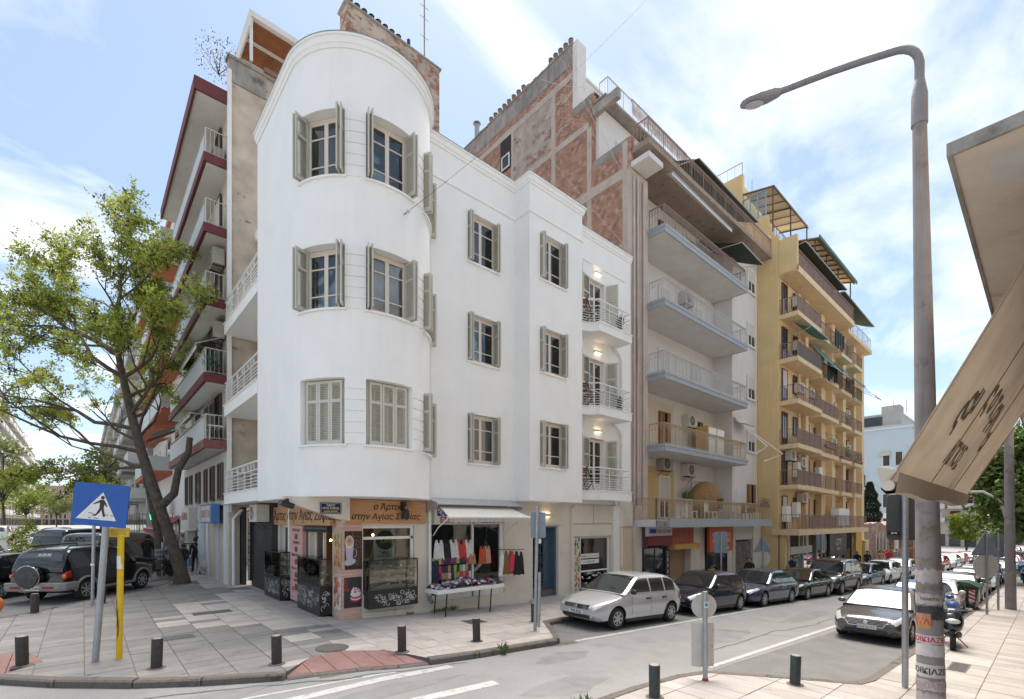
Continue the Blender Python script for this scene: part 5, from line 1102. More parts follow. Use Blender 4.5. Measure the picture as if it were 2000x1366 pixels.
for k, (x, z, lb, dk) in enumerate(((25.6,14.9,'air conditioner on the wall above the second highest blue grey balcony',True),(26.0,8.0,'air conditioner above the wooden doors of the first blue grey balcony',False),(23.3,5.35,'sooty air conditioner left of a pair above the shop level balcony',True),(25.9,5.2,'round fan air conditioner right of a pair above the shop level balcony',False),(25.9,17.9,'large dark air conditioner half hidden on the top blue grey balcony',True))): ac_unit(x,13.99,z,'y',lb,.95,.7,.45,dark=dk)
# clutter on the shop level balcony
r_ = random.Random(2)
t = thing('laundry', (21.3,11.9,2.7), 'white striped sheets hanging on the shop level balcony rail', 'laundry')
for k in range(4): MB().box(20.9+k*.4,21.25+k*.4,11.74,11.78,2.75+.05*(k%2),3.72).build('sheet', mat('striped_sheet%d'%(k%2),((.62,.6,.62),(.5,.48,.52))[k%2],.9,var=.25,scale=9), t)
for k, (x, lb) in enumerate(((23.0,'white patterned garden chair left on the shop level balcony'),(25.2,'white round backed garden chair on the shop level balcony'),(29.9,'brown wooden chair on the shop level balcony'))):
    t = thing('garden_chair', (x,12.1,2.7), lb, 'chair'); mc = M_wood_w if k < 2 else M_brwn
    MB().box(x-.25,x+.25,11.9,12.4,3.12,3.16).build('seat', mc, t); m = MB()
    for q in range(5): m.box(x-.25+q*.11,x-.19+q*.11,12.38,12.42,3.16,3.65+.08*math.sin(q*.8))
    m.build('backrest', mc, t)
    for sx in (-.22,.22):
        for yy in (11.93,12.37): MB().box(x+sx-.02,x+sx+.02,yy-.02,yy+.02,2.7,3.12).build('leg', mc, t)
t = thing('storage_cupboard', (26.9,12.6,6.27), 'white and ochre cupboard standing on the first blue grey balcony', 'cupboard'); MB().box(26.0,28.0,12.7,13.4,6.3,8.0).build('carcass', mat('ochre_wood',(.5,.32,.12),.6), t)
for a in (26.06,27.06): MB().box(a,a+.88,12.66,12.7,6.4,7.9).build('door', M_wood_w, t)
t = thing('tarpaulin', (26.3,13,2.7), 'brown tarpaulin draped over things on the shop level balcony', 'tarpaulin'); m = MB(); m.ball((26.3,13.0,3.8),1.05,14,8,1.3,.7,1.05); m.build('sheet', mat('brown_tarp',(.30,.17,.07),.8,var=.25,bump=.4,bscale=6), t, smooth=True)
t = thing('drying_rack', (28.6,12.4,2.7), 'white wire drying rack on the shop level balcony', 'rack'); m = MB()
for q in range(8): m.bar((28.3,12.1,3.2+q*.16),(29.0,12.5,3.2+q*.16),.015,.015)
m.bar((28.3,12.1,2.7),(28.3,12.1,4.5),.03,.03); m.bar((29.0,12.5,2.7),(29.0,12.5,4.5),.03,.03); m.build('frame', M_wood_w, t)
def bush_box(x0, x1, y, z, lb, col=(.06,.12,.03), n=160, h=.35, red=0):
    t = thing('planter', ((x0+x1)/2,y,z), lb, 'plant'); MB().box(x0,x1,y-.1,y+.1,z,z+.18).build('trough', mat('trough',(.22,.13,.09),.8), t); l = MB(); f = MB(); r_ = random.Random(int(x0*10+z*7))
    for k in range(n):
        p = Vector((r_.uniform(x0,x1),y+r_.uniform(-.2,.2),z+.18+h*r_.random()**1.3)); a = Vector((r_.uniform(-1,1),r_.uniform(-1,1),r_.uniform(-.5,1))).normalized()*r_.uniform(.04,.1); b = a.orthogonal().normalized()*.03
        (f if r_.random() < red else l).add([p,p+a/2+b,p+a,p+a/2-b],[(0,1,2,3)])
    l.build('leaves', mat('leafb%d'%int(col[1]*1000), col, .6, var=.35, scale=9), t)
    if f.f: f.build('flowers', mat('red_flower',(.4,.03,.04),.6), t)
bush_box(30.6,32.0,11.72,3.5,'flower boxes on the right end of the shop level balcony rail',red=.08); pot_plant(22.2,11.95,3.4,.5,'spiky succulent on the shop level balcony',(.2,.1,.06)); pot_plant(25.9,11.95,3.3,.4,'small purple pot with a green plant on the shop level balcony',(.12,.06,.25))
# shops below
M_pier = mat('marble_pier',(.58,.54,.48),.6,var=.08)
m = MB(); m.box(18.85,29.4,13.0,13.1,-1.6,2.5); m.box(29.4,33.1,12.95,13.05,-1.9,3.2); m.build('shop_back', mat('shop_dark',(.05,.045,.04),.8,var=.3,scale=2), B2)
for a, b, mt in ((18.82,19.35,M_pier),(23.9,25.0,M_pier),(25.05,25.45,M_pier),(28.1,28.9,M_pier),(29.0,29.3,M_pier),(31.9,33.1,M_offw)): MB().box(a,b,12.6,13.0,-1.9,2.4 if b < 31 else 3.2).build('pier', mt, B2)
MB().box(29.3,31.9,12.65,13.0,1.5,3.2).build('lintel', M_offw, B2)
MB().box(21.6,23.9,12.95,12.999,-1.9,2.4).build('shop_panel', mat('brown_panel',(.30,.2,.12),.6,var=.2), B2)
t = thing('shop_sign', (20.2,12.3,1.4), 'small lit sign strip in blue and maroon over the leftmost shop of the brick building', 'sign'); MB().box(19.3,21.4,12.25,12.4,1.95,2.4).build('board', mat('sign_pale',(.5,.5,.55),.5), t); MB().box(19.3,21.4,12.22,12.4,1.5,1.94).build('lower_board', mat('maroon',(.16,.01,.02),.5), t); MB().box(19.42,20.0,12.246,12.25,2.08,2.28).build('patch', M_bl, t); text('ΑΠΟ ΤΟ 1942',.2,(20.68,12.246,2.08),A3,nY,M_ink,t,bold=.01)
t = thing('awning', (22.5,12.2,1.9), 'rolled ochre awning over the doorway of the brick building', 'awning'); MB().box(21.5,24.0,12.15,12.5,1.25,1.5).build('roll', mat('ochre_canvas',(.5,.28,.08),.8), t); MB().box(21.5,24.0,12.5,12.6,1.5,2.4).build('backing', mat('faded_red',(.4,.12,.1),.8,var=.3), t)
t = thing('shop_sign', (26.6,12.2,1.0), 'orange red rectangular sign with white Greek lettering above a shop door', 'sign'); MB().box(25.3,28.1,12.25,12.4,.95,2.35).build('board', mat('orange_sign',(.5,.07,.02),.5,var=.05), t)
text('ΗΛΕΚΤΡΟΛΟΓΙΚΕΣ',.28,(26.7,12.246,1.78),A3,nY,M_white_ink,t,xs_=.9); text('ΕΓΚΑΤΑΣΤΑΣΕΙΣ',.28,(26.7,12.246,1.48),A3,nY,M_white_ink,t,xs_=.95); text('ΤΗΛ.: 6979-64.62.00',.22,(26.7,12.246,1.05),A3,nY,M_white_ink,t)
opening(B2,(25.5,12.55,-1.7),A3,nY,2.5,2.6,M_black,'shop_door',bars=(.6,)); MB().box(25.6,26.4,12.5,12.54,-1.0,.0).build('yellow_notice', mat('yellow_notice',(.55,.42,.02),.6,var=.3,scale=12), B2)
opening(B2,(19.4,12.6,-1.6),A3,nY,2.0,3.0,M_black,'shop_window',leaves=2); t = thing('shop_sign',(21.45,12.5,-1.5),'narrow black vertical sign with pale stacked letters beside a shop door','sign'); MB().box(21.25,21.65,12.5,12.58,-1.7,1.3).build('board', M_black, t)
for k, ch in enumerate('ΖΕΛΑΤΟΡΙΑ'): text(ch,.28,(21.45,12.496,.95-k*.29),A3,nY,M_white_ink,t)
m = MB()
for k in range(30): m.box(29.4,31.8,12.7,12.72,-1.9+k*.11,-1.82+k*.11)
m.build('roller_door', mat('grafitti_grey',(.2,.19,.18),.6,var=.5,scale=2.5), B2)
# ---------------- yellow building
Y3 = thing('apartment_building', (44,13,-2), 'ochre yellow apartment building with brown railed balconies', 'building')
M_yel = mat('ochre_plaster',(.66,.49,.25),.85,var=.07,scale=.8,bump=.1,bscale=12,streak=.2,dirt=((.58,.42,.2),.58,.7)); M_yel2 = mat('warm_ochre_plaster',(.74,.55,.33),.85,var=.06,scale=.8,streak=.15); M_yfas = mat('ochre_fascia',(.70,.53,.33),.8,var=.12,scale=3,dirt=((.3,.22,.15),.63,5))
prof = [(11.57,-2.2),(11.57,21.0),(12.2,21.0),(12.2,22.6),(13.8,22.6),(13.8,26.1),(24,26.1),(24,-2.2)]
m = MB(); k = len(prof); m.add([(33.2,y,z) for y, z in prof]+[(33.5,y,z) for y, z in prof],[tuple(range(k)),tuple(range(2*k-1,k-1,-1))]+[((i+1)%k,i,k+i,k+(i+1)%k) for i in range(k)]); m.build('party_wall', M_yel, Y3)
MB().box(33.5,54,11.9,24,2,18.3).build('core', M_yel2, Y3); MB().box(33.5,54,13.0,24,18.3,21.2).build('top_floor', M_yel2, Y3); MB().box(33.5,40,14.2,24,21.2,26).build('stair_house', M_yel, Y3)
MB().box(33.45,36.6,11.57,11.9,-2,18.3).build('front_wall', M_yel2, Y3)
for a, b in ((36.6,37.0),(38.0,38.6),(41.5,42.3),(44.2,45.0),(47.2,48.0),(50.5,51.2),(53.2,54)): MB().box(a,b,11.45,11.9,-2.2,18.3).build('pilaster', M_yel2, Y3)
MB().box(33.0,50.0,10.3,11.9,1.75,2.1).build('canopy_slab', M_yfas, Y3)
YF = (2.1,4.95,7.55,10.35,13.05,15.9); COLS = ((33.45,38.2,10.5),(38.9,43.2,10.75),(44.4,47.3,10.85),(48.4,50.9,10.9))
for i, z in enumerate(YF):
    for j, (x0, x1, yf) in enumerate(COLS):
        if i:
            MB().box(x0,x1,yf,11.9,z-.28,z).build('balcony_slab', M_yfas, Y3); baluster_rail(Y3,[(x0+.04,11.6),(x0+.04,yf+.05),(x1-.04,yf+.05),(x1-.04,11.6)],z,.95,M_rust,.14,.05,.016)
        if (i,j) in ((2,0),(1,0),(5,0),(4,0),(3,1)): MB().box(x0+.1,x1-.1,yf+.08,yf+.1,z+.08,z+.9).build('rail_screen', mat('brown_screen',(.30,.21,.18),.8,var=.15) if i != 4 else mat('dark_screen',(.12,.115,.12),.8), Y3)
        y0 = 11.52 if j == 0 else 11.86
        opening(Y3,(x0+.25,y0,z+.05),A3,nY,.9,2.15,M_dkbr,'balcony_door',None if (i+j)%3 else 'roller')
        if x1-x0 > 3.5: opening(Y3,(x0+2.3,11.86 if j else 11.52,z+.9),A3,nY,.7,1.25,M_dkbr,'window')
        else: opening(Y3,(x0+1.5,11.86,z+.05),A3,nY,.8,2.15,M_dkbr,'balcony_door',None if (i*j)%2 else 'roller')
baluster_rail(Y3,[(33.3,11.5),(33.3,10.4),(49.8,10.4)],2.1,.95,M_rust,.16,.05,.016); MB().box(35.5,41.5,10.44,10.46,2.18,2.95).build('rail_screen', MATS['brown_screen'], Y3); MB().box(42.2,45.0,10.5,11.0,2.3,3.6).build('white_cabinet', M_wood_w, Y3)
# top balcony and roof terrace
MB().box(33.3,46.5,10.5,13,18.35,18.75).build('balcony_slab', M_yfas, Y3); MB().box(33.22,33.5,10.5,11.56,18.4,20.6).build('parapet_end', M_yel, Y3); baluster_rail(Y3,[(33.5,10.55),(46.4,10.55)],18.75,1.05,M_rust,.13,.05,.018); MB().box(33.6,46.3,10.6,10.62,18.8,19.7).build('rail_screen', MATS['brown_screen'], Y3)
MB().box(46.5,54.3,10.9,13,18.0,18.35).build('balcony_slab', M_yfas, Y3); baluster_rail(Y3,[(46.6,11.0),(54.2,11.0),(54.2,12.8)],18.35,1.0,M_rail,.2)
MB().box(33.5,52,12.2,14,21.1,21.4).build('roof_slab', M_yfas, Y3); baluster_rail(Y3,[(33.5,12.25),(41,12.25)],21.4,1.0,M_rust,.16)
m = MB()
for k in range(4): m.box(33.22,33.3,12.3+k*.5,12.36+k*.5,22.6,24.3)
for z in (22.6,24.25): m.box(33.22,33.3,12.3,13.86,z,z+.06)
sg = m.build('terrace_screen', M_grey, Y3); MB().box(33.25,33.27,12.36,13.8,22.66,24.25).build('pane', M_clear, sg)
m = MB()
for x in (33.3,36.5,39.8): m.box(x,x+.07,11.9,11.97,21.4,24.3); m.bar((x,11.9,24.3),(x,13.8,24.7),.06,.08)
for k in range(7): x = 33.3+k*1.08; m.bar((x,11.9,24.32),(x,13.8,24.72),.04,.05)
m.bar((33.3,11.9,24.3),(40,11.9,24.3),.06,.08); pg = m.build('pergola_frame', M_dkbr, Y3); MB().add([(33.3,11.85,24.38),(40,11.85,24.38),(40,13.8,24.78),(33.3,13.8,24.78)],[(0,1,2,3),(3,2,1,0)][:1]).build('pergola_panel', mat('milky_panel',(.62,.6,.52),.5,var=.05), pg)
m = MB()
for k in range(10): x = 40.2+k*1.05; m.bar((x,11.3,23.3),(x,13.2,23.8),.07,.09)
m.bar((40,11.3,23.25),(50,11.3,23.25),.08,.1); 
for x in (40.2,43,46,49.6): m.bar((x,11.5,18.7),(x,11.5,23.3),.08,.08)
cn_ = m.build('canopy_frame', M_dkbr, Y3); MB().add([(40,11.2,23.36),(50.2,11.2,23.36),(50.2,13.3,23.92),(40,13.3,23.92)],[(0,1,2,3)]).build('canopy_roof', M_yfas, cn_); MB().box(40,50.2,11.12,11.2,23.25,23.5).build('canopy_edge', M_grn_edge, cn_)
MB().box(40.2,49.5,13.2,13.4,21.2,23.8).build('terrace_wall', M_offw, Y3)
canopy('long dark green awning under the top terrace of the yellow building',(34.2,12.1,21.1),(43.5,12.1,21.1),(43.5,10.3,20.3),(34.2,10.3,20.4),M_green); canopy('long green awning along the right end of the yellow top floor',(44.0,12.4,21.2),(53.5,12.4,21.2),(53.6,10.6,20.3),(44.2,10.6,20.5),mat('moss_canvas',(.07,.10,.075),.9,var=.2))
canopy('sea green awning hanging steeply below the second yellow balcony column',(39.0,11.4,15.4),(42.6,11.4,15.4),(42.7,9.9,13.3),(39.1,9.9,13.3),M_green2); canopy('sea green awning on the third yellow balcony column',(44.4,11.4,15.3),(47.2,11.4,15.3),(47.3,9.9,13.5),(44.5,9.9,13.5),M_green2); canopy('sea green awning on the far end yellow balcony column',(48.4,11.4,15.2),(50.8,11.4,15.2),(51.0,9.6,13.0),(48.6,9.6,13.0),M_green2); canopy('short green awning under the highest nearest yellow balcony',(34.2,11.0,15.5),(37.6,11.0,15.5),(37.8,10.0,15.0),(34.4,10.0,15.0),M_green2)
for x, z, lb in ((35.9,17.0,'air conditioner below the yellow top balcony'),(36.0,14.1,'air conditioner between the two highest nearest yellow balconies'),(36.2,11.3,'air conditioner on the yellow wall at mid height near the party wall'),(34.6,6.6,'left air conditioner above the screened yellow balcony'),(36.6,6.3,'right air conditioner above the screened yellow balcony'),(36.8,3.9,'air conditioner below the screened yellow balcony')): ac_unit(x,11.5,z,'y',lb,.9,.65,.4)
for k, (x, z) in enumerate(((39.6,11.6),(44.9,11.5),(48.9,11.5),(45.0,8.6),(49.0,8.5),(40.0,14.2))): ac_unit(x,11.85,z,'y','air conditioner on the %s of the yellow facade' % ('second balcony column lower','third balcony column upper','end column upper','third balcony column lower','end column lower','second balcony column upper')[k] if True else '',.95,.65,.4)
for k, (x, z, lb) in enumerate(((36.0,5.6,'white wall heater on the screened yellow balcony'),(35.8,2.9,'white wall heater above the shops of the yellow building'),(34.0,2.6,'low white meter box beside the corner of the yellow building'),(40.5,5.6,'white heater on the second column of the yellow building'))):
    t = thing('water_heater', (x,11.3,z), lb, 'heater'); MB().box(x-.35,x+.35,11.2,11.52,z,z+1.0).build('casing', M_wood_w, t); MB().tube([(x,11.35,z),(x,11.35,z-.5)],.03,6).build('pipe', M_rail, t)
bush_box(40.0,42.5,10.8,8.0,'bushy plants on the second column balcony of the yellow building',n=260,h=.9); bush_box(44.5,47,10.9,7.6,'bushy plants on the third column balcony of the yellow building',n=260,h=.9); bush_box(48.6,50.8,10.95,7.6,'bushy plants on the end column balcony of the yellow building',n=220,h=.8)
r_ = random.Random(6)
for x0, z, lb in ((39.2,13.9,'dark laundry hung on the second column yellow balcony'),(41.0,16.7,'dark laundry hung below the yellow top floor')):
    t = thing('laundry', (x0,10.4,z-1), lb, 'laundry')
    for k in range(7): MB().box(x0+k*.33,x0+.28+k*.33,10.4+.04*(k%2),10.45+.04*(k%2),z-r_.uniform(.7,1.4),z).build('garment', mat('dark_laundry%d'%(k%3),((.02,.02,.025),(.05,.05,.08),(.03,.04,.04))[k%3],.9), t)
t = thing('roof_aerial', (39,16,26.1), 'thin television aerials on the yellow roof', 'aerial')
for x, y, h in ((34,16,1.4),(36.5,14.5,1.6),(38.2,14.6,1.8),(52,13,1.2)): MB().tube([(x,y,25.8 if x < 45 else 24.6),(x,y,26+h if x < 45 else 24.8+h)],.025,5).build('mast', M_grey, t); 
baluster_rail(Y3,[(33.4,13.9),(33.4,20)],26.1,.9,M_rust,.5)
# shops under the yellow building
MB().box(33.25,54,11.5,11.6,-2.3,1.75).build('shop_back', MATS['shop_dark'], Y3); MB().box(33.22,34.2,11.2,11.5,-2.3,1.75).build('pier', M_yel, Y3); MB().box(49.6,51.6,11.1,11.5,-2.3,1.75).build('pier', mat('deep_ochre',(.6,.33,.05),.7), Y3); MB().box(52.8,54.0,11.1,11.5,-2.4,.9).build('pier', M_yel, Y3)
t = thing('shop_sign', (36.3,10.4,.6), 'pale strip sign over a barber shop under the yellow building', 'sign'); MB().box(34.3,38.5,11.2,11.4,.45,.95).build('board', mat('pale_green_sign',(.45,.5,.45),.5), t)
t = thing('shop_sign', (47.3,10.0,.3), 'black shop sign reading CITY under the yellow building', 'sign'); MB().box(42.6,47.2,11.2,11.4,-.1,1.65).build('board', M_black, t); text('CITY',.72,(44.9,11.19,.75),A3,nY,M_white_ink,t); text('MARKET',.26,(44.9,11.19,.35),A3,nY,M_white_ink,t)
t = thing('shop_sign', (50.4,9.8,-1.6), 'black vertical sign with blue and white letters near the ochre pier', 'sign'); MB().box(48.2,48.9,11.1,11.2,-1.6,1.4).build('board', M_black, t)
for k, ch in enumerate('ΑΓΟΡΑ24'): text(ch,.36,(48.55,11.09,.95-k*.38),A3,nY,mat('pale_blue_print',(.4,.5,.8),.5,var=0),t)
t = thing('shop_sign', (41,10.4,.6), 'small orange hanging sign under the yellow building', 'sign'); MB().box(40.2,41.4,11.1,11.2,.4,1.3).build('board', mat('orange_board',(.55,.25,.06),.6), t)
for x in (34.6,37.2,40.2,43.0,45.6,48.2): opening(Y3,(x,11.45,-2.2),A3,nY,2.2,2.5,M_grey,'shop_window',mg=M_pane)
for x in (36.9,39.8,42.7,45.3): MB().box(x,x+.25,11.3,11.5,-2.3,1.75).build('pier', M_grey, Y3)
# ================================================================ side street: building with dark red balconies
RB = thing('apartment_building', (6,28,0), 'tall old apartment building with dark red balcony edges behind the tower', 'building')
M_redp = mat('dark_red_paint',(.13,.026,.028),.7,var=.12,scale=4,dirt=((.42,.36,.32),.70,5)); M_panel = mat('grey_panel',(.50,.52,.53),.6,var=.06); M_crm = mat('old_cream_render',(.52,.46,.38),.9,var=.08,scale=1.5,streak=.3)
MB().box(4.26,9.0,21.42,21.7,3.2,20.8).build('party_wall', M_brkR, RB); MB().box(9.0,14.0,21.41,22.2,10,26.4).build('stair_tower', M_brkT, RB); MB().box(8.9,14.1,21.36,22.25,26.4,26.5).build('tower_cap', M_stain, RB)
MB().box(4.2,4.34,21.3,21.45,3,20.3).build('corner_pipe', M_pipe, RB)
MB().box(4.3,5.6,21.36,21.419,19.9,20.8).build('stained_band', M_stain, RB); MB().box(4.2,9,21.3,21.75,20.8,20.9).build('wall_cap', M_stain, RB)
MB().box(4.32,4.7,21.7,32,0,20).build('street_wall', M_crm, RB)
for k in range(8):
    x = 9.3+k*.36
    t = thing('chimney_pot', (x,21.8,26.5), '%s dark chimney pot from the left on the plastered stair wall above the tower' % ORD[k], 'chimney', 'pots on the stair wall above the tower'); MB().lathe([(.1,0),(.09,.34),(.13,.36),(.13,.44)],(x,21.8,26.5),8).build('flue', mat('sooty_clay',(.12,.09,.08),.9), t, smooth=30); MB().lathe([(.15,.5),(.02,.6)],(x,21.8,26.5),8).build('cowl', M_black, t)
t = thing('roof_flue', (12.4,21.8,26.5), 'single taller pipe on the plastered stair wall', 'chimney'); MB().tube([(12.4,21.8,26.4),(12.4,21.8,27.2)],.09,8).build('flue', M_black, t)
t = thing('roof_aerial', (13.5,22,26.5), 'tall thin aerial mast above the right end of the stair wall', 'aerial'); MB().tube([(13.45,22,26.4),(13.45,22,30.3)],.035,6).build('mast', M_rust, t)
for z in (28.2,29.2,29.8): MB().tube([(13.2,22,z),(13.7,22,z)],.015,4).build('arm', M_rust, t)
# rooftop shelter with timber soffit
t = thing('roof_shelter', (6.5,22,20.9), 'rooftop shelter with white edges and timber soffit above the tower', 'shelter'); M_timb = woodmat('timber_soffit',(.20,.065,.02),(.30,.11,.04),1.)
MB().box(4.9,9,21.0,25,22.62,22.85).build('roof', M_offw, t)
for k in range(3): MB().box(5.1,9,21.2+k*1.1,22.05+k*1.1,22.58,22.619).build('timber_panel', M_timb, t)
for x, y in ((4.98,21.1),(4.98,24.8)): MB().box(x-.05,x+.05,y-.05,y+.05,20.9,22.62).build('post', M_offw, t)
MB().box(4.9,4.96,21.0,25,22.2,22.62).build('edge_board', M_offw, t)
def shrub(x, y, z, r, lb, n=500, col=(.045,.06,.035), name='shrub', sz=1.0, leaf=.07):
    t = thing(name, (x,y,z), lb, 'plant'); l = MB(); st = MB(); r_ = random.Random(int(x*31+y*17+z))
    for k in range(9):
        a = Vector((r_.uniform(-1,1),r_.uniform(-1,1),r_.uniform(.4,1.2))).normalized(); st.tube([(x,y,z),Vector((x,y,z))+a*r*.9],[.02,.006],4)
    for k in range(n):
        v = Vector((r_.gauss(0,1),r_.gauss(0,1),r_.gauss(0,1))).normalized()*r*r_.random()**.5; p = Vector((x,y,z+r*.75*sz))+Vector((v.x,v.y,v.z*sz)); a = Vector((r_.uniform(-1,1),r_.uniform(-1,1),r_.uniform(-.6,1))).normalized()*leaf*r_.uniform(.7,1.4); b = a.orthogonal().normalized()*leaf*.35
        l.add([p,p+a/2+b,p+a,p+a/2-b],[(0,1,2,3)])
    st.build('stems', M_dkbr, t); l.build('leaves', mat('leafs%d'%int(col[1]*1000+col[0]*100), col, .6, var=.4, scale=6), t); return t
shrub(4.0,21.9,20.3,.85,'dark dry shrub on the parapet edge above the red balconies',600,(.05,.055,.04)); bush_box(5.5,8.5,21.3,20.9,'weeds growing along the rooftop parapet under the shelter',(.16,.17,.04),220,.5)
RL = (5.75,8.3,11.25,14.05,16.75)
for i, z in enumerate(RL):
    y1 = 31.5
    MB().box(3.55,4.32,21.62,y1,z-.1,z).build('balcony_slab', M_soff, RB); MB().box(3.55,4.32,21.62,y1,z-.28,z-.101).build('slab_underside', M_soff, RB)
    MB().sweep([(4.3,21.55),(3.48,21.55),(3.48,y1),(4.3,y1)][::-1],[(-.03,z-.3),(.05,z-.3),(.05,z+.04),(-.03,z+.04)]).build('slab_fascia', M_redp if i else mat('worn_red_paint',(.20,.075,.06),.8,var=.25,scale=4,dirt=((.3,.22,.18),.55,4)), RB)
    MB().box(3.5,3.54,21.9,y1,z+.08,z+.9).build('rail_panel', M_panel, RB); baluster_rail(RB,[(4.25,21.6),(3.52,21.6),(3.52,y1)],z+.04,.98,M_rail,.13,.04,.014)
    for k, yy in enumerate((23.0,25.4,27.8,30)): opening(RB,(4.27,yy+1.0,z),(0,-1,0),nX,1.1,2.2,M_wood_w if k%2 else M_dkbr,'balcony_door','roller' if (k+i)%2 else None)
    if i in (1,2,4): ac_unit(4.26,22.6,z+1.7 if i != 4 else z+.2,'x','air conditioner on the %s red edged balcony beside the white building' % {1:'lowest',2:'second',4:'highest'}[i],.9,.65,.4,dark=True)
MB().box(3.2,4.6,21.5,32,19.0,19.35).build('eave', M_soff, RB); MB().box(3.12,3.2,21.45,32,18.95,19.45).build('eave_edge', M_redp, RB); MB().box(3.12,4.3,21.42,21.5,18.95,19.45).build('eave_edge', M_redp, RB)
canopy('white awning with scalloped edge under a dark red balcony',(4.1,22.2,10.9),(4.1,26.5,10.9),(3.3,26.5,9.6),(3.3,22.2,9.6),M_wood_w,valance=.2); canopy('pale green striped awning under the lower dark red balcony',(4.1,23,7.9),(4.1,27,7.9),(3.2,27,7.0),(3.2,23,7.0),mat('pale_green_canvas',(.45,.52,.47),.9),valance=.15)
shrub(3.8,21.7,8.5,.42,'green plastic netting and ivy on the lower red balcony corner',420,(.02,.11,.07),'netting'); t = thing('garden_table',(3.9,22.2,5.8),'white plastic furniture on the lowest red edged balcony','table'); MB().box(3.65,4.2,22,22.8,6.4,6.45).build('top', M_wood_w, t)
for yy in (22.05,22.75): MB().box(3.7,3.74,yy-.02,yy+.02,5.79,6.4).build('leg', M_wood_w, t)
# mezzanine and shops below
MB().box(4.2,4.318,21.5,32,3.3,5.4).build('mezzanine_wall', mat('grey_cream_render',(.48,.45,.42),.9,var=.07,streak=.25), RB)
for k, yy in enumerate((22.0,23.6,25.0,27.2,29.0,30.4)): opening(RB,(4.17,yy+.9,3.5),(0,-1,0),nX,(.9,.8,.6,1.1,.6,.6)[k],1.5,M_dkbr,'window')
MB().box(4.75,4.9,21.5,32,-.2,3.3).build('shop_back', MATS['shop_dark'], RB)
for k, yy in enumerate((21.9,23.4,25.6,28.6,31)): MB().box(4.25,4.8,yy,yy+.45,-.3,3.3).build('pier', (M_offw,M_panel)[k%2], RB)
m = MB(); m.tube([(4.35,26.6,-.2),(4.35,26.6,3.3)],.34,16); m.build('round_column', M_panel, RB, smooth=True)
MB().box(4.6,4.7,24.0,25.5,-.2,2.6).build('shop_door', M_dkbr, RB); MB().box(4.6,4.7,29.2,30.9,-.2,2.6).build('shop_door', M_beige, RB)
t = thing('shop_sign',(4.0,23.8,2.5),'blue and white box sign below the white side balcony','sign'); MB().box(3.85,4.15,22.5,24.8,2.55,3.35).build('box', mat('sign_blue',(.06,.16,.38),.5), t); MB().box(3.83,3.849,22.7,24.6,2.62,3.28).build('face', mat('sign_pale2',(.55,.52,.5),.5), t); text('ΠΩΛΕΙΤΑΙ',.42,(3.826,23.65,2.8),(0,-1,0),nX,mat('red_ink',(.4,.03,.03),.5,var=0),t)
t = thing('shop_sign',(4.0,27.5,2.3),'white and red box sign on the cream shop further along','sign'); MB().box(3.75,4.15,27.3,29.8,2.2,3.3).build('box', mat('sign_white2',(.6,.57,.52),.5), t); text('ΔΕΡΜΑ',.5,(3.74,28.55,2.7),(0,-1,0),nX,MATS['red_ink'],t)
t = thing('graffiti',(4.0,26.6,.3),'black and coloured scrawl on the round grey column','graffiti'); r_ = random.Random(1)
for k in range(7):
    z = 2.7-k*.36; m = MB(); m.tube([(3.99+.01*q%2,26.6+.12*math.sin(q*1.3+k),z-.045*q) for q in range(7)],.018,4); m.build('stroke', M_ink if k%3 else mat('teal_ink',(.03,.3,.3),.6), t)
ac_unit(4.2,28.9,1.55,'x','air conditioner below the white and red box sign',.9,.6,.35)
t = thing('shop_sign',(3.2,38.5,3.0),'bright green neon pharmacy cross along the side street','sign'); mg_ = mat('green_neon',(.02,.9,.2),emit=(.02,1,.18,5),var=0)
for r0 in (.75,.55): MB().tube([(3.3,38.5+r0*math.cos(k*.35),3.5+r0*math.sin(k*.35)) for k in range(19)],.04,6).build('ring', mg_, t)
MB().box(3.27,3.33,38.0,39.0,3.42,3.58).build('cross_bar', mg_, t); MB().box(3.265,3.335,38.42,38.58,3.0,4.0).build('cross_bar', mg_, t); MB().box(3.3,3.4,37.6,39.4,2.7,4.3).build('backing', M_grey, t)
canopy('red shop awning further along the side street',(4.2,33,2.9),(4.2,40,2.9),(3.0,40,2.2),(3.0,33,2.2),mat('red_canvas',(.35,.04,.05),.9),valance=.25)
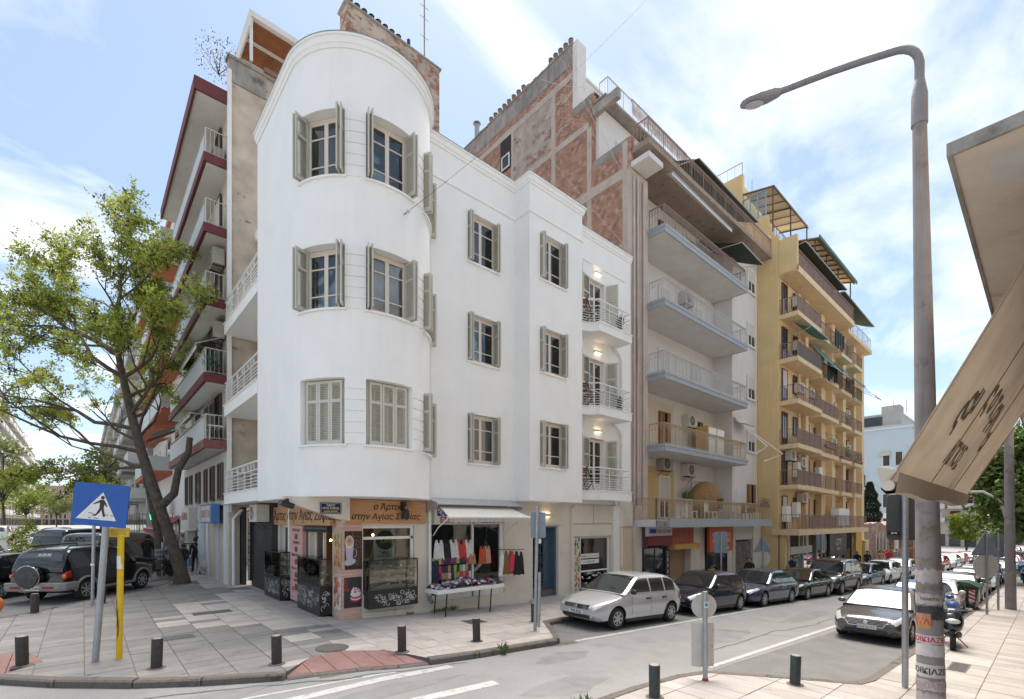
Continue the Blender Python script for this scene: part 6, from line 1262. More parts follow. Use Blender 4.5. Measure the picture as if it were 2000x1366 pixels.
# ---------------- generic street blocks
def block(name_lb, x0, x1, y0, y1, zt, face, wall, fas, storey=3.0, first=3.6, bal=1.1, bays=4, railm_=None, roof=True, seed=1, bw=.75, base=None, balc=True):
    """apartment block; face 'x-' (front looks to -x), 'x+' or 'y-' """
    t = thing('apartment_building', ((x0+x1)/2,(y0+y1)/2,gz(x0,y0)), name_lb, 'building'); r_ = random.Random(seed)
    MB().box(x0,x1,y0,y1,gz(x0,y0)-1,zt).build('walls', wall, t); MB().box(x0-.2,x1+.2,y0-.2,y1+.2,zt,zt+.35).build('parapet', fas, t)
    n = int((zt-first)/storey)
    if face[0] == 'x':
        sg = -1 if face == 'x-' else 1; xf = x0 if sg < 0 else x1; a0, a1 = y0, y1; u = Vector((0,-1,0)) if sg < 0 else Vector((0,1,0)); nn = Vector((sg,0,0))
        P = lambda a, d: (xf+sg*d, a)
    else: xf = y0; a0, a1 = x0, x1; u = A3; nn = nY; P = lambda a, d: (a, xf-d)
    L = (a1-a0)/bays
    for i in range(n):
        z = first+i*storey
        for b in range(bays):
            s0 = a0+b*L+L*(1-bw)/2; s1 = s0+L*bw
            if balc and r_.random() < .93:
                q = [P(s0,0),P(s1,0),P(s1,bal),P(s0,bal)]; MB().prism(q,z-.2,z).build('balcony_slab', fas, t)
                m = MB(); pp = [Vector((*p,0)) for p in (P(s0,0),P(s0,bal),P(s1,bal),P(s1,0))]
                for c, d in zip(pp[:-1],pp[1:]): m.bar(c+U3*(z+.5),d+U3*(z+.5),.05,.9)
                m.build('balcony_front', railm_ or fas, t)
            for k in range(2):
                wa = s0+(s1-s0)*(.12+.45*k); ww = (s1-s0)*.28
                o = Vector((*P(wa if (u.x > 0 or u.y > 0) else wa+ww, .03),z)); mm = MB(); mm.face([o,o+u*ww,o+u*ww+U3*2.1,o+U3*2.1]); wo_ = mm.build('window', M_paned if r_.random() < .6 else M_blind, t)
                mm = MB()
                for q in (o,o+u*(ww-.08)): mm.face([q+nn*.01,q+nn*.01+u*.08,q+nn*.01+u*.08+U3*2.1,q+nn*.01+U3*2.1])
                mm.build('frame', M_wood_w, wo_)
                if r_.random() < .22: c = Vector((*P(wa+.3,bal*.9),z+1.4)); e = u*ww*1.3; MB().add([Vector((*P(wa,.05),z+2.4)),Vector((*P(wa+ww*1.3,.05),z+2.4)),Vector((*P(wa+ww*1.3,bal+.3),z+1.6)),Vector((*P(wa,bal+.3),z+1.6))],[(0,1,2,3)]).build('awning', r_.choice((M_green2,M_crm,M_redp,M_wood_w)), t)
    for b in range(bays*2):
        s0 = a0+(b+.12)*L/2; o = Vector((*P(s0,.03),gz(*P(s0,0)))); 
        if not (u.x > 0 or u.y > 0): o = Vector((*P(s0+L*.38,.03),gz(*P(s0,0))))
        mm = MB(); mm.face([o,o+u*L*.38,o+u*L*.38+U3*2.7,o+U3*2.7]); mm.build('shop_front', M_paned, t)
    return t
M_gw = mat('grey_white_render',(.40,.385,.365),.9,var=.08,scale=.6,streak=.2); M_oran = mat('orange_red_paint',(.45,.13,.06),.8,var=.1); M_greyr = mat('grey_render',(.40,.39,.37),.9,var=.1,streak=.2); M_bei2 = mat('sand_render',(.52,.45,.37),.9,var=.08,streak=.2); M_wbal = mat('white_balcony',(.55,.54,.52),.7,var=.05)
block('pale building with orange red balcony edges behind the leaning tree',4.4,16,32.2,50,22.5,'x-',M_offw,M_oran,3.0,5.9,1.2,3,M_panel,seed=2,bw=.9)
block('grey apartment block further up the side street behind the tree crown',4.0,16,50.3,76,24,'x-',M_greyr,M_gw,3.0,4.5,1.2,4,M_wbal,seed=3)
block('sand coloured block far up the right side of the side street',4.0,16,76.3,105,21,'x-',M_bei2,M_crm,3.0,4.2,1.1,5,M_gw,seed=4)
block('distant grey white block at the far right of the side street',4.0,16,105.5,150,22,'x-',M_gw,M_gw,3.0,4.0,1.1,6,M_wbal,seed=5)
block('nearest pale apartment block on the opposite side of the side street',-27,-13.5,118,160,31,'x+',M_gw,M_wbal,3.0,4.2,1.4,6,M_wbal,seed=6,bw=.85)
block('second pale block on the opposite side of the side street',-27,-13.5,160.5,205,29,'x+',M_bei2,M_gw,3.0,4.2,1.4,6,M_wbal,seed=7,bw=.85)
block('third block on the opposite side of the side street',-27,-13.5,205.5,255,27,'x+',M_gw,M_wbal,3.0,4.2,1.4,6,M_wbal,seed=8,bw=.85)
block('low brown building closing the far end of the side street',-30,30,330,345,20,'y-',mat('brown_render',(.36,.26,.2),.9,var=.1),M_crm,3.0,4,.6,12,M_crm,seed=9,balc=False)
# ---------------- far end of the main street
BL = block('pale blue apartment building beyond the ruined wall',98,120,14.6,34,17.6,'x-',mat('pale_blue_render',(.52,.61,.66),.85,var=.04,scale=.5),mat('pale_blue_trim',(.6,.66,.7),.8),3.4,1.5,.1,4,None,seed=10,balc=False)
MB().box(99,115,16,30,17.6,20.4).build('penthouse', M_gw, BL); pw = MB().box(98.9,98.99,18.5,23,18.2,20).build('penthouse_window', M_paned, BL); MB().box(98.4,99.0,14.4,31,17.9,18.4).build('penthouse_rail', M_gw, BL); MB().box(101,104,16.5,19,20.4,22).build('lift_house', M_gw, BL)
for y in (15.5,17.2,24): MB().tube([(100,y,20.3),(100,y,22.5)],.05,5).build('mast', M_grey, BL)
block('white balconied apartment building at the far end of the main street',148,165,10.5,26,24,'x-',M_bei2,M_wbal,3.1,2.5,1.6,3,M_wbal,seed=12,bw=.9)
block('grey block closing the end of the main street',175,190,-14,10,20,'x-',M_gw,M_wbal,3.1,1.5,1.4,4,M_wbal,seed=13)
block('grey white block on the right side far along the main street',118,145,-20,-7,19,'y-',M_gw,M_wbal,3.1,1.5,1.2,4,M_wbal,seed=14)
# ruined stone wall with arches
M_ruin = brickmat('ruin_stone','y',(.42,.31,.25),.5,(.30,.17,.12),(.40,.27,.2),(.46,.4,.34),.5,.16)
RW = thing('ruined_wall',(70,12,-2),'ruined reddish stone and brick wall with small arches beyond the yellow building','wall')
m = MB(); rr_ = random.Random(3); prof = [(54.6,-2.5),(54.6,2.5)]+[(55.5+k*1.6,2.45+rr_.uniform(-.25,.25)) for k in range(22)]+[(90.5,1.0),(90.5,-2.8)]
k = len(prof); m.add([(x,11.7,z) for x, z in prof]+[(x,12.5,z) for x, z in prof],[tuple(range(k-1,-1,-1)),tuple(range(k,2*k))]+[(i,(i+1)%k,k+(i+1)%k,k+i) for i in range(k)]); m.build('masonry', M_ruin, RW)
for x in (60.2,61.6,63.0):
    m = MB(); m.face([(x-.45,11.68,-.6),(x+.45,11.68,-.6)]+[(x+.45*math.cos(R(a)),11.68,.5+.45*math.sin(R(a))) for a in range(0,181,20)]); m.build('niche_shade', mat('niche_dark',(.09,.06,.05),.95), RW)  # flat dark face, the shade of an arched recess painted on the wall
for x in (59.4,60.9,62.3,63.8): MB().box(x-.18,x+.18,11.58,11.7,-1.5,1.4).build('pier', mat('pale_mortar',(.5,.44,.38),.9), RW)
for k in range(4): x = 66+k*5.5; MB().box(x,x+.6,11.3,11.7,-2.5,2.0).build('buttress', M_ruin, RW)
fn = thing('fence',(62,10.6,-1.8),'low brick and iron fence in front of the ruined wall','fence')
for k in range(9):
    x = 56.5+k*3.6; MB().box(x,x+.6,10.4,11.0,gz(x,10)-.2,gz(x,10)+1.5).build('brick_post', mat('red_brick_post',(.30,.12,.07),.9,var=.2), fn)
    m = MB()
    for q in range(14): m.bar((x+.7+q*.2,10.7,gz(x,10)),(x+.7+q*.2,10.7,gz(x,10)+1.3),.03,.03)
    m.bar((x+.6,10.7,gz(x,10)+1.2),(x+3.6,10.7,gz(x,10)+1.15),.04,.04); m.build('bars', M_rust, fn)
# ---------------- near building on the right: concrete slab and awning
NB = thing('shop_building',(20,-3,-1),'near concrete building whose overhanging slab juts in from the right','building')
M_cslab = mat('weathered_concrete_slab',(.60,.55,.48),.9,var=.1,scale=1.4,bump=.35,bscale=14,dirt=((.40,.35,.29),.56,1.6))
MB().box(5.0,40,-6,.5,5.475,5.54).build('slab', M_cslab, NB); MB().box(4.97,40,.5,.53,5.46,5.56).build('slab_lip', M_stain, NB); MB().box(4.97,4.999,-6,.499,5.46,5.56).build('slab_lip', M_stain, NB)
MB().add([(5.25,.32,5.474),(5.25,-2.2,5.474),(5.75,-2.2,5.474),(5.75,.32,5.474)],[(0,1,2,3)]).build('soffit_patch', mat('grey_patch',(.52,.53,.52),.8,var=.06), NB)
for x, y in ((6.6,.12),(7.9,.2),(9.4,.1)): MB().tube([(x,y,5.49),(x+.02,y,5.3)],.028,8).build('rusty_stub', M_rust, NB)
MB().box(5.0,40,-6.2,-.6,-2,5.47).build('shop_wall', M_cslab, NB); MB().box(5,40,-6.2,-.6,5.55,14).build('upper_wall', M_cslab, NB)
for k in range(6): opening(NB,(6+k*4.5,-.58,.2-.06*k*3),A3,Vector((0,1,0)),3.4,2.6,M_grey,'shop_window')
aw = thing('awning',(8.5,.6,3.0),'large beige shop awning with faded lettering jutting in from the right','awning')
M_awn = bpy.data.materials.new('beige_canvas'); M_awn.use_nodes = True; t_ = M_awn.node_tree; b_ = t_.nodes['Principled BSDF']; b_.inputs['Roughness'].default_value = .9; b_.inputs['Base Color'].default_value = (.47,.36,.25,1)
nz_ = N('ShaderNodeTexNoise', t_); nz_.inputs['Scale'].default_value = 2.2; nz_.inputs['Detail'].default_value = 8; g_ = N('ShaderNodeNewGeometry', t_); t_.links.new(g_.outputs['Position'], nz_.inputs['Vector']); cr_ = N('ShaderNodeValToRGB', t_); cr_.color_ramp.elements[0].position = .35; cr_.color_ramp.elements[1].position = .7; cr_.color_ramp.elements[0].color = (.235,.19,.14,1); cr_.color_ramp.elements[1].color = (.30,.245,.185,1); t_.links.new(nz_.outputs['Fac'], cr_.inputs[0]); t_.links.new(cr_.outputs[0], b_.inputs['Base Color'])
tl_ = N('ShaderNodeBsdfTranslucent', t_); t_.links.new(cr_.outputs[0], tl_.inputs[0]); ms_ = N('ShaderNodeMixShader', t_); ms_.inputs[0].default_value = .45; t_.links.new(b_.outputs[0], ms_.inputs[1]); t_.links.new(tl_.outputs[0], ms_.inputs[2]); t_.links.new(ms_.outputs[0], t_.nodes['Material Output'].inputs[0])
AX0, AX1 = 5.6, 11.4; n = 10; m = MB(); vs = []
def awp(x, s_): return Vector((x, -.35+1.35*s_, 5.72-2.7*s_-.05*math.sin(math.pi*s_)*(1+.3*math.sin(x))))
nx_ = 8
for k in range(n+1):
    for q in range(nx_+1): vs.append(awp(AX0+(AX1-AX0)*q/nx_, k/n))
m.add(vs,[(k*(nx_+1)+q,k*(nx_+1)+q+1,(k+1)*(nx_+1)+q+1,(k+1)*(nx_+1)+q) for k in range(n) for q in range(nx_)]); m.build('canvas', M_awn, aw, smooth=True)
for q in (0,2.67,5.33,8): x = AX0+(AX1-AX0)*q/8; MB().tube([awp(x,k/10)+Vector((0,-.012,-.006)) for k in range(11)],.005,4).build('seam', mat('seam_thread',(.25,.18,.12),.9), aw)
MB().tube([(AX0-.02,1.0,2.98),(AX1+.02,1.0,2.98)],.05,10).build('front_bar', mat('bar_cream',(.62,.56,.48),.5), aw, smooth=True)
m = MB(); vs = []
for q in range(17):
    x = AX0+(AX1-AX0)*q/16; sag = .05*math.sin(q*.9)
    for yy, z in ((1.03,3.02),(1.06,2.95),(1.02,2.9+sag*.4),(.95,2.91+sag*.4),(.92,3.1)): vs.append((x,yy,z))
m.add(vs,[(q*5+k,q*5+k+1,(q+1)*5+k+1,(q+1)*5+k) for q in range(16) for k in range(4)]); m.build('valance', mat('pale_canvas_edge',(.40,.33,.25),.9,var=.1,scale=5), aw, smooth=True)
# torn flap at the near end
m = MB(); m.add([(AX0,1.02,3.0),(AX0-.1,1.06,3.08),(AX0-.13,1.06,3.15),(AX0-.03,.98,3.16),(AX0,.93,3.12),(AX0-.05,1.05,3.01)],[(0,5,1,2,3,4)]); m.build('torn_flap', mat('white_canvas',(.66,.62,.55),.9,var=.06), aw)

# mirrored faded print on the canvas (seen from behind)
M_fade = mat('faded_print',(.17,.14,.11),.9,var=.1); fd = (awp(8,.9)-awp(8,.3)).normalized(); nrm_ = A3.cross(fd).normalized(); 
if nrm_.y < 0: nrm_ = -nrm_
def aw_text(s, size, x, s_, rot=0):
    base = awp(x,s_)+Vector((0,-.012,-.010)); u_ = (-A3*math.cos(rot)+fd*-1*math.sin(rot)); text(s,size,base,A3*1.0,-nrm_,M_fade,aw,'faded_lettering',bold=.05,upv=-fd,ext=.0005)
for k, ch in enumerate('ο Άρτος μας'[::-1]):
    a = R(165-k*15); aw_text(ch,.46,8.0+1.35*math.cos(a),.80-.17*math.sin(a))
aw_text('ΑΓΙΟΣ',.36,7.9,.87)
# ================================================================ trees
def leafmat(name, c1, c2, sc_=.7, trans=.4):
    m = bpy.data.materials.new(name); m.use_nodes = True; MATS[name] = m; t = m.node_tree; b = t.nodes['Principled BSDF']; b.inputs['Roughness'].default_value = .55
    g = N('ShaderNodeNewGeometry', t); n = N('ShaderNodeTexNoise', t); n.inputs['Scale'].default_value = sc_; n.inputs['Detail'].default_value = 4; t.links.new(g.outputs['Position'], n.inputs['Vector'])
    r_ = N('ShaderNodeValToRGB', t); r_.color_ramp.elements[0].position = .38; r_.color_ramp.elements[1].position = .62; r_.color_ramp.elements[0].color = tuple(c1)+(1,); r_.color_ramp.elements[1].color = tuple(c2)+(1,); t.links.new(n.outputs['Fac'], r_.inputs[0]); t.links.new(r_.outputs[0], b.inputs['Base Color'])
    tl = N('ShaderNodeBsdfTranslucent', t); t.links.new(r_.outputs[0], tl.inputs[0]); ms = N('ShaderNodeMixShader', t); ms.inputs[0].default_value = trans; t.links.new(b.outputs[0], ms.inputs[1]); t.links.new(tl.outputs[0], ms.inputs[2]); t.links.new(ms.outputs[0], t.nodes['Material Output'].inputs[0]); return m
M_bark = mat('bark',(.085,.065,.05),.95,var=.35,scale=5,bump=.8,bscale=14,dirt=((.17,.14,.11),.58,6))
def leaves_mesh(P, D, size, name, mt, parent, seed=0, aspect=.42):
    """numpy leaf quads at P pointing along D"""
    rs = np.random.RandomState(seed); n = len(P); P = np.asarray(P); D = np.asarray(D)
    D /= np.linalg.norm(D,axis=1)[:,None]+1e-9; rv = rs.normal(size=(n,3)); W = np.cross(D,rv); W /= np.linalg.norm(W,axis=1)[:,None]+1e-9
    s = size*(.65+.7*rs.rand(n))[:,None]; v = np.empty((n,4,3)); v[:,0] = P; v[:,1] = P+D*s*.55+W*s*aspect*.5; v[:,2] = P+D*s; v[:,3] = P+D*s*.5-W*s*aspect*.5
    me = bpy.data.meshes.new(name); me.vertices.add(4*n); me.vertices.foreach_set('co', (v.reshape(-1,3)-np.array(WO[parent])*0).ravel()); me.loops.add(4*n); me.loops.foreach_set('vertex_index', np.arange(4*n)); me.polygons.add(n); me.polygons.foreach_set('loop_start', np.arange(0,4*n,4)); me.polygons.foreach_set('loop_total', np.full(n,4)); me.materials.append(mt); me.update(calc_edges=True)
    o = bpy.data.objects.new(name, me); COL.objects.link(o); o.parent = parent; o.location = -WO[parent]; WO[o] = Vector((0,0,0)); return o
def grow(limbs, rng, depth, tips, p, d, L, r, spread=.6, up=.15, segs=5, kids=3, wob=.14):
    pts = [Vector(p)]; d = Vector(d).normalized(); rad = [r]
    for k in range(segs):
        d = (d+Vector((rng.gauss(0,wob),rng.gauss(0,wob),rng.gauss(0,wob)+up*.2))).normalized(); pts.append(pts[-1]+d*L/segs); rad.append(r*(1-.62*(k+1)/segs))
    limbs.append((pts, rad))
    if depth == 0: tips.append((pts, d)); return
    for c in range(kids):
        f = rng.uniform(.4,1.0) if c else 1.0; i = min(segs, max(1, int(f*segs))); q = pts[i]
        a = Vector((rng.gauss(0,1),rng.gauss(0,1),rng.gauss(0,.7))); a = (a-d*a.dot(d)).normalized(); nd = (d+a*spread*rng.uniform(.6,1.3)+Vector((0,0,up))).normalized()
        grow(limbs, rng, depth-1, tips, q, nd, L*rng.uniform(.58,.8), rad[i]*.72, spread, up, segs, kids, wob)
# --- leaning street tree with fine leaflets
T1 = thing('street_tree',(2.98,23.07,.15),'leaning street tree with thin young leaves beside the parked black car','tree')
rng = random.Random(12); limbs = []; tips = []
fw = Vector((.6663,.7457,0)); lf = Vector((-.7457,.6663,0))
tr = [(2.98,23.07,-.1),(2.9,23.15,.7),(2.6,23.42,2.0),(2.2,23.8,3.6),(1.75,24.2,5.4),(1.45,24.45,6.9),(1.2,24.7,8.4),(1.05,24.8,9.3)]
limbs.append(([Vector(p) for p in tr],[.36,.235,.2,.19,.175,.15,.125,.105]))
def br(p, d, L, r, dep=3, **k): grow(limbs, rng, dep, tips, p, d, L, r, **k)
br((1.05,24.8,9.3), lf*.75+U3*.6, 2.6,.12,3,spread=.65); br((1.05,24.8,9.3), -lf*.25+U3*1.0-fw*.2, 2.6,.11,3,spread=.6); br((1.2,24.7,8.4), -lf*.8+U3*.35, 2.3,.08,3,spread=.6)
br((1.45,24.45,6.9), -lf*.6+U3*.55-fw*.3, 2.4,.09,3,spread=.6); br((1.6,24.3,6.3), lf*1.0+U3*.25, 4.2,.10,3,spread=.55,up=.05); br((1.75,24.2,5.4), lf*1.0+U3*.12-fw*.3, 4.4,.09,3,spread=.5,up=.0)
br((1.9,24.05,4.8), lf*.9+U3*.02+fw*.4, 4.0,.08,3,spread=.5,up=-.02); br((1.2,24.7,8.4), lf*1.0+U3*.35-fw*.2, 3.4,.10,3,spread=.6); br((1.35,24.55,7.6), -lf*.3+U3*.5+fw*.6, 2.4,.08,3,spread=.6)
br((1.9,24.05,4.8), lf*1.0-U3*.1, 3.6,.06,3,spread=.5,up=-.05); br((1.05,24.8,9.3), lf*1.0+U3*.35+fw*.3, 3.2,.10,3,spread=.6); br((1.05,24.8,9.3), U3*1.0+lf*.15, 2.7,.11,3,spread=.5)
# pruned fork
limbs.append(([Vector((2.3,23.7,3.2)),Vector((2.72,23.35,3.75)),Vector((2.85,23.25,4.7)),Vector((3.15,23.0,5.4)),Vector((3.2,22.95,6.0))],[.17,.15,.13,.12,.11]))
m = MB(); m2 = MB()
for k, (pts, rad) in enumerate(limbs): (m if rad[0] > .12 else m2).tube(pts, rad, 10 if rad[0] > .1 else (6 if rad[0] > .03 else 4))
trunk = m.build('trunk', M_bark, T1, smooth=True); MB().prism([(2.5,22.6),(3.5,22.6),(3.5,23.6),(2.5,23.6)],lambda x,y: gz(x,y)-.05,lambda x,y: gz(x,y)+.008).build('tree_pit', M_soil, T1); m2.build('branches', M_bark, T1, smooth=True)
def leafcloud(tips, rs, per, spread, droop=.1):
    P = []; D = []
    for pts, d in tips:
        for k in range(per):
            i = rs.uniform(.25,1)*(len(pts)-1); a = pts[int(i)]; b = pts[min(int(i)+1,len(pts)-1)]; p = a+(b-a)*(i-int(i))
            # compound leaf: a short rachis with leaflets
            dr = Vector((rs.gauss(0,1),rs.gauss(0,1),rs.gauss(0,.6)-droop)).normalized(); L = spread*rs.uniform(.5,1.2)
            for q in range(7):
                P.append(p+dr*L*(q+1)/7+Vector((0,0,-.04*(q/7)**2))); s_ = dr.orthogonal().normalized(); s2 = dr.cross(s_); ang = rs.uniform(0,6.28); D.append(s_*math.cos(ang)+s2*math.sin(ang)+dr*.5)
    return P, D
P, D = leafcloud(tips, rng, 25, .46)
leaves_mesh(P, D, .125, 'crown', leafmat('young_leaf',(.23,.29,.035),(.44,.48,.085),.8,.5), T1, 3)
P2, D2 = leafcloud(tips, rng, 5, .25); leaves_mesh(P2, D2, .13, 'seed_pods', leafmat('dry_pod',(.05,.035,.025),(.13,.10,.05),2,.2), T1, 4)
def tree(x, y, h, r, lb, mt, n=9000, leaf=.3, trunk_h=None, trunk_r=.16, seed=1, name='street_tree', lobes=14, squash=.85, grp=None):
    z = gz(x,y); t = thing(name,(x,y,z),lb,'tree',grp); rs = np.random.RandomState(seed); rg = random.Random(seed); th = trunk_h or h*.35
    m = MB(); m.tube([(x,y,z-.2),(x+.1,y,z+th*.5),(x,y+.1,z+th),(x,y,z+h*.8)],[trunk_r*1.2,trunk_r,trunk_r*.8,.03],8); cs = []
    for k in range(lobes):
        a = rg.uniform(0,6.28); rr_ = r*rg.uniform(.15,.72); zz = z+th+(h-th)*rg.uniform(.12,.88); rr_ *= math.sin(math.pi*min(max((zz-z-th)/(h-th)*.85+.1,.05),.97))**.6; c = Vector((x+rr_*math.cos(a),y+rr_*math.sin(a),zz)); cs.append((c, r*rg.uniform(.26,.46))); m.tube([(x,y,z+th*.95),(Vector((x,y,z+th))+c)/2+Vector((0,0,.2)),c],[trunk_r*.45,trunk_r*.25,.02],5)
    m.build('trunk', M_bark, t, smooth=True); P = []; D = []
    per = n//lobes
    for c, rr_ in cs:
        v = rs.normal(size=(per,3)); v /= np.linalg.norm(v,axis=1)[:,None]; v *= (rr_*rs.rand(per)**.45)[:,None]; v[:,2] *= squash; P.append(v+np.array(c)); D.append(rs.normal(size=(per,3))+np.array([0,0,-.2])+v*.6/rr_)
    leaves_mesh(np.concatenate(P), np.concatenate(D), leaf, 'crown', mt, t, seed, .55); return t
M_lfd = leafmat('deep_leaf',(.05,.10,.022),(.13,.20,.04),.6,.35); M_lfy = leafmat('lime_leaf',(.17,.24,.02),(.28,.34,.04),.6,.45); M_lfp = leafmat('pale_leaf',(.13,.17,.05),(.24,.27,.09),.5,.4)
tree(48,.6,10.5,4.4,'large dark green tree behind the concrete pole on the right',M_lfd,16000,.34,3.0,.3,21,lobes=22); tree(62,.9,11.5,5.0,'second leafy green tree along the right pavement',M_lfd,12000,.38,3.2,.3,22,lobes=20); tree(82,1.0,11,5.2,'paler green tree further along the right pavement',M_lfp,9000,.45,3.0,.25,23,lobes=18); tree(104,1.2,11,5.4,'distant pale tree at the end of the right pavement',M_lfp,6000,.55,3,.25,24,lobes=16)
tree(112,9.4,6.8,3.3,'small bright lime green tree by the far left kerb of the main street',M_lfy,5000,.36,2.6,.14,25,lobes=14)
for k, (x, y, h, lb) in enumerate(((69.5,16.8,9.0,'left cypress tree behind the ruined wall'),(76.5,15.6,9.5,'right cypress tree behind the ruined wall'))):
    z = gz(x,y); t = thing('cypress_tree',(x,y,z),lb,'tree'); MB().tube([(x,y,z-.3),(x,y,z+h*.9)],[.2,.04],8).build('trunk', M_bark, t); rs = np.random.RandomState(50+k); n = 9000; zz = rs.rand(n); rad = 1.35*np.sin(np.pi*np.clip(zz*.93+.06,0,1))**.7*(1-.35*zz)*(.55+.45*rs.rand(n)**.4)*(1+.15*np.sin(zz*40)); a = rs.rand(n)*6.283; P = np.stack([x+rad*np.cos(a),y+rad*np.sin(a),z+.8+zz*(h-.8)],1); D = np.stack([np.cos(a)*.5,np.sin(a)*.5,np.ones(n)],1)+rs.normal(size=(n,3))*.35
    leaves_mesh(P, D, .3, 'crown', leafmat('cypress_leaf%d'%k,(.012,.024,.012),(.03,.05,.022),1,.1), t, 60+k, .4)
for k, (x, y, h, r, mt, lb) in enumerate(((-11,74,7.5,3.4,M_lfp,'nearest bare branched tree on the far left of the side street'),(-9.5,96,7.5,3.8,M_lfy,'lime green tree above the parked cars of the side street'),(-7.5,120,8.5,4.2,M_lfy,'second lime green tree up the side street'),(-4.5,150,9,4.5,M_lfp,'pale tree in the distance up the side street'),(1.5,60,9,2.6,M_lfp,'thin tree behind the leaning tree on the side street'),(1.8,88,9,3.0,M_lfd,'green tree further up the right kerb of the side street'),(-6,70,11,3.2,M_lfp,'tall thin tree at the left edge of the side street'))): tree(x,y,h,r,lb,mt,(1300 if k in (0,6) else 3000),.34,None,.12,80+k,lobes=16)
# second trunk beside the leaning tree
t = thing('street_tree',(2.7,27.5,.2),'slim dark trunk just behind the leaning tree','tree'); m = MB(); m.tube([(2.75,27.6,0),(2.6,27.7,2.2),(2.3,28,4.2),(1.9,28.3,6.4)],[.2,.17,.15,.1],8); m.build('trunk', M_bark, t, smooth=True); limbs = []; tips = []; rng = random.Random(4)
for d in (lf+U3*.5, U3+fw*.4, -lf*.5+U3): grow(limbs, rng, 3, tips, (1.9,28.3,6.4), d, 3.0, .07, .6, .05)
m = MB()
for pts, rad in limbs: m.tube(pts, rad, 4)
m.build('branches', M_bark, t); P, D = leafcloud(tips, rng, 9, .3); leaves_mesh(P, D, .13, 'crown', MATS['young_leaf'], t, 8)
# ================================================================ street furniture
M_boll = mat('brown_black_steel',(.045,.036,.033),.55,.3,var=.25,scale=14,dirt=((.10,.08,.07),.62,20)); M_boll2 = mat('dark_green_steel',(.045,.055,.055),.5,.3,var=.2,scale=14)
BL_ = (((-.83,12.58),'bollard standing in the red dropped kerb at the left edge'),((1.0,10.85),'bollard on the kerb just right of the yellow post'),((2.73,9.72),'bollard between the yellow post and the large red ramp'),((5.01,9.08),'bollard at the right end of the large red ramp'),((6.91,8.98),'bollard on the kerb in front of the clothes shop'),((-1.0,18.78),'bollard behind the black off-road car near its bumper'),((.44,19.5),'short bollard half hidden behind the leaning sign post'),((9.8,10.0),'dark bollard beside the post near the silver hatchback'),((7.03,4.34),'dark green bollard at the near kerb left of the round sign'),((9.89,3.16),'dark green bollard on the near kerb in front of the grey saloon'))
for k, ((x, y), lb) in enumerate(BL_):
    z = gz(x,y); h = .54; mt = M_boll if k < 8 else M_boll2; t = thing('bollard',(x,y,z),lb,'bollard','bollards along the kerbs'); M = Matrix.Translation((x,y,z)) @ Matrix.Rotation(rnd.uniform(-.03,.03),4,'X') @ Matrix.Rotation(rnd.uniform(-.03,.03),4,'Y')
    MB().lathe([(.09,-.15),(.09,h-.012),(.082,h)],n=18,M=M).build('tube', mt, t, smooth=40); MB().lathe([(.075,h+.0005),(.06,h+.007),(.01,h+.008)],n=18,M=M).build('cap', mat('bollard_cap',(.28,.24,.22),.8,var=.3,scale=20), t, smooth=40); MB().lathe([(.17,-.02),(.15,.006),(.1,.014)],n=14,M=Matrix.Translation((x,y,z))).build('footing', M_kerb, t, smooth=40)
def plate(parent, name, pts, c, u, v, thick, m_):
    """flat plate polygon in (a,b) about c"""
    c, u, v = Vector(c), Vector(u).normalized(), Vector(v).normalized(); n = u.cross(v).normalized(); F = [c+u*a+v*b+n*thick/2 for a, b in pts]; B = [p-n*thick for p in F]; k = len(F)
    return MB().add(F+B,[tuple(range(k)),tuple(range(2*k-1,k-1,-1))]+[(i,k+i,k+(i+1)%k,(i+1)%k) for i in range(k)]).build(name, m_, parent)
def rrect(w_, h_, r=.06, n=4): return [(sx*(w_/2-r)+r*math.cos(R(a0+90*q/n)),sz*(h_/2-r)+r*math.sin(R(a0+90*q/n))) for sx, sz, a0 in ((1,1,0),(-1,1,90),(-1,-1,180),(1,-1,270)) for q in range(n+1)]
M_sblue = mat('sign_blue_sheet',(.0,.075,.36),.35,var=.08,scale=6); M_swhite = mat('sign_white_sheet',(.70,.69,.70),.4,var=.04); M_sback = mat('sign_back_grey',(.23,.28,.34),.5,.3,var=.08,dirt=((.17,.2,.24),.63,7)); M_yel_ = mat('yellow_paint',(.72,.45,.005),.45,var=.08,dirt=((.45,.3,.03),.68,8))
# pedestrian crossing sign on its leaning post
t = thing('crossing_sign',(.17,12.03,gz(.17,12.03)),'blue square pedestrian crossing sign on a leaning grey post','sign'); MB().tube([(.17,12.03,-.1),(.33,11.9,2.6)],.055,12).build('post', M_grey, t, smooth=True)
rgt = Vector((.7457,-.6663,0)); sx_ = (rgt*1.06+U3*-.09).normalized(); sy_ = (U3*1.0+rgt*.12).normalized(); cen = Vector((.30,11.9,2.95))-fw*.08; nn_ = -fw
pl = plate(t,'plate',rrect(1.04,.8,.03),cen,sx_,sy_,.012,M_sblue); of = nn_*.008
def onpl(name, pts, d, m_): P = [cen+sx_*a+sy_*b+nn_*(.0075+d) for a, b in pts]; return MB().face(P).build(name, m_, pl)
onpl('triangle',[(-.43,-.28),(.33,-.28),(.03,.24)],.001,M_swhite)
mk = M_ink
onpl('walker_head',ell(.035,.14,.035,.035,14),.002,mk); onpl('walker_body',[(0,.1),(.07,.1),(.085,.02),(.07,-.07),(-.005,-.07),(-.01,.02)],.002,mk); onpl('walker_arm',[(.0,.1),(-.06,.06),(-.13,.02),(-.12,0),(-.05,.03),(.0,.05)],.0025,mk); onpl('walker_arm',[(.06,.1),(.11,.04),(.14,-.02),(.12,-.03),(.085,.02),(.06,.05)],.0025,mk)
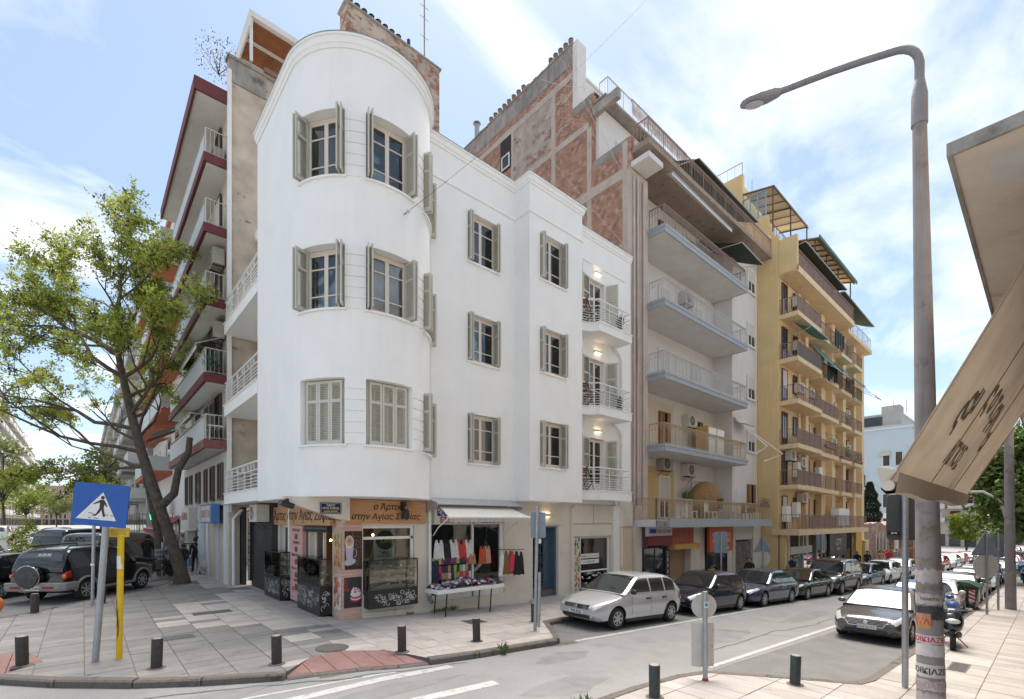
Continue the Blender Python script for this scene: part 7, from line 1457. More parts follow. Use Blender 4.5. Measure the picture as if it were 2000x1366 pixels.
onpl('walker_leg',[(-.005,-.06),(.05,-.06),(0,-.15),(-.06,-.21),(-.13,-.21),(-.12,-.19),(-.06,-.17)],.0025,mk); onpl('walker_leg',[(.03,-.06),(.075,-.06),(.1,-.15),(.12,-.21),(.08,-.22),(.05,-.14)],.003,mk)
for a, b, c in ((-.2,-.1,-.155),(.1,.17,-.17),(.21,.27,-.175),(-.2,-.14,-.24),(-.1,.0,-.245)): onpl('stripe',[(a,c),(b,c-.006),(b,c-.018),(a,c-.012)],.002,mk)
t = thing('sign_post',(.21,19.28,gz(.2,19.3)),'thin grey post behind the crossing sign','post'); MB().tube([(.21,19.28,0),(.25,19.3,2.5)],.045,10).build('tube', M_grey, t, smooth=True); MB().lathe([(.05,1.3),(.055,1.32),(.05,1.36)],(.22,19.29,0),10).build('band', M_wood_w, t)
# yellow post with small plates
x, y = .52, 11.98; t = thing('yellow_post',(x,y,gz(x,y)),'bright yellow metal post with a small yellow notice frame','post'); c = Vector((x,y,0)); MB().tube([c+U3*-.1,c+U3*2.38+rgt*.04],.052,12).build('post', M_yel_, t, smooth=True); MB().lathe([(.0535,1.73),(.0535,1.98)],(x+.02,y-.02,0),12).build('white_band', M_wood_w, t)
m = MB(); cc = c+U3*2.43+rgt*.05-fw*.05
for a, b, w_, h_ in ((0,.07,.36,.03),(0,-.07,.36,.03),(-.165,0,.03,.12),(.165,0,.03,.12)): q = cc+rgt*a+U3*b; m.bar(q-rgt*w_/2,q+rgt*w_/2,.03,h_)
m.build('notice_frame', M_yel_, t); plate(t,'notice',rrect(.29,.09,.01),cc,rgt,U3,.01,mat('yellow_notice_sheet',(.6,.42,.04),.5,var=.12,scale=25))
cc = c+U3*2.6-rgt*.07-fw*.07; pp = plate(t,'small_plate',rrect(.4,.15,.01),cc,rgt,U3,.01,M_yel_); text('ΣΤΑΣΗ ΑΝΕΥ ΤΕΛΟΥΣ',.035,cc+U3*.02-fw*.008,rgt,-fw,M_ink,pp,bold=.01); text('ΧΩΡΟΣ Μ',.035,cc-U3*.035-fw*.008,rgt,-fw,M_ink,pp,bold=.01)
r_ = random.Random(9); m = MB()
for k in range(5): z = .35+.5*r_.random(); a = r_.uniform(-.02,.03); m.face([c+rgt*a-fw*.0545+U3*z,c+rgt*(a+.012)-fw*.0545+U3*(z+.05),c+rgt*(a+.02)-fw*.0545+U3*(z+.4),c+rgt*(a+.008)-fw*.0545+U3*(z+.3)])
m.build('black_marks', M_ink, t)
# round and rectangular signs seen from behind on the near corner
x, y = 8.64, 4.27; z = gz(x,y); t = thing('road_sign',(x,y,z),'back of a round sign above a curved plate on the near corner','sign'); MB().tube([(x,y,z-.1),(x,y,z+1.66)],.042,12).build('post', M_grey, t, smooth=True); MB().lathe([(.06,0),(.05,.05)],(x,y,z),12).build('base_band', mat('red_band',(.3,.05,.04),.7), t)
M_bleach = mat('dirty_sign_back',(.50,.49,.46),.6,var=.1,scale=6,dirt=((.30,.29,.27),.57,6)); plate(t,'disc',ell(0,0,.235,.235,32),Vector((x,y,z+1.38))+fw*.06,rgt,U3,.006,M_bleach); m = MB(); vs = []
for q in range(9): a = -.21+.42*q/8; vs += [Vector((x,y,z+.24))+rgt*a+fw*(.06+.06*(abs(a)/.21)**2)*1-fw*.0, Vector((x,y,z+1.06))+rgt*a+fw*(.06+.06*(abs(a)/.21)**2)]
k = len(vs); m.add(vs+[v+fw*.006 for v in vs],[(2*q,2*q+2,2*q+3,2*q+1) for q in range(8)]+[(k+2*q,k+2*q+1,k+2*q+3,k+2*q+2) for q in range(8)]); m.build('curved_plate', M_bleach, t, smooth=True); plate(t,'sticker',rrect(.08,.11,.01),Vector((x,y,z+1.42))-fw*.046,rgt,U3,.002,M_swhite); plate(t,'sticker_mark',ell(0,0,.03,.035,14),Vector((x,y,z+1.42))-fw*.05,rgt,U3,.002,mat('sky_blue_print',(.05,.25,.45),.5))
# post with blue grey sign backs at the kerb end
x, y = 8.95, 9.1; z = gz(x,y); t = thing('road_sign',(x,y,z),'grey post with two blue grey sign backs before the blue door','sign'); MB().tube([(x,y,z-.1),(x+.06,y-.03,z+3.3)],.045,10).build('post', M_grey, t, smooth=True); MB().tube([(x+.05,y-.09,z+.1),(x+.08,y-.09,z+1.55)],.04,10).build('stub_post', M_grey, t, smooth=True)
for zz in (z+2.98,z+2.63): plate(t,'plate',rrect(.40,.33,.04),Vector((x+.09,y-.03,zz))+fw*.055,rgt,U3,.01,M_sback)
plate(t,'tag',rrect(.09,.13,.01),Vector((x+.11,y-.06,z+2.38)),rgt,U3,.01,M_swhite)
# big sign back on the right
x, y = 11.54, 1.81; z = gz(x,y); t = thing('road_sign',(x,y,z),'large dark grey sign back on a round post beside the lamp post','sign'); MB().tube([(x,y,z-.1),(x,y,z+3.7)],.052,12).build('post', M_grey, t, smooth=True); pl = plate(t,'plate',rrect(.96,.86,.08),Vector((x,y,z+3.2))+fw*.07+rgt*.18,rgt,U3,.012,mat('dark_sign_back',(.10,.115,.13),.5,.2,var=.06)); plate(pl,'sticker',rrect(.22,.07,.02),Vector((x,y,z+2.9))+fw*.055-rgt*.17,rgt,U3,.003,M_ink); plate(pl,'sticker_mark',[(-.06,-.02),(0,.0),(.06,-.015),(.05,.02),(0,.015),(-.05,.02)],Vector((x,y,z+2.9))+fw*.05-rgt*.17,rgt,U3,.003,M_swhite)
# lamp post with bills pasted round it
x, y = 9.38, 1.16; z = gz(x,y); t = thing('street_lamp',(x,y,z),'tall concrete street lamp post pasted with bills, curved arm over the road','street lamp'); top = Vector((9.22,1.28,8.55)); bot = Vector((x,y,z-.3)); M_lpc = mat('lamp_post_concrete',(.29,.265,.27),.85,var=.12,scale=2.5,bump=.3,bscale=30,streak=.5,dirt=((.17,.15,.15),.56,3))
ax = lambda s_: bot+(top-bot)*s_; MB().tube([ax(k/8) for k in range(9)],[.175-.09*k/8 for k in range(9)],20).build('post', M_lpc, t, smooth=True)
MB().tube([top-U3*.05,top+U3*.38,top+U3*.62,top+U3*.66],[.1,.098,.06,.05],18).build('collar', mat('lamp_steel',(.24,.235,.26),.5,.4,var=.1,dirt=((.24,.23,.24),.6,9)), t, smooth=40)
arc = [top+U3*.6,top+U3*.86]+[top+Vector((0,.42-.42*math.cos(R(a)),.86+.42*math.sin(R(a)))) for a in range(15,76,12)]; e0 = arc[-1]; arc += [e0+Vector((0,1.55*q/4,.46*q/4+.02*math.sin(q))) for q in range(1,5)]; MB().tube(arc,[.06]*2+[.055]*(len(arc)-2),14).build('arm', MATS['lamp_steel'], t, smooth=True)
e1 = arc[-1]; dirn = (arc[-1]-arc[-2]).normalized(); side = dirn.cross(U3).normalized(); upv_ = side.cross(dirn); m = MB(); vs = []; prof = [(-.02,.05,.04,.05),(.1,.11,.07,.1),(.3,.16,.1,.11),(.52,.17,.1,.1),(.66,.13,.07,.09),(.74,.05,.02,.06)]
for l, wd, hu, hd in prof:
    for a in range(12): th = 2*math.pi*a/12; c_, s_ = math.cos(th), math.sin(th); vs.append(e1+dirn*l+side*wd*c_+upv_*(hu*s_ if s_ > 0 else hd*s_*.6))
m.add(vs,[(i*12+k,i*12+(k+1)%12,(i+1)*12+(k+1)%12,(i+1)*12+k) for i in range(5) for k in range(12)]+[tuple(range(12)),tuple(60+k for k in range(11,-1,-1))]); hd_ = m.build('lamp_head', mat('lamp_head_grey',(.30,.30,.33),.4,.3,var=.05), t, smooth=45); MB().face([e1+dirn*(.48+.17*math.cos(k*.4488))+side*.11*math.sin(k*.4488)-upv_*.068 for k in range(14)]).build('lens', mat('lamp_lens',(.5,.52,.55),.15), hd_)
def wrap(z0, z1, a0, a1, col, txt=None, tcol=None, tsz=.1, jag=0., nm='bill'):
    """paper pasted round the post between angles (radians about the post, 0 = towards the camera)"""
    base = math.atan2(-y,-x); rr_ = lambda zz: .175-.09*(zz-bot.z)/(top.z-bot.z)+.004; cx = lambda zz: bot+(top-bot)*((zz-bot.z)/(top.z-bot.z)); m = MB(); vs = []; n = 14; rg = random.Random(int(z0*100))
    for k in range(n+1):
        a = base+a0+(a1-a0)*k/n
        for q, zz in enumerate((z0+jag*rg.random(), z1-jag*rg.random())): c_ = cx(zz); vs.append((c_.x+rr_(zz)*math.cos(a),c_.y+rr_(zz)*math.sin(a),zz))
    m.add(vs,[(2*k,2*k+2,2*k+3,2*k+1) for k in range(n)]); b_ = m.build(nm, col, t, smooth=True)
    if txt:
        cu = bpy.data.curves.new('f','FONT'); cu.body = txt; cu.size = tsz; cu.align_x = 'CENTER'; cu.offset = .02*tsz; cu.resolution_u = 2; ob = bpy.data.objects.new('f',cu); me = bpy.data.meshes.new_from_object(ob); bpy.data.objects.remove(ob); zc = (z0+z1)/2-tsz*.36
        for v in me.vertices: zz = zc+v.co.y; c_ = cx(zz); rr2 = rr_(zz)+.003; a = base+(a0+a1)/2+v.co.x/rr2; v.co = (c_.x+rr2*math.cos(a),c_.y+rr2*math.sin(a),zz)
        me.materials.clear(); me.materials.append(tcol); o_ = bpy.data.objects.new('lettering',me); COL.objects.link(o_); o_.parent = b_; WO[o_] = Vector((0,0,0))
M_pap = mat('pasted_paper',(.60,.56,.55),.8,var=.1,scale=10,dirt=((.4,.36,.34),.6,9)); M_pap2 = mat('torn_paper',(.47,.42,.41),.85,var=.18,scale=7,dirt=((.3,.27,.25),.55,8)); M_tape = mat('brown_tape',(.24,.2,.17),.6,var=.25,scale=12)
for z0, z1, a0, a1, mt, tx, tm, sz, jg in ((2.35,2.62,-.7,.9,M_tape,None,None,0,.08),(2.0,2.14,-1.5,1.5,M_tape,None,None,0,.05),(1.72,1.98,-1.5,1.5,M_pap2,None,None,0,.07),(1.62,1.72,-1.5,1.5,M_tape,None,None,0,.03),(1.42,1.6,-1.4,1.5,M_pap2,'ΠΩΛΕΙΤΑΙ',M_ink,.05,.03),(1.2,1.42,-1.5,1.5,mat('black_bill',(.05,.05,.06),.6,var=.4,scale=8),None,None,0,.03),(1.06,1.3,-1.2,.1,mat('orange_bill',(.5,.24,.13),.7,var=.15),'ΕΤΑΙ',mat('orange_red_ink',(.45,.07,.03),.6,var=0),.12,.01),(.86,.98,-1.4,1.5,M_pap,'ΕΝΟΙΚΙΑΖΕΤΑΙ',mat('crimson_ink',(.5,.02,.08),.6,var=0),.105,.0),(.66,.86,-1.4,1.5,M_pap,None,None,0,.02),(.36,.56,-1.3,1.5,M_pap,'ΕΝΟΙΚΙΑΖΕΤΑΙ',M_ink,.115,.01),(.16,.34,-1.5,1.5,M_pap2,'ΕΝΟΙΚΙΑΖΕΤΑΙ',mat('faded_mauve_ink',(.42,.3,.36),.7,var=0),.1,.03),(-.1,.16,-1.5,1.4,M_pap2,None,None,0,.06),(-.42,-.3,-1.5,1.5,M_tape,None,None,0,.04)): wrap(z0,z1,a0,a1,mt,tx,tm,sz or .1,jg)
# concrete utility pole further on
x, y = 30.9, 1.15; z = gz(x,y); t = thing('utility_pole',(x,y,z),'slender weathered concrete pole on the right pavement before the trees','pole'); MB().tube([(x,y,z-.3),(x-.2,y+.1,z+13)],[.19,.13],14).build('pole', M_lpc, t, smooth=True)
t = thing('street_lamp',(45.5,1.6,gz(45.5,1.6)),'pale curved lamp post rising behind the concrete pole','street lamp'); x, y, z = 45.5,1.5,gz(45.5,1.5); MB().tube([(x,y,z),(x,y+.3,z+4),(x,y+.7,z+5.6),(x,y+1.5,z+6.2),(x,y+4.8,z+6.3)],.09,8).build('post', M_rail, t, smooth=True); MB().box(x-.15,x+.15,y+4.7,y+5.4,z+6.2,z+6.36).build('lamp_head', M_grey, t)
t = thing('street_lamp',(60,10.1,gz(60,10)),'pale hooked post in front of the ruined wall','street lamp'); x, y, z = 60,10.1,gz(60,10); MB().tube([(x,y,z),(x,y,z+3.4),(x-.4,y,z+4.0),(x-1.2,y,z+4.2),(x-1.9,y,z+4.1)],.16,10).build('post', M_wood_w, t, smooth=True)
def tri_sign(x, y, lb, ht, s_=.9, disc=True, rect=False):
    z = gz(x,y); t = thing('road_sign',(x,y,z),lb,'sign'); MB().tube([(x,y,z-.1),(x,y,z+ht)],.04,8).build('post', M_grey, t, smooth=True); c = Vector((x,y,z+ht-.35))+fw*.05
    if rect: plate(t,'plate',rrect(.62,1.0,.06),c-U3*.15,rgt,U3,.01,M_sback)
    else: plate(t,'triangle',[(-s_/2,-s_*.4),(s_/2,-s_*.4),(0,s_*.42)],c,rgt,U3,.01,M_sback)
    if disc: plate(t,'disc',ell(0,0,s_*.42,s_*.42,24),c-U3*s_*.75,rgt,U3,.01,M_bleach)
tri_sign(27.1,10.2,'triangular and round sign backs before the ochre wall',2.75,1.0); tri_sign(22.2,10.2,'tall blue grey sign back before the red electrical sign',2.95,.7,False,True); tri_sign(36.3,10.0,'tall blue grey sign back before the black shop sign',3.0,.8,False,True); tri_sign(30.3,10.05,'plain grey post before the barber shop',3.0,.1,False)
tri_sign(27.5,1.7,'triangular and round sign backs above the green bin',3.25,1.25); tri_sign(30.0,1.5,'dark rectangular sign back behind the triangular sign',3.3,1.1,False,True)
# litter basket, dumpsters
x, y = 2.66,26.4; z = gz(x,y); t = thing('litter_bin',(x,y,z),'grey ribbed litter basket on a post beside the leaning trunk','litter bin'); MB().tube([(x,y,z),(x,y,z+1.5)],.05,8).build('post', M_grey, t); MB().lathe([(.24,.55),(.29,.7),(.3,1.2),(.27,1.2),(.25,.7)],(x,y,z),16).build('basket', mat('bin_grey',(.12,.13,.14),.5,.3), t, smooth=30)
m = MB()
for zz in (.75,.95,1.15): m.lathe([(.3,zz),(.31,zz+.015),(.3,zz+.03)],(x,y,z),16)
m.build('hoops', M_grey, t)
def dumpster(x, y, rot, lb, col, striped=True):
    z = rz(x,y); t = thing('waste_container',(x,y,z),lb,'waste bin',None,rot); mt = mat('bin_%d'%int(col[1]*999),col,.45,var=.08)
    m = MB(); vs = [(sx*a,sy*b,zz) for a, b, zz in ((.5,.42,.2),(.62,.55,1.05),(.66,.58,1.1)) for sx, sy in ((-1,-1),(1,-1),(1,1),(-1,1))]; m.add(vs,[(3,2,1,0),(8,9,10,11)]+[(i*4+k,i*4+(k+1)%4,(i+1)*4+(k+1)%4,(i+1)*4+k) for i in range(2) for k in range(4)]); m.build('tub', mt, t, local=True)
    m = MB(); n = 8
    vs = [(sx*.66,-.58+1.16*k/n,1.12+.22*math.sin(math.pi*k/n)) for k in range(n+1) for sx in (-1,1)]; m.add(vs,[(2*k,2*k+1,2*k+3,2*k+2) for k in range(n)]+[tuple(2*k for k in range(n+1)),tuple(2*k+1 for k in range(n,-1,-1))]); m.build('lid', mt, t, smooth=30, local=True)
    for sx in (-.45,.45):
        for sy in (-.38,.38): MB().tube([(sx,sy-.03,.1),(sx,sy+.03,.1)],.1,10).build('wheel', M_black, t, local=True)
    if striped:
        for sx in (-.5,.5):
            m = MB(); m.box(sx-.1,sx+.1,-.575,-.555,.5,1.0); m.box(-.646,-.626,sx*.7-.1,sx*.7+.1,.5,1.0); b_ = m.build('warning_plate', M_swhite, t, local=True); m = MB()
            for q in range(3): m.add([(-.65,sx*.7-.1,.55+q*.16),(-.65,sx*.7+.1,.65+q*.16),(-.65,sx*.7+.1,.73+q*.16),(-.65,sx*.7-.1,.63+q*.16)],[(0,1,2,3)])
            m.build('red_stripes', mat('warning_red',(.5,.03,.03),.5), b_, local=True)
    return t
dumpster(29.3,2.55,R(-3),'green waste container with red and white stripes behind the white hatchback',(.03,.07,.045)); dumpster(52,1.0,R(0),'left blue waste container on the right pavement',(.01,.09,.2),False); dumpster(55,.9,R(4),'right blue waste container on the right pavement',(.01,.09,.2))
# overhead wires
def wire(a, b, sag, lb, r=.01, n=16, mt=None):
    a, b = Vector(a), Vector(b); return MB().tube([a+(b-a)*k/n-U3*sag*4*(k/n)*(1-k/n) for k in range(n+1)],r,5).build('overhead_wire', mt or M_black, label=lb, cat='wire')
br_ = drum(279,DR,10.77); t = thing('wire_bracket',br_,'small metal insulator bracket on the tower wall','bracket'); MB().tube([drum(279,DR-.02,10.75),drum(279,DR+.15,10.77)],.02,6).build('pin', M_grey, t); MB().ball(drum(279,DR+.17,10.77),.05,8,6).build('insulator', mat('porcelain',(.5,.5,.48),.3), t, smooth=True)
wire(drum(279,DR+.2,10.77),(15.2,9.75,21.5),.25,'thin dark cable running from the tower bracket up across the sky',.006)
wire((18.72,17.0,26.8),(18.7,12.9,18.2),.1,'pale cable hanging diagonally over the upper brick flank',.009,mt=M_rail); wire((18.72,21.0,26.9),(18.7,12.95,15.2),.2,'long pale cable slanting across the brick flank',.009,mt=M_rail); wire((18.7,16.5,26.9),(18.7,14.0,20.5),.1,'short cable near the top of the brick flank',.009,mt=M_rail); wire((18.72,18.5,26.8),(18.7,15.0,24.0),.15,'cable crossing the stained band of the brick flank',.009,mt=M_rail)
# weeds at the foot of the walls and kerbs
M_weed = mat('weed',(.09,.15,.03),.7,var=.3,scale=12)
def weed(x, y, z, h, n, lb, sp=.12):
    m = MB(); r_ = random.Random(int(x*91+y*7))
    for k in range(n):
        a = r_.uniform(0,6.28); b = Vector((x+r_.uniform(-sp,sp),y+r_.uniform(-.05,.05),z)); e = b+Vector((math.cos(a)*h*.4,math.sin(a)*h*.4,h*r_.uniform(.5,1))); s_ = Vector((-math.sin(a),math.cos(a),0))*.012; mid = (b+e)/2+Vector((0,0,.15*h)); m.add([b-s_*.5,b+s_*.5,mid+s_,e,mid-s_],[(0,1,2,3,4)])
    m.build('weed', M_weed, label=lb, cat='weed')
weed(8.55,12.7,gz(8.5,12.7),.16,60,'low green weeds under the sales table',.5); weed(7.3,12.72,gz(7.3,12.7),.1,20,'tiny weed at the foot of the bakery wall'); weed(6.95,8.1,rz(7,8.1),.3,26,'weed growing in the gutter by a bollard',.06); weed(5.75,4.82,rz(5.7,4.8),.28,40,'green weed at the near kerb',.2)
# ================================================================ vehicles
def interp(tab, x):
    if x <= tab[0][0]: return tab[0][1]
    for (a, b), (c, d) in zip(tab[:-1], tab[1:]):
        if x <= c:
            t = (x-a)/(c-a); return b+(d-b)*t
    return tab[-1][1]
def smooth_tab(tab, x, r=.07): return (interp(tab,x-r)+2*interp(tab,x)+interp(tab,x+r))/4
M_rub = mat('tyre_rubber',(.018,.018,.019),.85,var=.2,scale=20); M_rim = mat('wheel_rim',(.45,.46,.47),.35,.6,var=.06); M_cgl = mat('car_glass',(.012,.016,.018),.03,var=0,spec=1.0,coat=.3); M_lens = mat('headlamp',(.62,.64,.66),.08,.3,var=.1,scale=18); M_tail = mat('tail_lamp',(.35,.012,.015),.15,var=.1); M_amber = mat('amber_lamp',(.6,.2,.02),.15,var=.1); M_trim = mat('black_trim',(.022,.022,.024),.55,var=.1); M_chr = mat('chrome',(.65,.66,.68),.12,1.,var=0); M_plt = mat('number_plate',(.72,.72,.70),.4,var=.03); M_ubody = mat('underbody',(.012,.012,.012),.95,var=.1)
PAINT = {}
def paint(name, c, metal=.35): 
    if name not in PAINT: PAINT[name] = mat('paint_'+name, c, .2, metal, var=.03, scale=1.5, coat=.7)
    return PAINT[name]
KIND = {}
def car_kind(key, L, W, H, wb, fo, wr, low, roof, belt, xa, xr, side, pil, kf=.26, ef=.8, kr=.14, er=.6, tumble=.76, seats=None, hood_black=True, clr=.2, doors=(), rearglass=True, taildeck=None, lampz=None, grille=(.8,.13,.56), headl=(.2,.2,.085), tail=(.1,.16,.14)):
    """meshes of one body type; xf runs from the front bumper, local +x is forwards. low: top line of the lower body, roof: roofline"""
    half = lambda xf: W/2*(1-kf*max(0,(ef-xf)/ef)**2.4-kr*max(0,(xf-(L-er))/er)**2.4)
    ends = [0,.02,.05,.1,.18,.28,.4,.55,.7]; st = ends+[.7+(L-1.4)*k/22 for k in range(1,22)]+[L-e for e in ends[::-1]]
    X = lambda xf: L/2-xf
    def zt(xf): return smooth_tab(low,xf)
    def zbot(xf): return clr+.12*max(0,1-xf/.25)**1.5+.14*max(0,1-(L-xf)/.3)**1.5
    def ring(xf):
        w_, a, b = half(xf), zbot(xf), zt(xf); b = max(b,a+.12)
        return [(w_*.82,a),(w_*.955,a+.06),(w_*.995,a+.3*(b-a)),(w_,a+.55*(b-a)),(w_*.985,a+.8*(b-a)),(w_*.95,b-.045),(w_*.87,b-.008),(w_*.6,b+.012),(w_*.25,b+.022)]
    m = MB(); vs = []
    for xf in st:
        h = ring(xf); vs += [(X(xf),y_,z_) for y_, z_ in h]+[(X(xf),-y_,z_) for y_, z_ in h[::-1]]
    n = 18; m.add(vs,[(i*n+k,(i+1)*n+k,(i+1)*n+(k+1)%n,i*n+(k+1)%n) for i in range(len(st)-1) for k in range(n)]+[tuple(range(n)),tuple((len(st)-1)*n+k for k in range(n-1,-1,-1))])
    me = m.mesh('body', [paint('silver',(.55,.56,.58)), M_ubody])
    # cut the wheel arches
    ob = bpy.data.objects.new('tmp_body', me); COL.objects.link(ob); c = MB()
    for xf in (fo, fo+wb):
        for s_ in (-1,1):
            c.tube([(X(xf),s_*(W/2-.27),wr*.98),(X(xf),s_*(W/2+.3),wr*.98)],wr+.065,28)
    cm_ = c.mesh('cutter', [M_ubody]); co = bpy.data.objects.new('tmp_cut', cm_); COL.objects.link(co); md = ob.modifiers.new('b','BOOLEAN'); md.object = co; md.operation = 'DIFFERENCE'; md.solver = 'EXACT'
    try: md.material_mode = 'TRANSFER'
    except Exception: pass
    bpy.context.view_layer.update(); dg = bpy.context.evaluated_depsgraph_get(); me2 = bpy.data.meshes.new_from_object(ob.evaluated_get(dg)); bpy.data.objects.remove(ob); bpy.data.objects.remove(co)
    me2.polygons.foreach_set('use_smooth',[True]*len(me2.polygons)); me2.set_sharp_from_angle(angle=R(32)); me2.name = 'body'
    parts = [('body', me2, None, 'paint')]
    # cabin
    xa0, xa1 = xa; xr1, xr0 = xr; cs = [xa0+(xr0-xa0)*k/44 for k in range(45)]
    wB = lambda xf: .955*half(xf)
    def rf(xf): return max(smooth_tab(roof,xf,.09),belt-.02)
    def yy(xf, z_): t_ = min(max((z_-belt)/(H-belt),0),1); return wB(xf)*(1-(1-tumble)*(t_**1.25))
    m = MB(); vs = []
    for xf in cs:
        zr = rf(xf); h = [(wB(xf),belt-.06)]+[(yy(xf,belt+(zr-.05-belt)*q),belt+(zr-.05-belt)*q) for q in (0,.35,.7,1)]+[(yy(xf,zr)*.93,zr-.008),(yy(xf,zr)*.6,zr+.015),(yy(xf,zr)*.2,zr+.022)]
        vs += [(X(xf),y_,z_) for y_, z_ in h]+[(X(xf),-y_,z_) for y_, z_ in h[::-1]]
    n = 16; m.add(vs,[(i*n+k,(i+1)*n+k,(i+1)*n+(k+1)%n,i*n+(k+1)%n) for i in range(44) for k in range(n)]+[tuple(range(n)),tuple(44*n+k for k in range(n-1,-1,-1))]); parts.append(('cabin', m.mesh('cabin',[paint('silver',(.55,.56,.58))],smooth=35),None,'paint'))
    def screen(x0, x1, f, nm, sg):
        g = MB(); vs = []; a, b = 12, 10
        for i in range(a+1):
            xf = x0+(x1-x0)*i/a; zr = rf(xf)
            for j in range(b+1):
                y_ = yy(xf,zr)*f*(2*j/b-1); q = abs(2*j/b-1); vs.append((X(xf)+sg*.006,y_,zr+.022-.02*q*q+.007))
        g.add(vs,[(i*(b+1)+j,i*(b+1)+j+1,(i+1)*(b+1)+j+1,(i+1)*(b+1)+j) for i in range(a) for j in range(b)]); parts.append((nm,g.mesh(nm,[M_cgl],smooth=True),None,None))
    screen(xa0+.05,xa1-.03,.9,'windscreen',1)
    if rearglass: screen(xr1+.05,xr0-.1,.86,'rear_window',-1)
    for s_ in (1,-1):
        edges = [side[0]]+[p for q in pil for p in (q-.035,q+.035)]+[side[1]]
        for e0, e1 in zip(edges[::2], edges[1::2]):
            g = MB(); vs = []; a, b = 10, 4
            for i in range(a+1):
                xf = e0+(e1-e0)*i/a; z1 = max(min(rf(xf)-.085,H-.12),belt+.035)
                for j in range(b+1): z_ = belt+.03+(z1-belt-.03)*j/b; vs.append((X(xf),s_*(yy(xf,z_)+.007),z_))
            g.add(vs,[(i*(b+1)+j,i*(b+1)+j+1,(i+1)*(b+1)+j+1,(i+1)*(b+1)+j) for i in range(a) for j in range(b)]); parts.append(('side_window',g.mesh('side_window',[M_cgl],smooth=True),None,None))
        # door seams and handles
        g = MB()
        for xd in doors: g.add([(X(xd)-.006,s_*(half(xd)*1.0+.004),clr+.16),(X(xd)+.006,s_*(half(xd)*1.0+.004),clr+.16),(X(xd)+.006,s_*(half(xd)*.985+.006),belt-.06),(X(xd)-.006,s_*(half(xd)*.985+.006),belt-.06)],[(0,1,2,3)])
        if doors: parts.append(('door_seams',g.mesh('door_seams',[M_trim]),None,None))
        for xd in doors[1:]: g = MB(); g.box(X(xd)+.06,X(xd)+.24,s_*(half(xd)*.985),s_*(half(xd)*.985+.035),belt-.17,belt-.13); parts.append(('door_handle',g.mesh('door_handle',[M_trim]),None,None))
        g = MB(); g.ball((X(xa0+.33),s_*(half(xa0)+.07),belt+.07),.1,10,8,.55,1.1,.72); parts.append(('mirror',g.mesh('mirror',[paint('silver',(.55,.56,.58))],smooth=True),None,'paint2'))
        def patch(xs0, xs1, t0, t1, nm, mt_, off=.009, na=9, nb=7, taper=0.):
            g = MB(); vs = []
            for i in range(na+1):
                xf = xs0+(xs1-xs0)*i/na; h = ring(xf); f = i/na
                for j in range(nb+1):
                    tt = t0+taper*f+(t1-t0-taper*f)*j/nb; k_ = min(int(tt),len(h)-2); fr_ = tt-k_; y_ = h[k_][0]+(h[k_+1][0]-h[k_][0])*fr_; z_ = h[k_][1]+(h[k_+1][1]-h[k_][1])*fr_; ex = off*(1-xf/.5) if xf < L/2 else -off*(1-(L-xf)/.5); vs.append((X(xf)+ex,s_*(y_+off),z_+off*.5))
            g.add(vs,[(i*(nb+1)+j,i*(nb+1)+j+1,(i+1)*(nb+1)+j+1,(i+1)*(nb+1)+j) for i in range(na) for j in range(nb)]); parts.append((nm,g.mesh(nm,[mt_],smooth=True),None,None))
        patch(.03,headl[0]*2.1,3.9,6.2,'headlight',M_lens,taper=.9); patch(L-.02,L-.26,3.4,5.9,'taillight',M_tail)
        g = MB(); g.ball((X(.1),s_*(W*.33),clr+.12),.07,8,6,.5,1,.7); parts.append(('fog_lamp',g.mesh('fog_lamp',[M_lens],smooth=True),None,None))
        # sill
        g = MB(); g.box(X(fo+wr+.1),X(fo+wb-wr-.1),s_*(W/2-.09),s_*(W/2-.03),clr-.03,clr+.06); parts.append(('sill',g.mesh('sill',[M_trim]),None,None))
    gw, gh, gzz = grille; g = MB()
    g.box(X(-.012),X(.12),-gw/2,gw/2,gzz-gh/2,gzz+gh/2); parts.append(('grille',g.mesh('grille',[M_trim]),None,None)); g = MB()
    for k in range(4): z_ = gzz-gh/2+gh*(k+.5)/4; g.box(X(-.02),X(.02),-gw/2+.02,gw/2-.02,z_-.006,z_+.006)
    parts.append(('grille_bars',g.mesh('grille_bars',[M_chr]),'grille',None)); g = MB(); g.box(X(-.008),X(.1),-.5,.5,clr+.1,clr+.19); parts.append(('lower_intake',g.mesh('lower_intake',[M_trim]),None,None))
    g = MB(); g.lathe([(.055,0),(.055,.012),(.03,.016)],n=16,M=Matrix.Translation((X(-.02),0,gzz)) @ Matrix.Rotation(R(90),4,'Y')); parts.append(('badge',g.mesh('badge',[M_chr]),None,None))
    g = MB(); g.box(X(-.02),X(.0),-.26,.26,clr+.2,clr+.31); parts.append(('number_plate',g.mesh('number_plate',[M_plt]),None,None)); g = MB(); g.box(X(L+.015),X(L-.03),-.26,.26,.5,.61); parts.append(('rear_plate',g.mesh('rear_plate',[M_plt]),None,None))
    g = MB(); g.box(X(.5),X(L-.5),-W/2+.25,W/2-.25,clr-.02,clr+.08); parts.append(('underside',g.mesh('underside',[M_ubody]),None,None))
    # wheels
    ty = MB(); ty.lathe([(wr*.62,-.1),(wr*.93,-.1),(wr,-.07),(wr,.07),(wr*.93,.1),(wr*.62,.1)],n=28,M=Matrix.Rotation(R(90),4,'X')); tym = ty.mesh('wheel',[M_rub],smooth=35)
    rm = MB(); rm.lathe([(wr*.64,.06),(wr*.66,.104),(wr*.6,.1),(wr*.56,.05),(.02,.05)],n=24,M=Matrix.Rotation(R(90),4,'X'))
    for k in range(7): a = k*2*math.pi/7; rm.bar((wr*.1*math.cos(a),-.085,wr*.1*math.sin(a)),(wr*.6*math.cos(a),-.085,wr*.6*math.sin(a)),.035,.055)
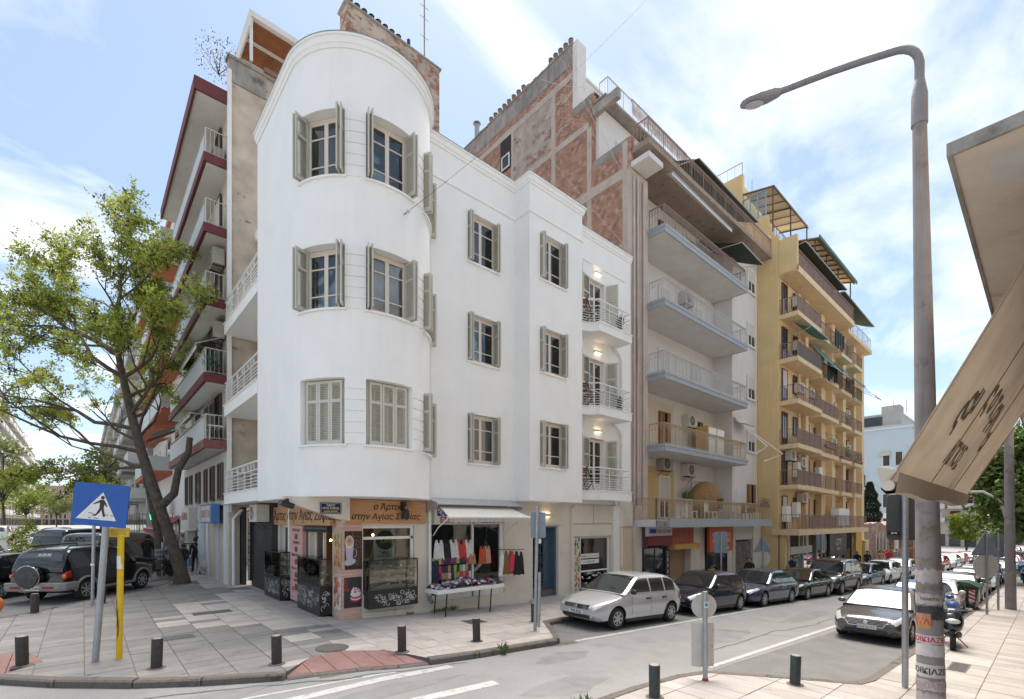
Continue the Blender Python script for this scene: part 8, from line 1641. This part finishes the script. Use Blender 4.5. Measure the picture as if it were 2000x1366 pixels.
    rm.lathe([(.06,.05),(.06,.1),(.03,.105)],n=12,M=Matrix.Rotation(R(90),4,'X')); rmm = rm.mesh('rim',[M_rim],smooth=35)
    gp = MB(); gp.lathe([(wr*.56,.052),(.03,.054)],n=20,M=Matrix.Rotation(R(90),4,'X')); gpm = gp.mesh('hub_gap',[M_trim])
    KIND[key] = dict(parts=parts, wheels=[(X(xf),s_*(W/2-.115),s_) for xf in (fo,fo+wb) for s_ in (1,-1)], wr=wr, tym=tym, rmm=rmm, gpm=gpm, L=L, W=W, H=H, X=X, rf=rf, half=half, zt=zt, clr=clr, belt=belt, yy=yy)
def car(key, x, y, rot, label, pt, name='parked_car', cat='car', group='cars parked along the streets', mirror=None, pitch=None, sc=1., detail=True, plate_txt=None):
    K = KIND[key]; z = rz(x,y)+.008; t = thing(name,(x,y,z),label,cat,group,rot); d = Vector((math.cos(rot),math.sin(rot))); sl_ = (gz(x+d.x,y+d.y)-gz(x-d.x,y-d.y))/2; t.rotation_euler = (0,-math.atan(sl_),rot); t.scale = (sc,sc,sc); WO[t] = Vector((0,0,0)); made = {}
    for nm, me, par, flag in K['parts']:
        if not detail and nm in ('grille_bars','door_seams','fog_lamp','badge','sill','door_handle'): continue
        o = bpy.data.objects.new(nm, me); COL.objects.link(o); o.parent = made.get(par, t); made.setdefault(nm, o); WO[o] = Vector((0,0,0))
        if flag: o.material_slots[0].link = 'OBJECT'; o.material_slots[0].material = pt if flag == 'paint' else (mirror or pt)
    for wx, wy, s_ in K['wheels']:
        wo_ = bpy.data.objects.new('wheel', K['tym']); COL.objects.link(wo_); wo_.parent = t; wo_.location = (wx,wy,K['wr']); wo_.rotation_euler.z = 0 if s_ < 0 else math.pi; WO[wo_] = Vector((0,0,0))
        for nm, me in (('rim',K['rmm']),('hub_gap',K['gpm'])):
            if nm == 'hub_gap' and not detail: continue
            o = bpy.data.objects.new(nm, me); COL.objects.link(o); o.parent = wo_
    if plate_txt: text(plate_txt[0],.1,(K['X'](-.023),0,K['clr']+.22) if plate_txt[1] == 'f' else (K['X'](K['L']+.018),0,.52),(0,1,0) if plate_txt[1] == 'f' else (0,-1,0),(1,0,0) if plate_txt[1] == 'f' else (-1,0,0),M_ink,made['number_plate' if plate_txt[1] == 'f' else 'rear_plate'],bold=.01)
    return t
HL = [(0,.56),(.05,.64),(.15,.69),(.5,.80),(1.0,.9),(1.25,.94),(1.5,.95),(3.6,.97),(3.85,.93),(3.95,.8),(4.0,.62)]
car_kind('hatch',4.0,1.68,1.46,2.55,.78,.295,HL,[(1.0,.9),(1.72,1.37),(1.95,1.43),(2.5,1.46),(3.2,1.42),(3.45,1.36),(3.9,.96)],.93,(1.0,1.8),(3.4,3.9),(1.38,3.52),(2.28,3.0),doors=(1.38,2.28,3.05),grille=(.86,.11,.6),tail=(.08,.1,.2))
car_kind('coupe_hatch',3.9,1.65,1.46,2.46,.75,.295,[(0,.54),(.05,.63),(.15,.69),(.5,.8),(.95,.9),(1.2,.94),(3.6,.97),(3.8,.9),(3.88,.62)],[(.98,.9),(1.7,1.37),(1.95,1.43),(2.5,1.46),(3.1,1.42),(3.4,1.34),(3.8,.96)],.93,(.98,1.78),(3.3,3.8),(1.36,3.42),(2.45,),doors=(1.36,2.5),grille=(.9,.1,.5),headl=(.12,.1,.09))
SD = [(0,.55),(.05,.64),(.15,.70),(.6,.80),(1.2,.89),(1.5,.92),(3.7,.95),(4.1,.96),(4.5,.95),(4.62,.86),(4.68,.62)]
car_kind('saloon',4.68,1.8,1.46,2.72,.92,.315,SD,[(1.2,.88),(2.0,1.36),(2.25,1.43),(2.8,1.46),(3.3,1.42),(3.6,1.34),(4.15,.97)],.93,(1.2,2.1),(3.45,4.15),(1.62,3.82),(2.52,3.35),doors=(1.62,2.52,3.4),grille=(.95,.15,.58),headl=(.24,.2,.08),tail=(.1,.2,.12))
SU = [(0,.62),(.04,.78),(.12,.88),(.6,.98),(1.1,1.03),(1.4,1.06),(3.9,1.08),(4.02,1.05),(4.08,.9),(4.1,.7)]
car_kind('suv',4.1,1.78,1.74,2.48,.8,.345,SU,[(1.05,1.0),(1.62,1.6),(1.85,1.7),(2.6,1.74),(3.6,1.71),(3.85,1.66),(4.06,1.1)],1.06,(1.05,1.72),(3.82,4.07),(1.36,3.86),(2.3,3.0),doors=(1.36,2.28,3.05),tumble=.84,clr=.3,kf=.18,kr=.08,er=.3,grille=(.95,.18,.78),headl=(.14,.22,.09),tail=(.07,.07,.2))
VN = [(0,.6),(.05,.78),(.15,.88),(.5,1.0),(.9,1.08),(1.2,1.12),(4.6,1.14),(4.72,1.12),(4.76,.9),(4.78,.6)]
car_kind('van',4.78,1.9,1.96,3.1,.88,.325,VN,[(.75,1.04),(1.55,1.8),(1.85,1.92),(2.6,1.96),(4.3,1.95),(4.6,1.9),(4.74,1.15)],1.12,(.75,1.65),(4.5,4.75),(1.05,2.0),(),doors=(1.1,2.05,3.2),tumble=.88,kr=.05,er=.3,kf=.2,rearglass=True,grille=(.95,.16,.75),tail=(.07,.06,.3))
P_ = paint; SLV = P_('silver',(.55,.56,.58)); NVY = P_('navy',(.009,.011,.022),.1); BLU = P_('steel_blue',(.06,.085,.14)); BLK = P_('black',(.004,.004,.005),.0); GRY = P_('gunmetal',(.10,.103,.107)); WHT = P_('white',(.66,.67,.66),.0); LBL = P_('pale_blue',(.40,.46,.5)); RED = P_('red',(.28,.02,.03),.1); DGR = P_('dark_grey',(.06,.062,.068)); MBL = P_('mid_blue',(.03,.10,.28))
row = lambda xa_: 8.32-.05*(xa_-11.6)+.85
H0 = R(177.1)
def left_row(key, xa_, fo, label, pt, **k):
    K = KIND[key]; xc = xa_-fo+K['L']/2; return car(key, xc, row(xc), H0, label, pt, **k)
left_row('hatch',11.62,.78,'silver five door hatchback parked nearest in front of the blue door',SLV,mirror=M_trim,plate_txt=('ΤΡΒ-8252','f'),sc=1.06)
left_row('coupe_hatch',16.55,.75,'dark navy three door hatchback behind the silver one',NVY,sc=1.02); left_row('saloon',21.0,.92,'steel blue saloon between the navy hatchback and a black saloon',BLU); left_row('saloon',25.6,.92,'black older saloon behind the steel blue saloon',BLK,sc=.97); left_row('suv',30.2,.8,'black off-road car parked before the yellow building shops',DGR,sc=1.05); left_row('saloon',34.9,.92,'blue grey saloon beyond the black off-road car',BLU); left_row('hatch',39.6,.78,'white hatchback beyond the blue grey saloon',WHT); left_row('saloon',44.2,.92,'pale blue saloon in the middle of the left row',LBL)
cols = [(RED,'red'),(SLV,'silver'),(BLK,'black'),(WHT,'white'),(SLV,'silver'),(DGR,'dark grey')]
for k in range(15):
    pt, nm = cols[(k*5+2)%6] if k else (RED,'red'); left_row(('hatch','saloon','hatch')[k%3],56+k*4.9,.8,'%s car %s in the far part of the left row' % (nm, ('nearest','second','third','fourth','fifth','sixth','seventh','eighth','ninth','tenth','eleventh','twelfth','thirteenth','fourteenth','last')[k]),pt,detail=False)
VW = car('saloon',17.35-.92+2.34,3.42,R(179),'gunmetal grey saloon parked nose towards the near corner',GRY,plate_txt=('ΙΗΜ-2179','f'))
KS = KIND['saloon']; m = MB(); gx = KS['X'](-.022)
for a_, b_ in (((-.52,.67),(.52,.67)),((.52,.67),(.4,.47)),((-.4,.47),(.4,.47)),((-.52,.67),(-.4,.47))): m.bar((gx,a_[0],a_[1]),(gx,b_[0],b_[1]),.02,.025)
m.build('grille_surround', M_chr, VW, local=True)
m = MB(); m.box(KS['X'](-.026),KS['X'](-.021),-.26,-.2,KS['clr']+.2,KS['clr']+.31); b_ = m.build('plate_band', M_bl, VW, local=True)
rr = lambda x_: 3.35-.012*(x_-17)
car('hatch',23.6,rr(23.6),R(180),'mid blue hatchback behind the gunmetal saloon',MBL); car('hatch',27.0-.2,rr(27),R(180),'small white hatchback in front of the green waste container',WHT); car('saloon',33.2,rr(33),R(180),'silver grey estate behind the green waste container',GRY)
for k, (xx, key, pt, nm) in enumerate(((38,'hatch',DGR,'dark hatchback'),(42.6,'saloon',SLV,'silver saloon'),(47.4,'hatch',MBL,'blue hatchback'),(51.8,'saloon',WHT,'white saloon'),(56.6,'suv',BLK,'black off-road car'),(61.2,'hatch',SLV,'silver hatchback'),(66,'saloon',LBL,'pale blue saloon'),(71,'hatch',RED,'red hatchback'),(76,'saloon',DGR,'dark saloon'),(82,'hatch',WHT,'white hatchback'))): car(key,xx,rr(xx),R(180),'%s %s along the right kerb' % (nm, ('just past the concrete pole','second past the concrete pole','third past the concrete pole','fourth past the pole','fifth past the pole','sixth past the pole','seventh past the pole','eighth past the pole','ninth past the pole','tenth past the pole')[k]),pt,detail=False)
# --- black off-road car by the corner
SV = car('suv',.24,22.98,R(49.4),'black off-road car with spare wheel cover parked at the corner',BLK,plate_txt=('ΚΟΒ-7209','r')); K = KIND['suv']; Xr = K['X'](K['L'])
m = MB(); m.lathe([(.1,0),(.36,.02),(.37,.06),(.37,.2),(.33,.24),(.05,.25)],n=28,M=Matrix.Translation((Xr+.02,.12,.86)) @ Matrix.Rotation(R(-90),4,'Y')); sp_ = m.build('spare_wheel', BLK, SV, smooth=35, local=True); MB().lathe([(.34,.245),(.05,.262)],n=28,M=Matrix.Translation((Xr+.02,.12,.86)) @ Matrix.Rotation(R(-90),4,'Y')).build('wheel_cover', mat('grey_vinyl',(.06,.055,.055),.6,var=.4,scale=12), sp_, local=True); MB().lathe([(.372,.17),(.378,.19),(.372,.21)],n=28,M=Matrix.Translation((Xr+.02,.12,.86)) @ Matrix.Rotation(R(-90),4,'Y')).build('cover_ring', M_chr, sp_, local=True)
M_clad = mat('grey_cladding',(.26,.25,.235),.6,.2,var=.06); m = MB(); m.sweep([(Xr+.4,-.91),(Xr-.02,-.9),(Xr-.1,-.8),(Xr-.1,.8),(Xr-.02,.9),(Xr+.4,.91)][::-1],[(-.06,.42),(.05,.42),(.07,.5),(.06,.66),(-.06,.68)]); m.build('rear_bumper', M_clad, SV, local=True)
for s_ in (-1,1):
    for wx, wy, ws in K['wheels']:
        if ws == s_: MB().tube([(wx+(K['wr']+.085)*math.cos(R(a)),s_*(K['W']/2+.0),K['wr']+(K['wr']+.085)*math.sin(R(a))) for a in range(0,181,12)],.045,6).build('arch_flare', M_clad, SV, smooth=True, local=True)
    MB().box(K['X'](1.25),K['X'](2.85),s_*.88,s_*.93,.32,.4).build('side_step', M_clad, SV, local=True); MB().tube([(K['X'](1.9),s_*.62,1.76),(K['X'](2.0),s_*.62,1.82),(K['X'](3.6),s_*.62,1.8),(K['X'](3.75),s_*.62,1.73)],.02,6).build('roof_rail', M_black, SV, local=True); MB().ball((Xr+.05,s_*.82,.86),.08,8,6,.6,.8,1).build('amber_light', M_amber, SV, smooth=True, local=True); MB().box(Xr-.17,Xr-.1,s_*.5-.18,s_*.5+.18,.5,.57).build('reflector', M_tail, SV, local=True)
MB().box(Xr-.18,Xr-.165,-.24,.24,.44,.57).build('rear_number_plate', M_plt, SV, local=True); text('ΚΟΒ-7209',.11,(Xr-.183,0,.465),(0,-1,0),(-1,0,0),M_ink,SV,bold=.012)
text('SUZUKI',.12,(Xr+.168,-.1,1.50),(0,-1,0),Vector((-1,0,.35)),M_white_ink,SV,shear=.2,bold=.02); MB().tube([(Xr+.4,.1,1.72),(Xr+.2,.1,2.0)],.008,4).build('aerial', M_black, SV, local=True)
car('hatch',-1.75,24.75,R(49),'black hatchback at the left edge behind the off-road car',BLK,plate_txt=('ΝΙ-2041','r')); VNo = car('van',1.45,30.6,R(47),'grey van with a sun drawing parked beyond the off-road car',P_('warm_grey',(.19,.18,.18)),'parked_van','van')
K = KIND['van']; m = MB(); yv = -(K['W']/2*.955+.0); 
for k in range(9): a = R(20*k+10); m.bar((-1.0+.17*math.cos(a),-.925,1.32+.17*math.sin(a)),(-1.0+.25*math.cos(a),-.915,1.32+.25*math.sin(a)),.012,.016)
m.tube([(-1.0+.12*math.cos(R(a)),-.93,1.32+.12*math.sin(R(a))) for a in range(0,181,15)],.009,4); m.build('sun_print', M_ink, VNo, local=True)
for k, s_ in enumerate(('ΗΛΙΑΚΑ ΣΥΣΤΗΜΑΤΑ','ΘΕΡΜΑΝΣΗ','2310')): text(s_,.15,(.3,-.915+.0,1.5-k*.18),(1,0,0),(0,-1,.12),MATS['red_ink'],VNo)
car('van',.2,37.2,R(47),'black van roof beyond the grey van',BLK,'parked_van','van'); car('van',-4.6,47.5,R(92),'white van driving away at the left edge of the side street',WHT,'delivery_van','van'); car('hatch',-3.6,33.0,R(90),'silver car at the left edge of the side street',SLV)
for k, (xx, yy_, key, pt, lb) in enumerate(((-.5,43,'hatch',DGR,'dark hatchback in the angled row beyond the vans'),(-.8,48,'hatch',MBL,'blue hatchback in the angled row of the side street'),(-1,53,'saloon',WHT,'white saloon in the angled row of the side street'),(-1.2,58,'hatch',RED,'red hatchback in the angled row of the side street'),(-6.5,60,'saloon',SLV,'silver saloon moving along the side street'),(-6.8,70,'hatch',RED,'small red car further along the side street'),(-1.5,64,'saloon',BLK,'black saloon in the angled row of the side street'),(-7,82,'hatch',WHT,'white car far along the side street'))): car(key,xx,yy_,R(48 if xx > -3 else 91),lb,pt,detail=False)
# --- scooters
def scooter(x, y, rot, lb, col, helmet=None, z=None):
    z = gz(x,y) if z is None else z; t = thing('motor_scooter',(x,y,z),lb,'scooter',None,rot); WO[t] = Vector((0,0,0)); pm_ = paint(*col)
    for wx in (.68,-.62):
        ty = MB().lathe([(.13,-.05),(.24,-.06),(.265,-.03),(.265,.03),(.24,.06),(.13,.05)],n=20,M=Matrix.Translation((wx,0,.265)) @ Matrix.Rotation(R(90),4,'X')).build('wheel', M_rub, t, smooth=35, local=True); MB().lathe([(.14,-.035),(.13,.035)],n=16,M=Matrix.Translation((wx,0,.265)) @ Matrix.Rotation(R(90),4,'X')).build('rim', M_rim, ty, local=True)
    def loft(prof, name, mt, n=10):
        m = MB(); vs = []
        for xx, zz, hw, hh in prof:
            for k in range(n): a = 2*math.pi*k/n; c_, s_ = math.cos(a), math.sin(a); vs.append((xx,hw*math.copysign(abs(c_)**.7,c_),zz+hh*math.copysign(abs(s_)**.7,s_)))
        m.add(vs,[(i*n+k,(i+1)*n+k,(i+1)*n+(k+1)%n,i*n+(k+1)%n) for i in range(len(prof)-1) for k in range(n)]+[tuple(range(n)),tuple((len(prof)-1)*n+k for k in range(n-1,-1,-1))]); return m.build(name, mt, t, smooth=45, local=True)
    loft([(.82,.62,.06,.05),(.74,.66,.17,.16),(.6,.74,.22,.26),(.48,.78,.2,.3),(.38,.7,.12,.3)],'front_fairing',pm_); loft([(.4,.42,.1,.06),(.2,.33,.18,.07),(-.1,.33,.19,.08)],'footboard',M_trim); loft([(.05,.55,.1,.1),(-.1,.58,.17,.2),(-.4,.62,.2,.2),(-.75,.68,.15,.14),(-.98,.72,.05,.05)],'tail_fairing',pm_); loft([(.08,.78,.12,.04),(-.15,.8,.17,.06),(-.4,.84,.17,.07),(-.55,.88,.15,.08),(-.85,.9,.12,.05)],'seat',M_trim); loft([(.92,.5,.05,.03),(.7,.55,.09,.04),(.42,.48,.08,.04)],'front_mudguard',pm_)
    MB().ball((.76,0,.78),1,12,8,.07,.15,.07).build('headlight', M_lens, t, smooth=True, local=True); MB().tube([(.46,-.36,1.05),(.5,-.15,1.04),(.52,0,1.02),(.5,.15,1.04),(.46,.36,1.05)],.02,8).build('handlebar', M_black, t, smooth=True, local=True); MB().add([(.62,-.17,.98),(.62,.17,.98),(.45,.13,1.28),(.45,-.13,1.28)],[(0,1,2,3)]).build('windshield', M_pane, t, local=True)
    for s_ in (-1,1): MB().tube([(.5,s_*.25,1.05),(.5,s_*.34,1.2)],.008,5).build('mirror_stem', M_black, t, local=True); MB().ball((.5,s_*.36,1.24),.06,8,6,.4,1.1,.7).build('mirror', M_black, t, smooth=True, local=True)
    MB().tube([(-.1,-.16,.2),(-.45,-.22,.3),(-.8,-.24,.42)],[.03,.05,.06],10).build('exhaust', M_grey, t, smooth=True, local=True); MB().bar((0,.05,.3),(-.05,.3,.0),.025,.025).build('side_stand', M_black, t, local=True); MB().box(-1.0,-.98,-.12,.12,.45,.58).build('number_plate', M_plt, t, local=True)
    if helmet: MB().ball((-.75,0,1.02),.14,12,8,1.2,1,.75).build('top_box', helmet, t, smooth=True, local=True)
    return t
scooter(17.6,1.75,R(186),'large black scooter parked on the pavement beside the gunmetal saloon',('gloss_black',(.012,.012,.014),.1),mat('royal_blue_plastic',(.02,.07,.3),.4)); scooter(2.3,25.9,R(15),'black motor scooter beside the litter basket',('gloss_black2',(.012,.012,.014),.1)); scooter(48.5,1.0,R(170),'dark scooter beyond the concrete pole',('dark_red',(.08,.01,.015),.1))
# ================================================================ people
M_skin = mat('skin',(.42,.25,.18),.6,var=.08); M_hair = mat('dark_hair',(.025,.018,.014),.7,var=.2); M_hairg = mat('grey_hair',(.25,.24,.23),.7,var=.2)
def cloth(n, c): return mat('wear_'+n, c, .9, var=.15, scale=18, bump=.2, bscale=25)
def person(x, y, rot, h, top, legs, hair, label, stride=.0, arm=(0.1,0.1), z=None, shoes=None, skirt=False, group=None):
    z = gz(x,y) if z is None else z; s = h
    m2 = PMESH.pop(0)
    for mm in (top,legs,M_skin,shoes or M_trim): m2.materials.append(mm)
    for p in m2.polygons:
        c = p.center/s; hand = abs(c.y) > .1 and c.z < .5+max(abs(arm[0]),abs(arm[1]))*.2 and c.z > .38
        p.material_index = 3 if c.z < .045 else (2 if (c.z > .845 or hand) else (1 if c.z < .49 else 0)); p.use_smooth = True
    t = thing('person',(x,y,z),label,'person',group,rot); WO[t] = Vector((0,0,0)); o = bpy.data.objects.new('body',m2); COL.objects.link(o); o.parent = t; WO[o] = Vector((0,0,0))
    m = MB(); m.ball((-.006*s,0,.938*s),.072*s,12,9,1.0,.95,1.0); hb = [p for p in m.v]; m.v = [(px_,py_,pz) if not (px_ > .035*s and pz < .955*s) else (.03*s,py_*.95,pz) for px_, py_, pz in m.v]; m.build('hair', hair, t, smooth=True, local=True)
    if not skirt: m = MB(); m.lathe([(.088*s,.44*s),(.086*s,.52*s),(.079*s,.6*s),(.07*s,.6*s)],n=14); m.v = [(a*.78,b*1.12,c) for a, b, c in m.v]; m.build('jacket_hem', top, t, smooth=True, local=True)
    m = MB()
    for sd_ in (1,-1): m.ball((.068*s,.022*s*sd_,.93*s),.007*s,6,5)
    m.build('eyes', M_ink, t, smooth=True, local=True)
    return t
BKC = cloth('black',(.012,.012,.014)); JN = cloth('denim',(.03,.07,.16)); DKT = cloth('charcoal',(.025,.025,.03)); NV = cloth('navy',(.02,.03,.06)); RDS = cloth('red',(.4,.03,.04)); GYS = cloth('grey_blue',(.25,.28,.32))
AD = person(3.98,26.9,R(96),1.68,BKC,DKT,M_hair,'adult in a black coat walking away with a shopping trolley',.11,(.02,-.1)); person(3.42,26.3,R(94),1.42,cloth('black2',(.02,.018,.022)),JN,M_hair,'child in a dark jacket and jeans walking beside the adult',.09,(.04,.05))
MB().tube([(-.1,.12,1.36),(-.13,0,1.2),(-.1,-.17,1.0)],.014,6).build('bag_strap', mat('tan_strap',(.35,.25,.15),.7), AD, smooth=True, local=True)
x, y = 3.7,26.55; z = gz(x,y); t = thing('carrier_bag',(x,y,z),'blue and white carrier bag held between the adult and the child','bag'); m = MB(); m.add([(x-.05,y-.14,z+.35),(x+.05,y-.14,z+.35),(x+.05,y+.14,z+.35),(x-.05,y+.14,z+.35),(x-.04,y-.16,z+.78),(x+.04,y-.16,z+.78),(x+.04,y+.16,z+.78),(x-.04,y+.16,z+.78)],[(0,3,2,1),(0,1,5,4),(1,2,6,5),(2,3,7,6),(3,0,4,7),(4,5,6,7)]); m.build('bag', mat('blue_bag',(.08,.2,.45),.5,var=.4,scale=9), t); MB().tube([(x,y-.08,z+.78),(x,y,z+.86),(x,y+.08,z+.78)],.008,5).build('handle', M_white_ink, t)
x, y = 4.22,26.0; z = gz(x,y); t = thing('shopping_trolley',(x,y,z),'pale two wheeled shopping trolley pulled by the adult','trolley'); m = MB(); m.ball((x,y,z+.42),.26,12,8,.9,.75,1.0); m.build('bag', mat('beige_bag',(.45,.42,.36),.8,var=.2,scale=8), t, smooth=True)
for s_ in (-1,1): MB().tube([(x+s_*.2,y-.02,z+.1),(x+s_*.23,y-.02,z+.1)],.1,14).build('wheel', M_rub, t); MB().bar((x+s_*.15,y-.1,z+.1),(x+s_*.1,y+.1,z+.85),.02,.02).build('frame', M_grey, t)
MB().tube([(x-.1,y+.1,z+.85),(x-.3,y+.3,z+.88),(x-.1,y+.12,z+.86)],.012,5).build('handle', M_grey, t)
person(2.35,29.4,R(60),1.75,BKC,DKT,M_hair,'person in black standing beside the motor scooter by the tree',.02); person(26.6,10.7,R(200),1.7,BKC,DKT,M_hair,'person with dark hair in black behind the steel blue saloon',.04); person(32.0,10.4,R(170),1.72,NV,DKT,M_hair,'person in navy outside the barber shop',.05)
for k, (xx, yy_, rt, hh, tp, lg, hr, lb) in enumerate(((46.0,10.2,20,1.72,BKC,DKT,M_hairg,'grey haired person in a dark jacket before the black shop'),(48.2,10.0,200,1.7,DKT,NV,M_hair,'dark clothed person near the ochre pier'),(55.5,9.9,190,1.72,RDS,DKT,M_hair,'person in a bright red top before the ruined wall'),(58.4,9.8,10,1.78,GYS,JN,M_hairg,'person in grey blue with a backpack before the ruined wall'),(52.5,9.9,180,1.7,cloth('pink',(.5,.3,.28)),DKT,M_hair,'person in a pale pink top before the ruined wall'))): person(xx,yy_,R(rt),hh,tp,lg,hr,lb,.08)
PE = person(-1.5,13.25,R(-60),1.7,NV,cloth('teal_jeans',(.03,.08,.14)),M_hair,'person at the left edge, mostly out of view, in dark jeans',.1,(.05,.1))
x, y = -1.28,13.0; z = gz(x,y)+.92; t = thing('shoulder_bag',(x,y,z),'orange leather shoulder bag at the left edge of the view','bag'); m = MB(); m.ball((x,y,z+.2),.2,14,10,.95,.6,1.0); m.v = [(a,b,z+.2+(c-z-.2)*(1.15 if c < z+.2 else .75)) for a, b, c in m.v]; m.build('bag', mat('orange_leather',(.42,.13,.035),.45,var=.15,scale=9), t, smooth=True); MB().tube([(x-.1,y+.05,z+.36),(x-.25,y+.2,z+.62),(x-.12,y+.16,z+.36)],.014,6).build('strap', mat('brown_leather',(.2,.07,.03),.5), t)
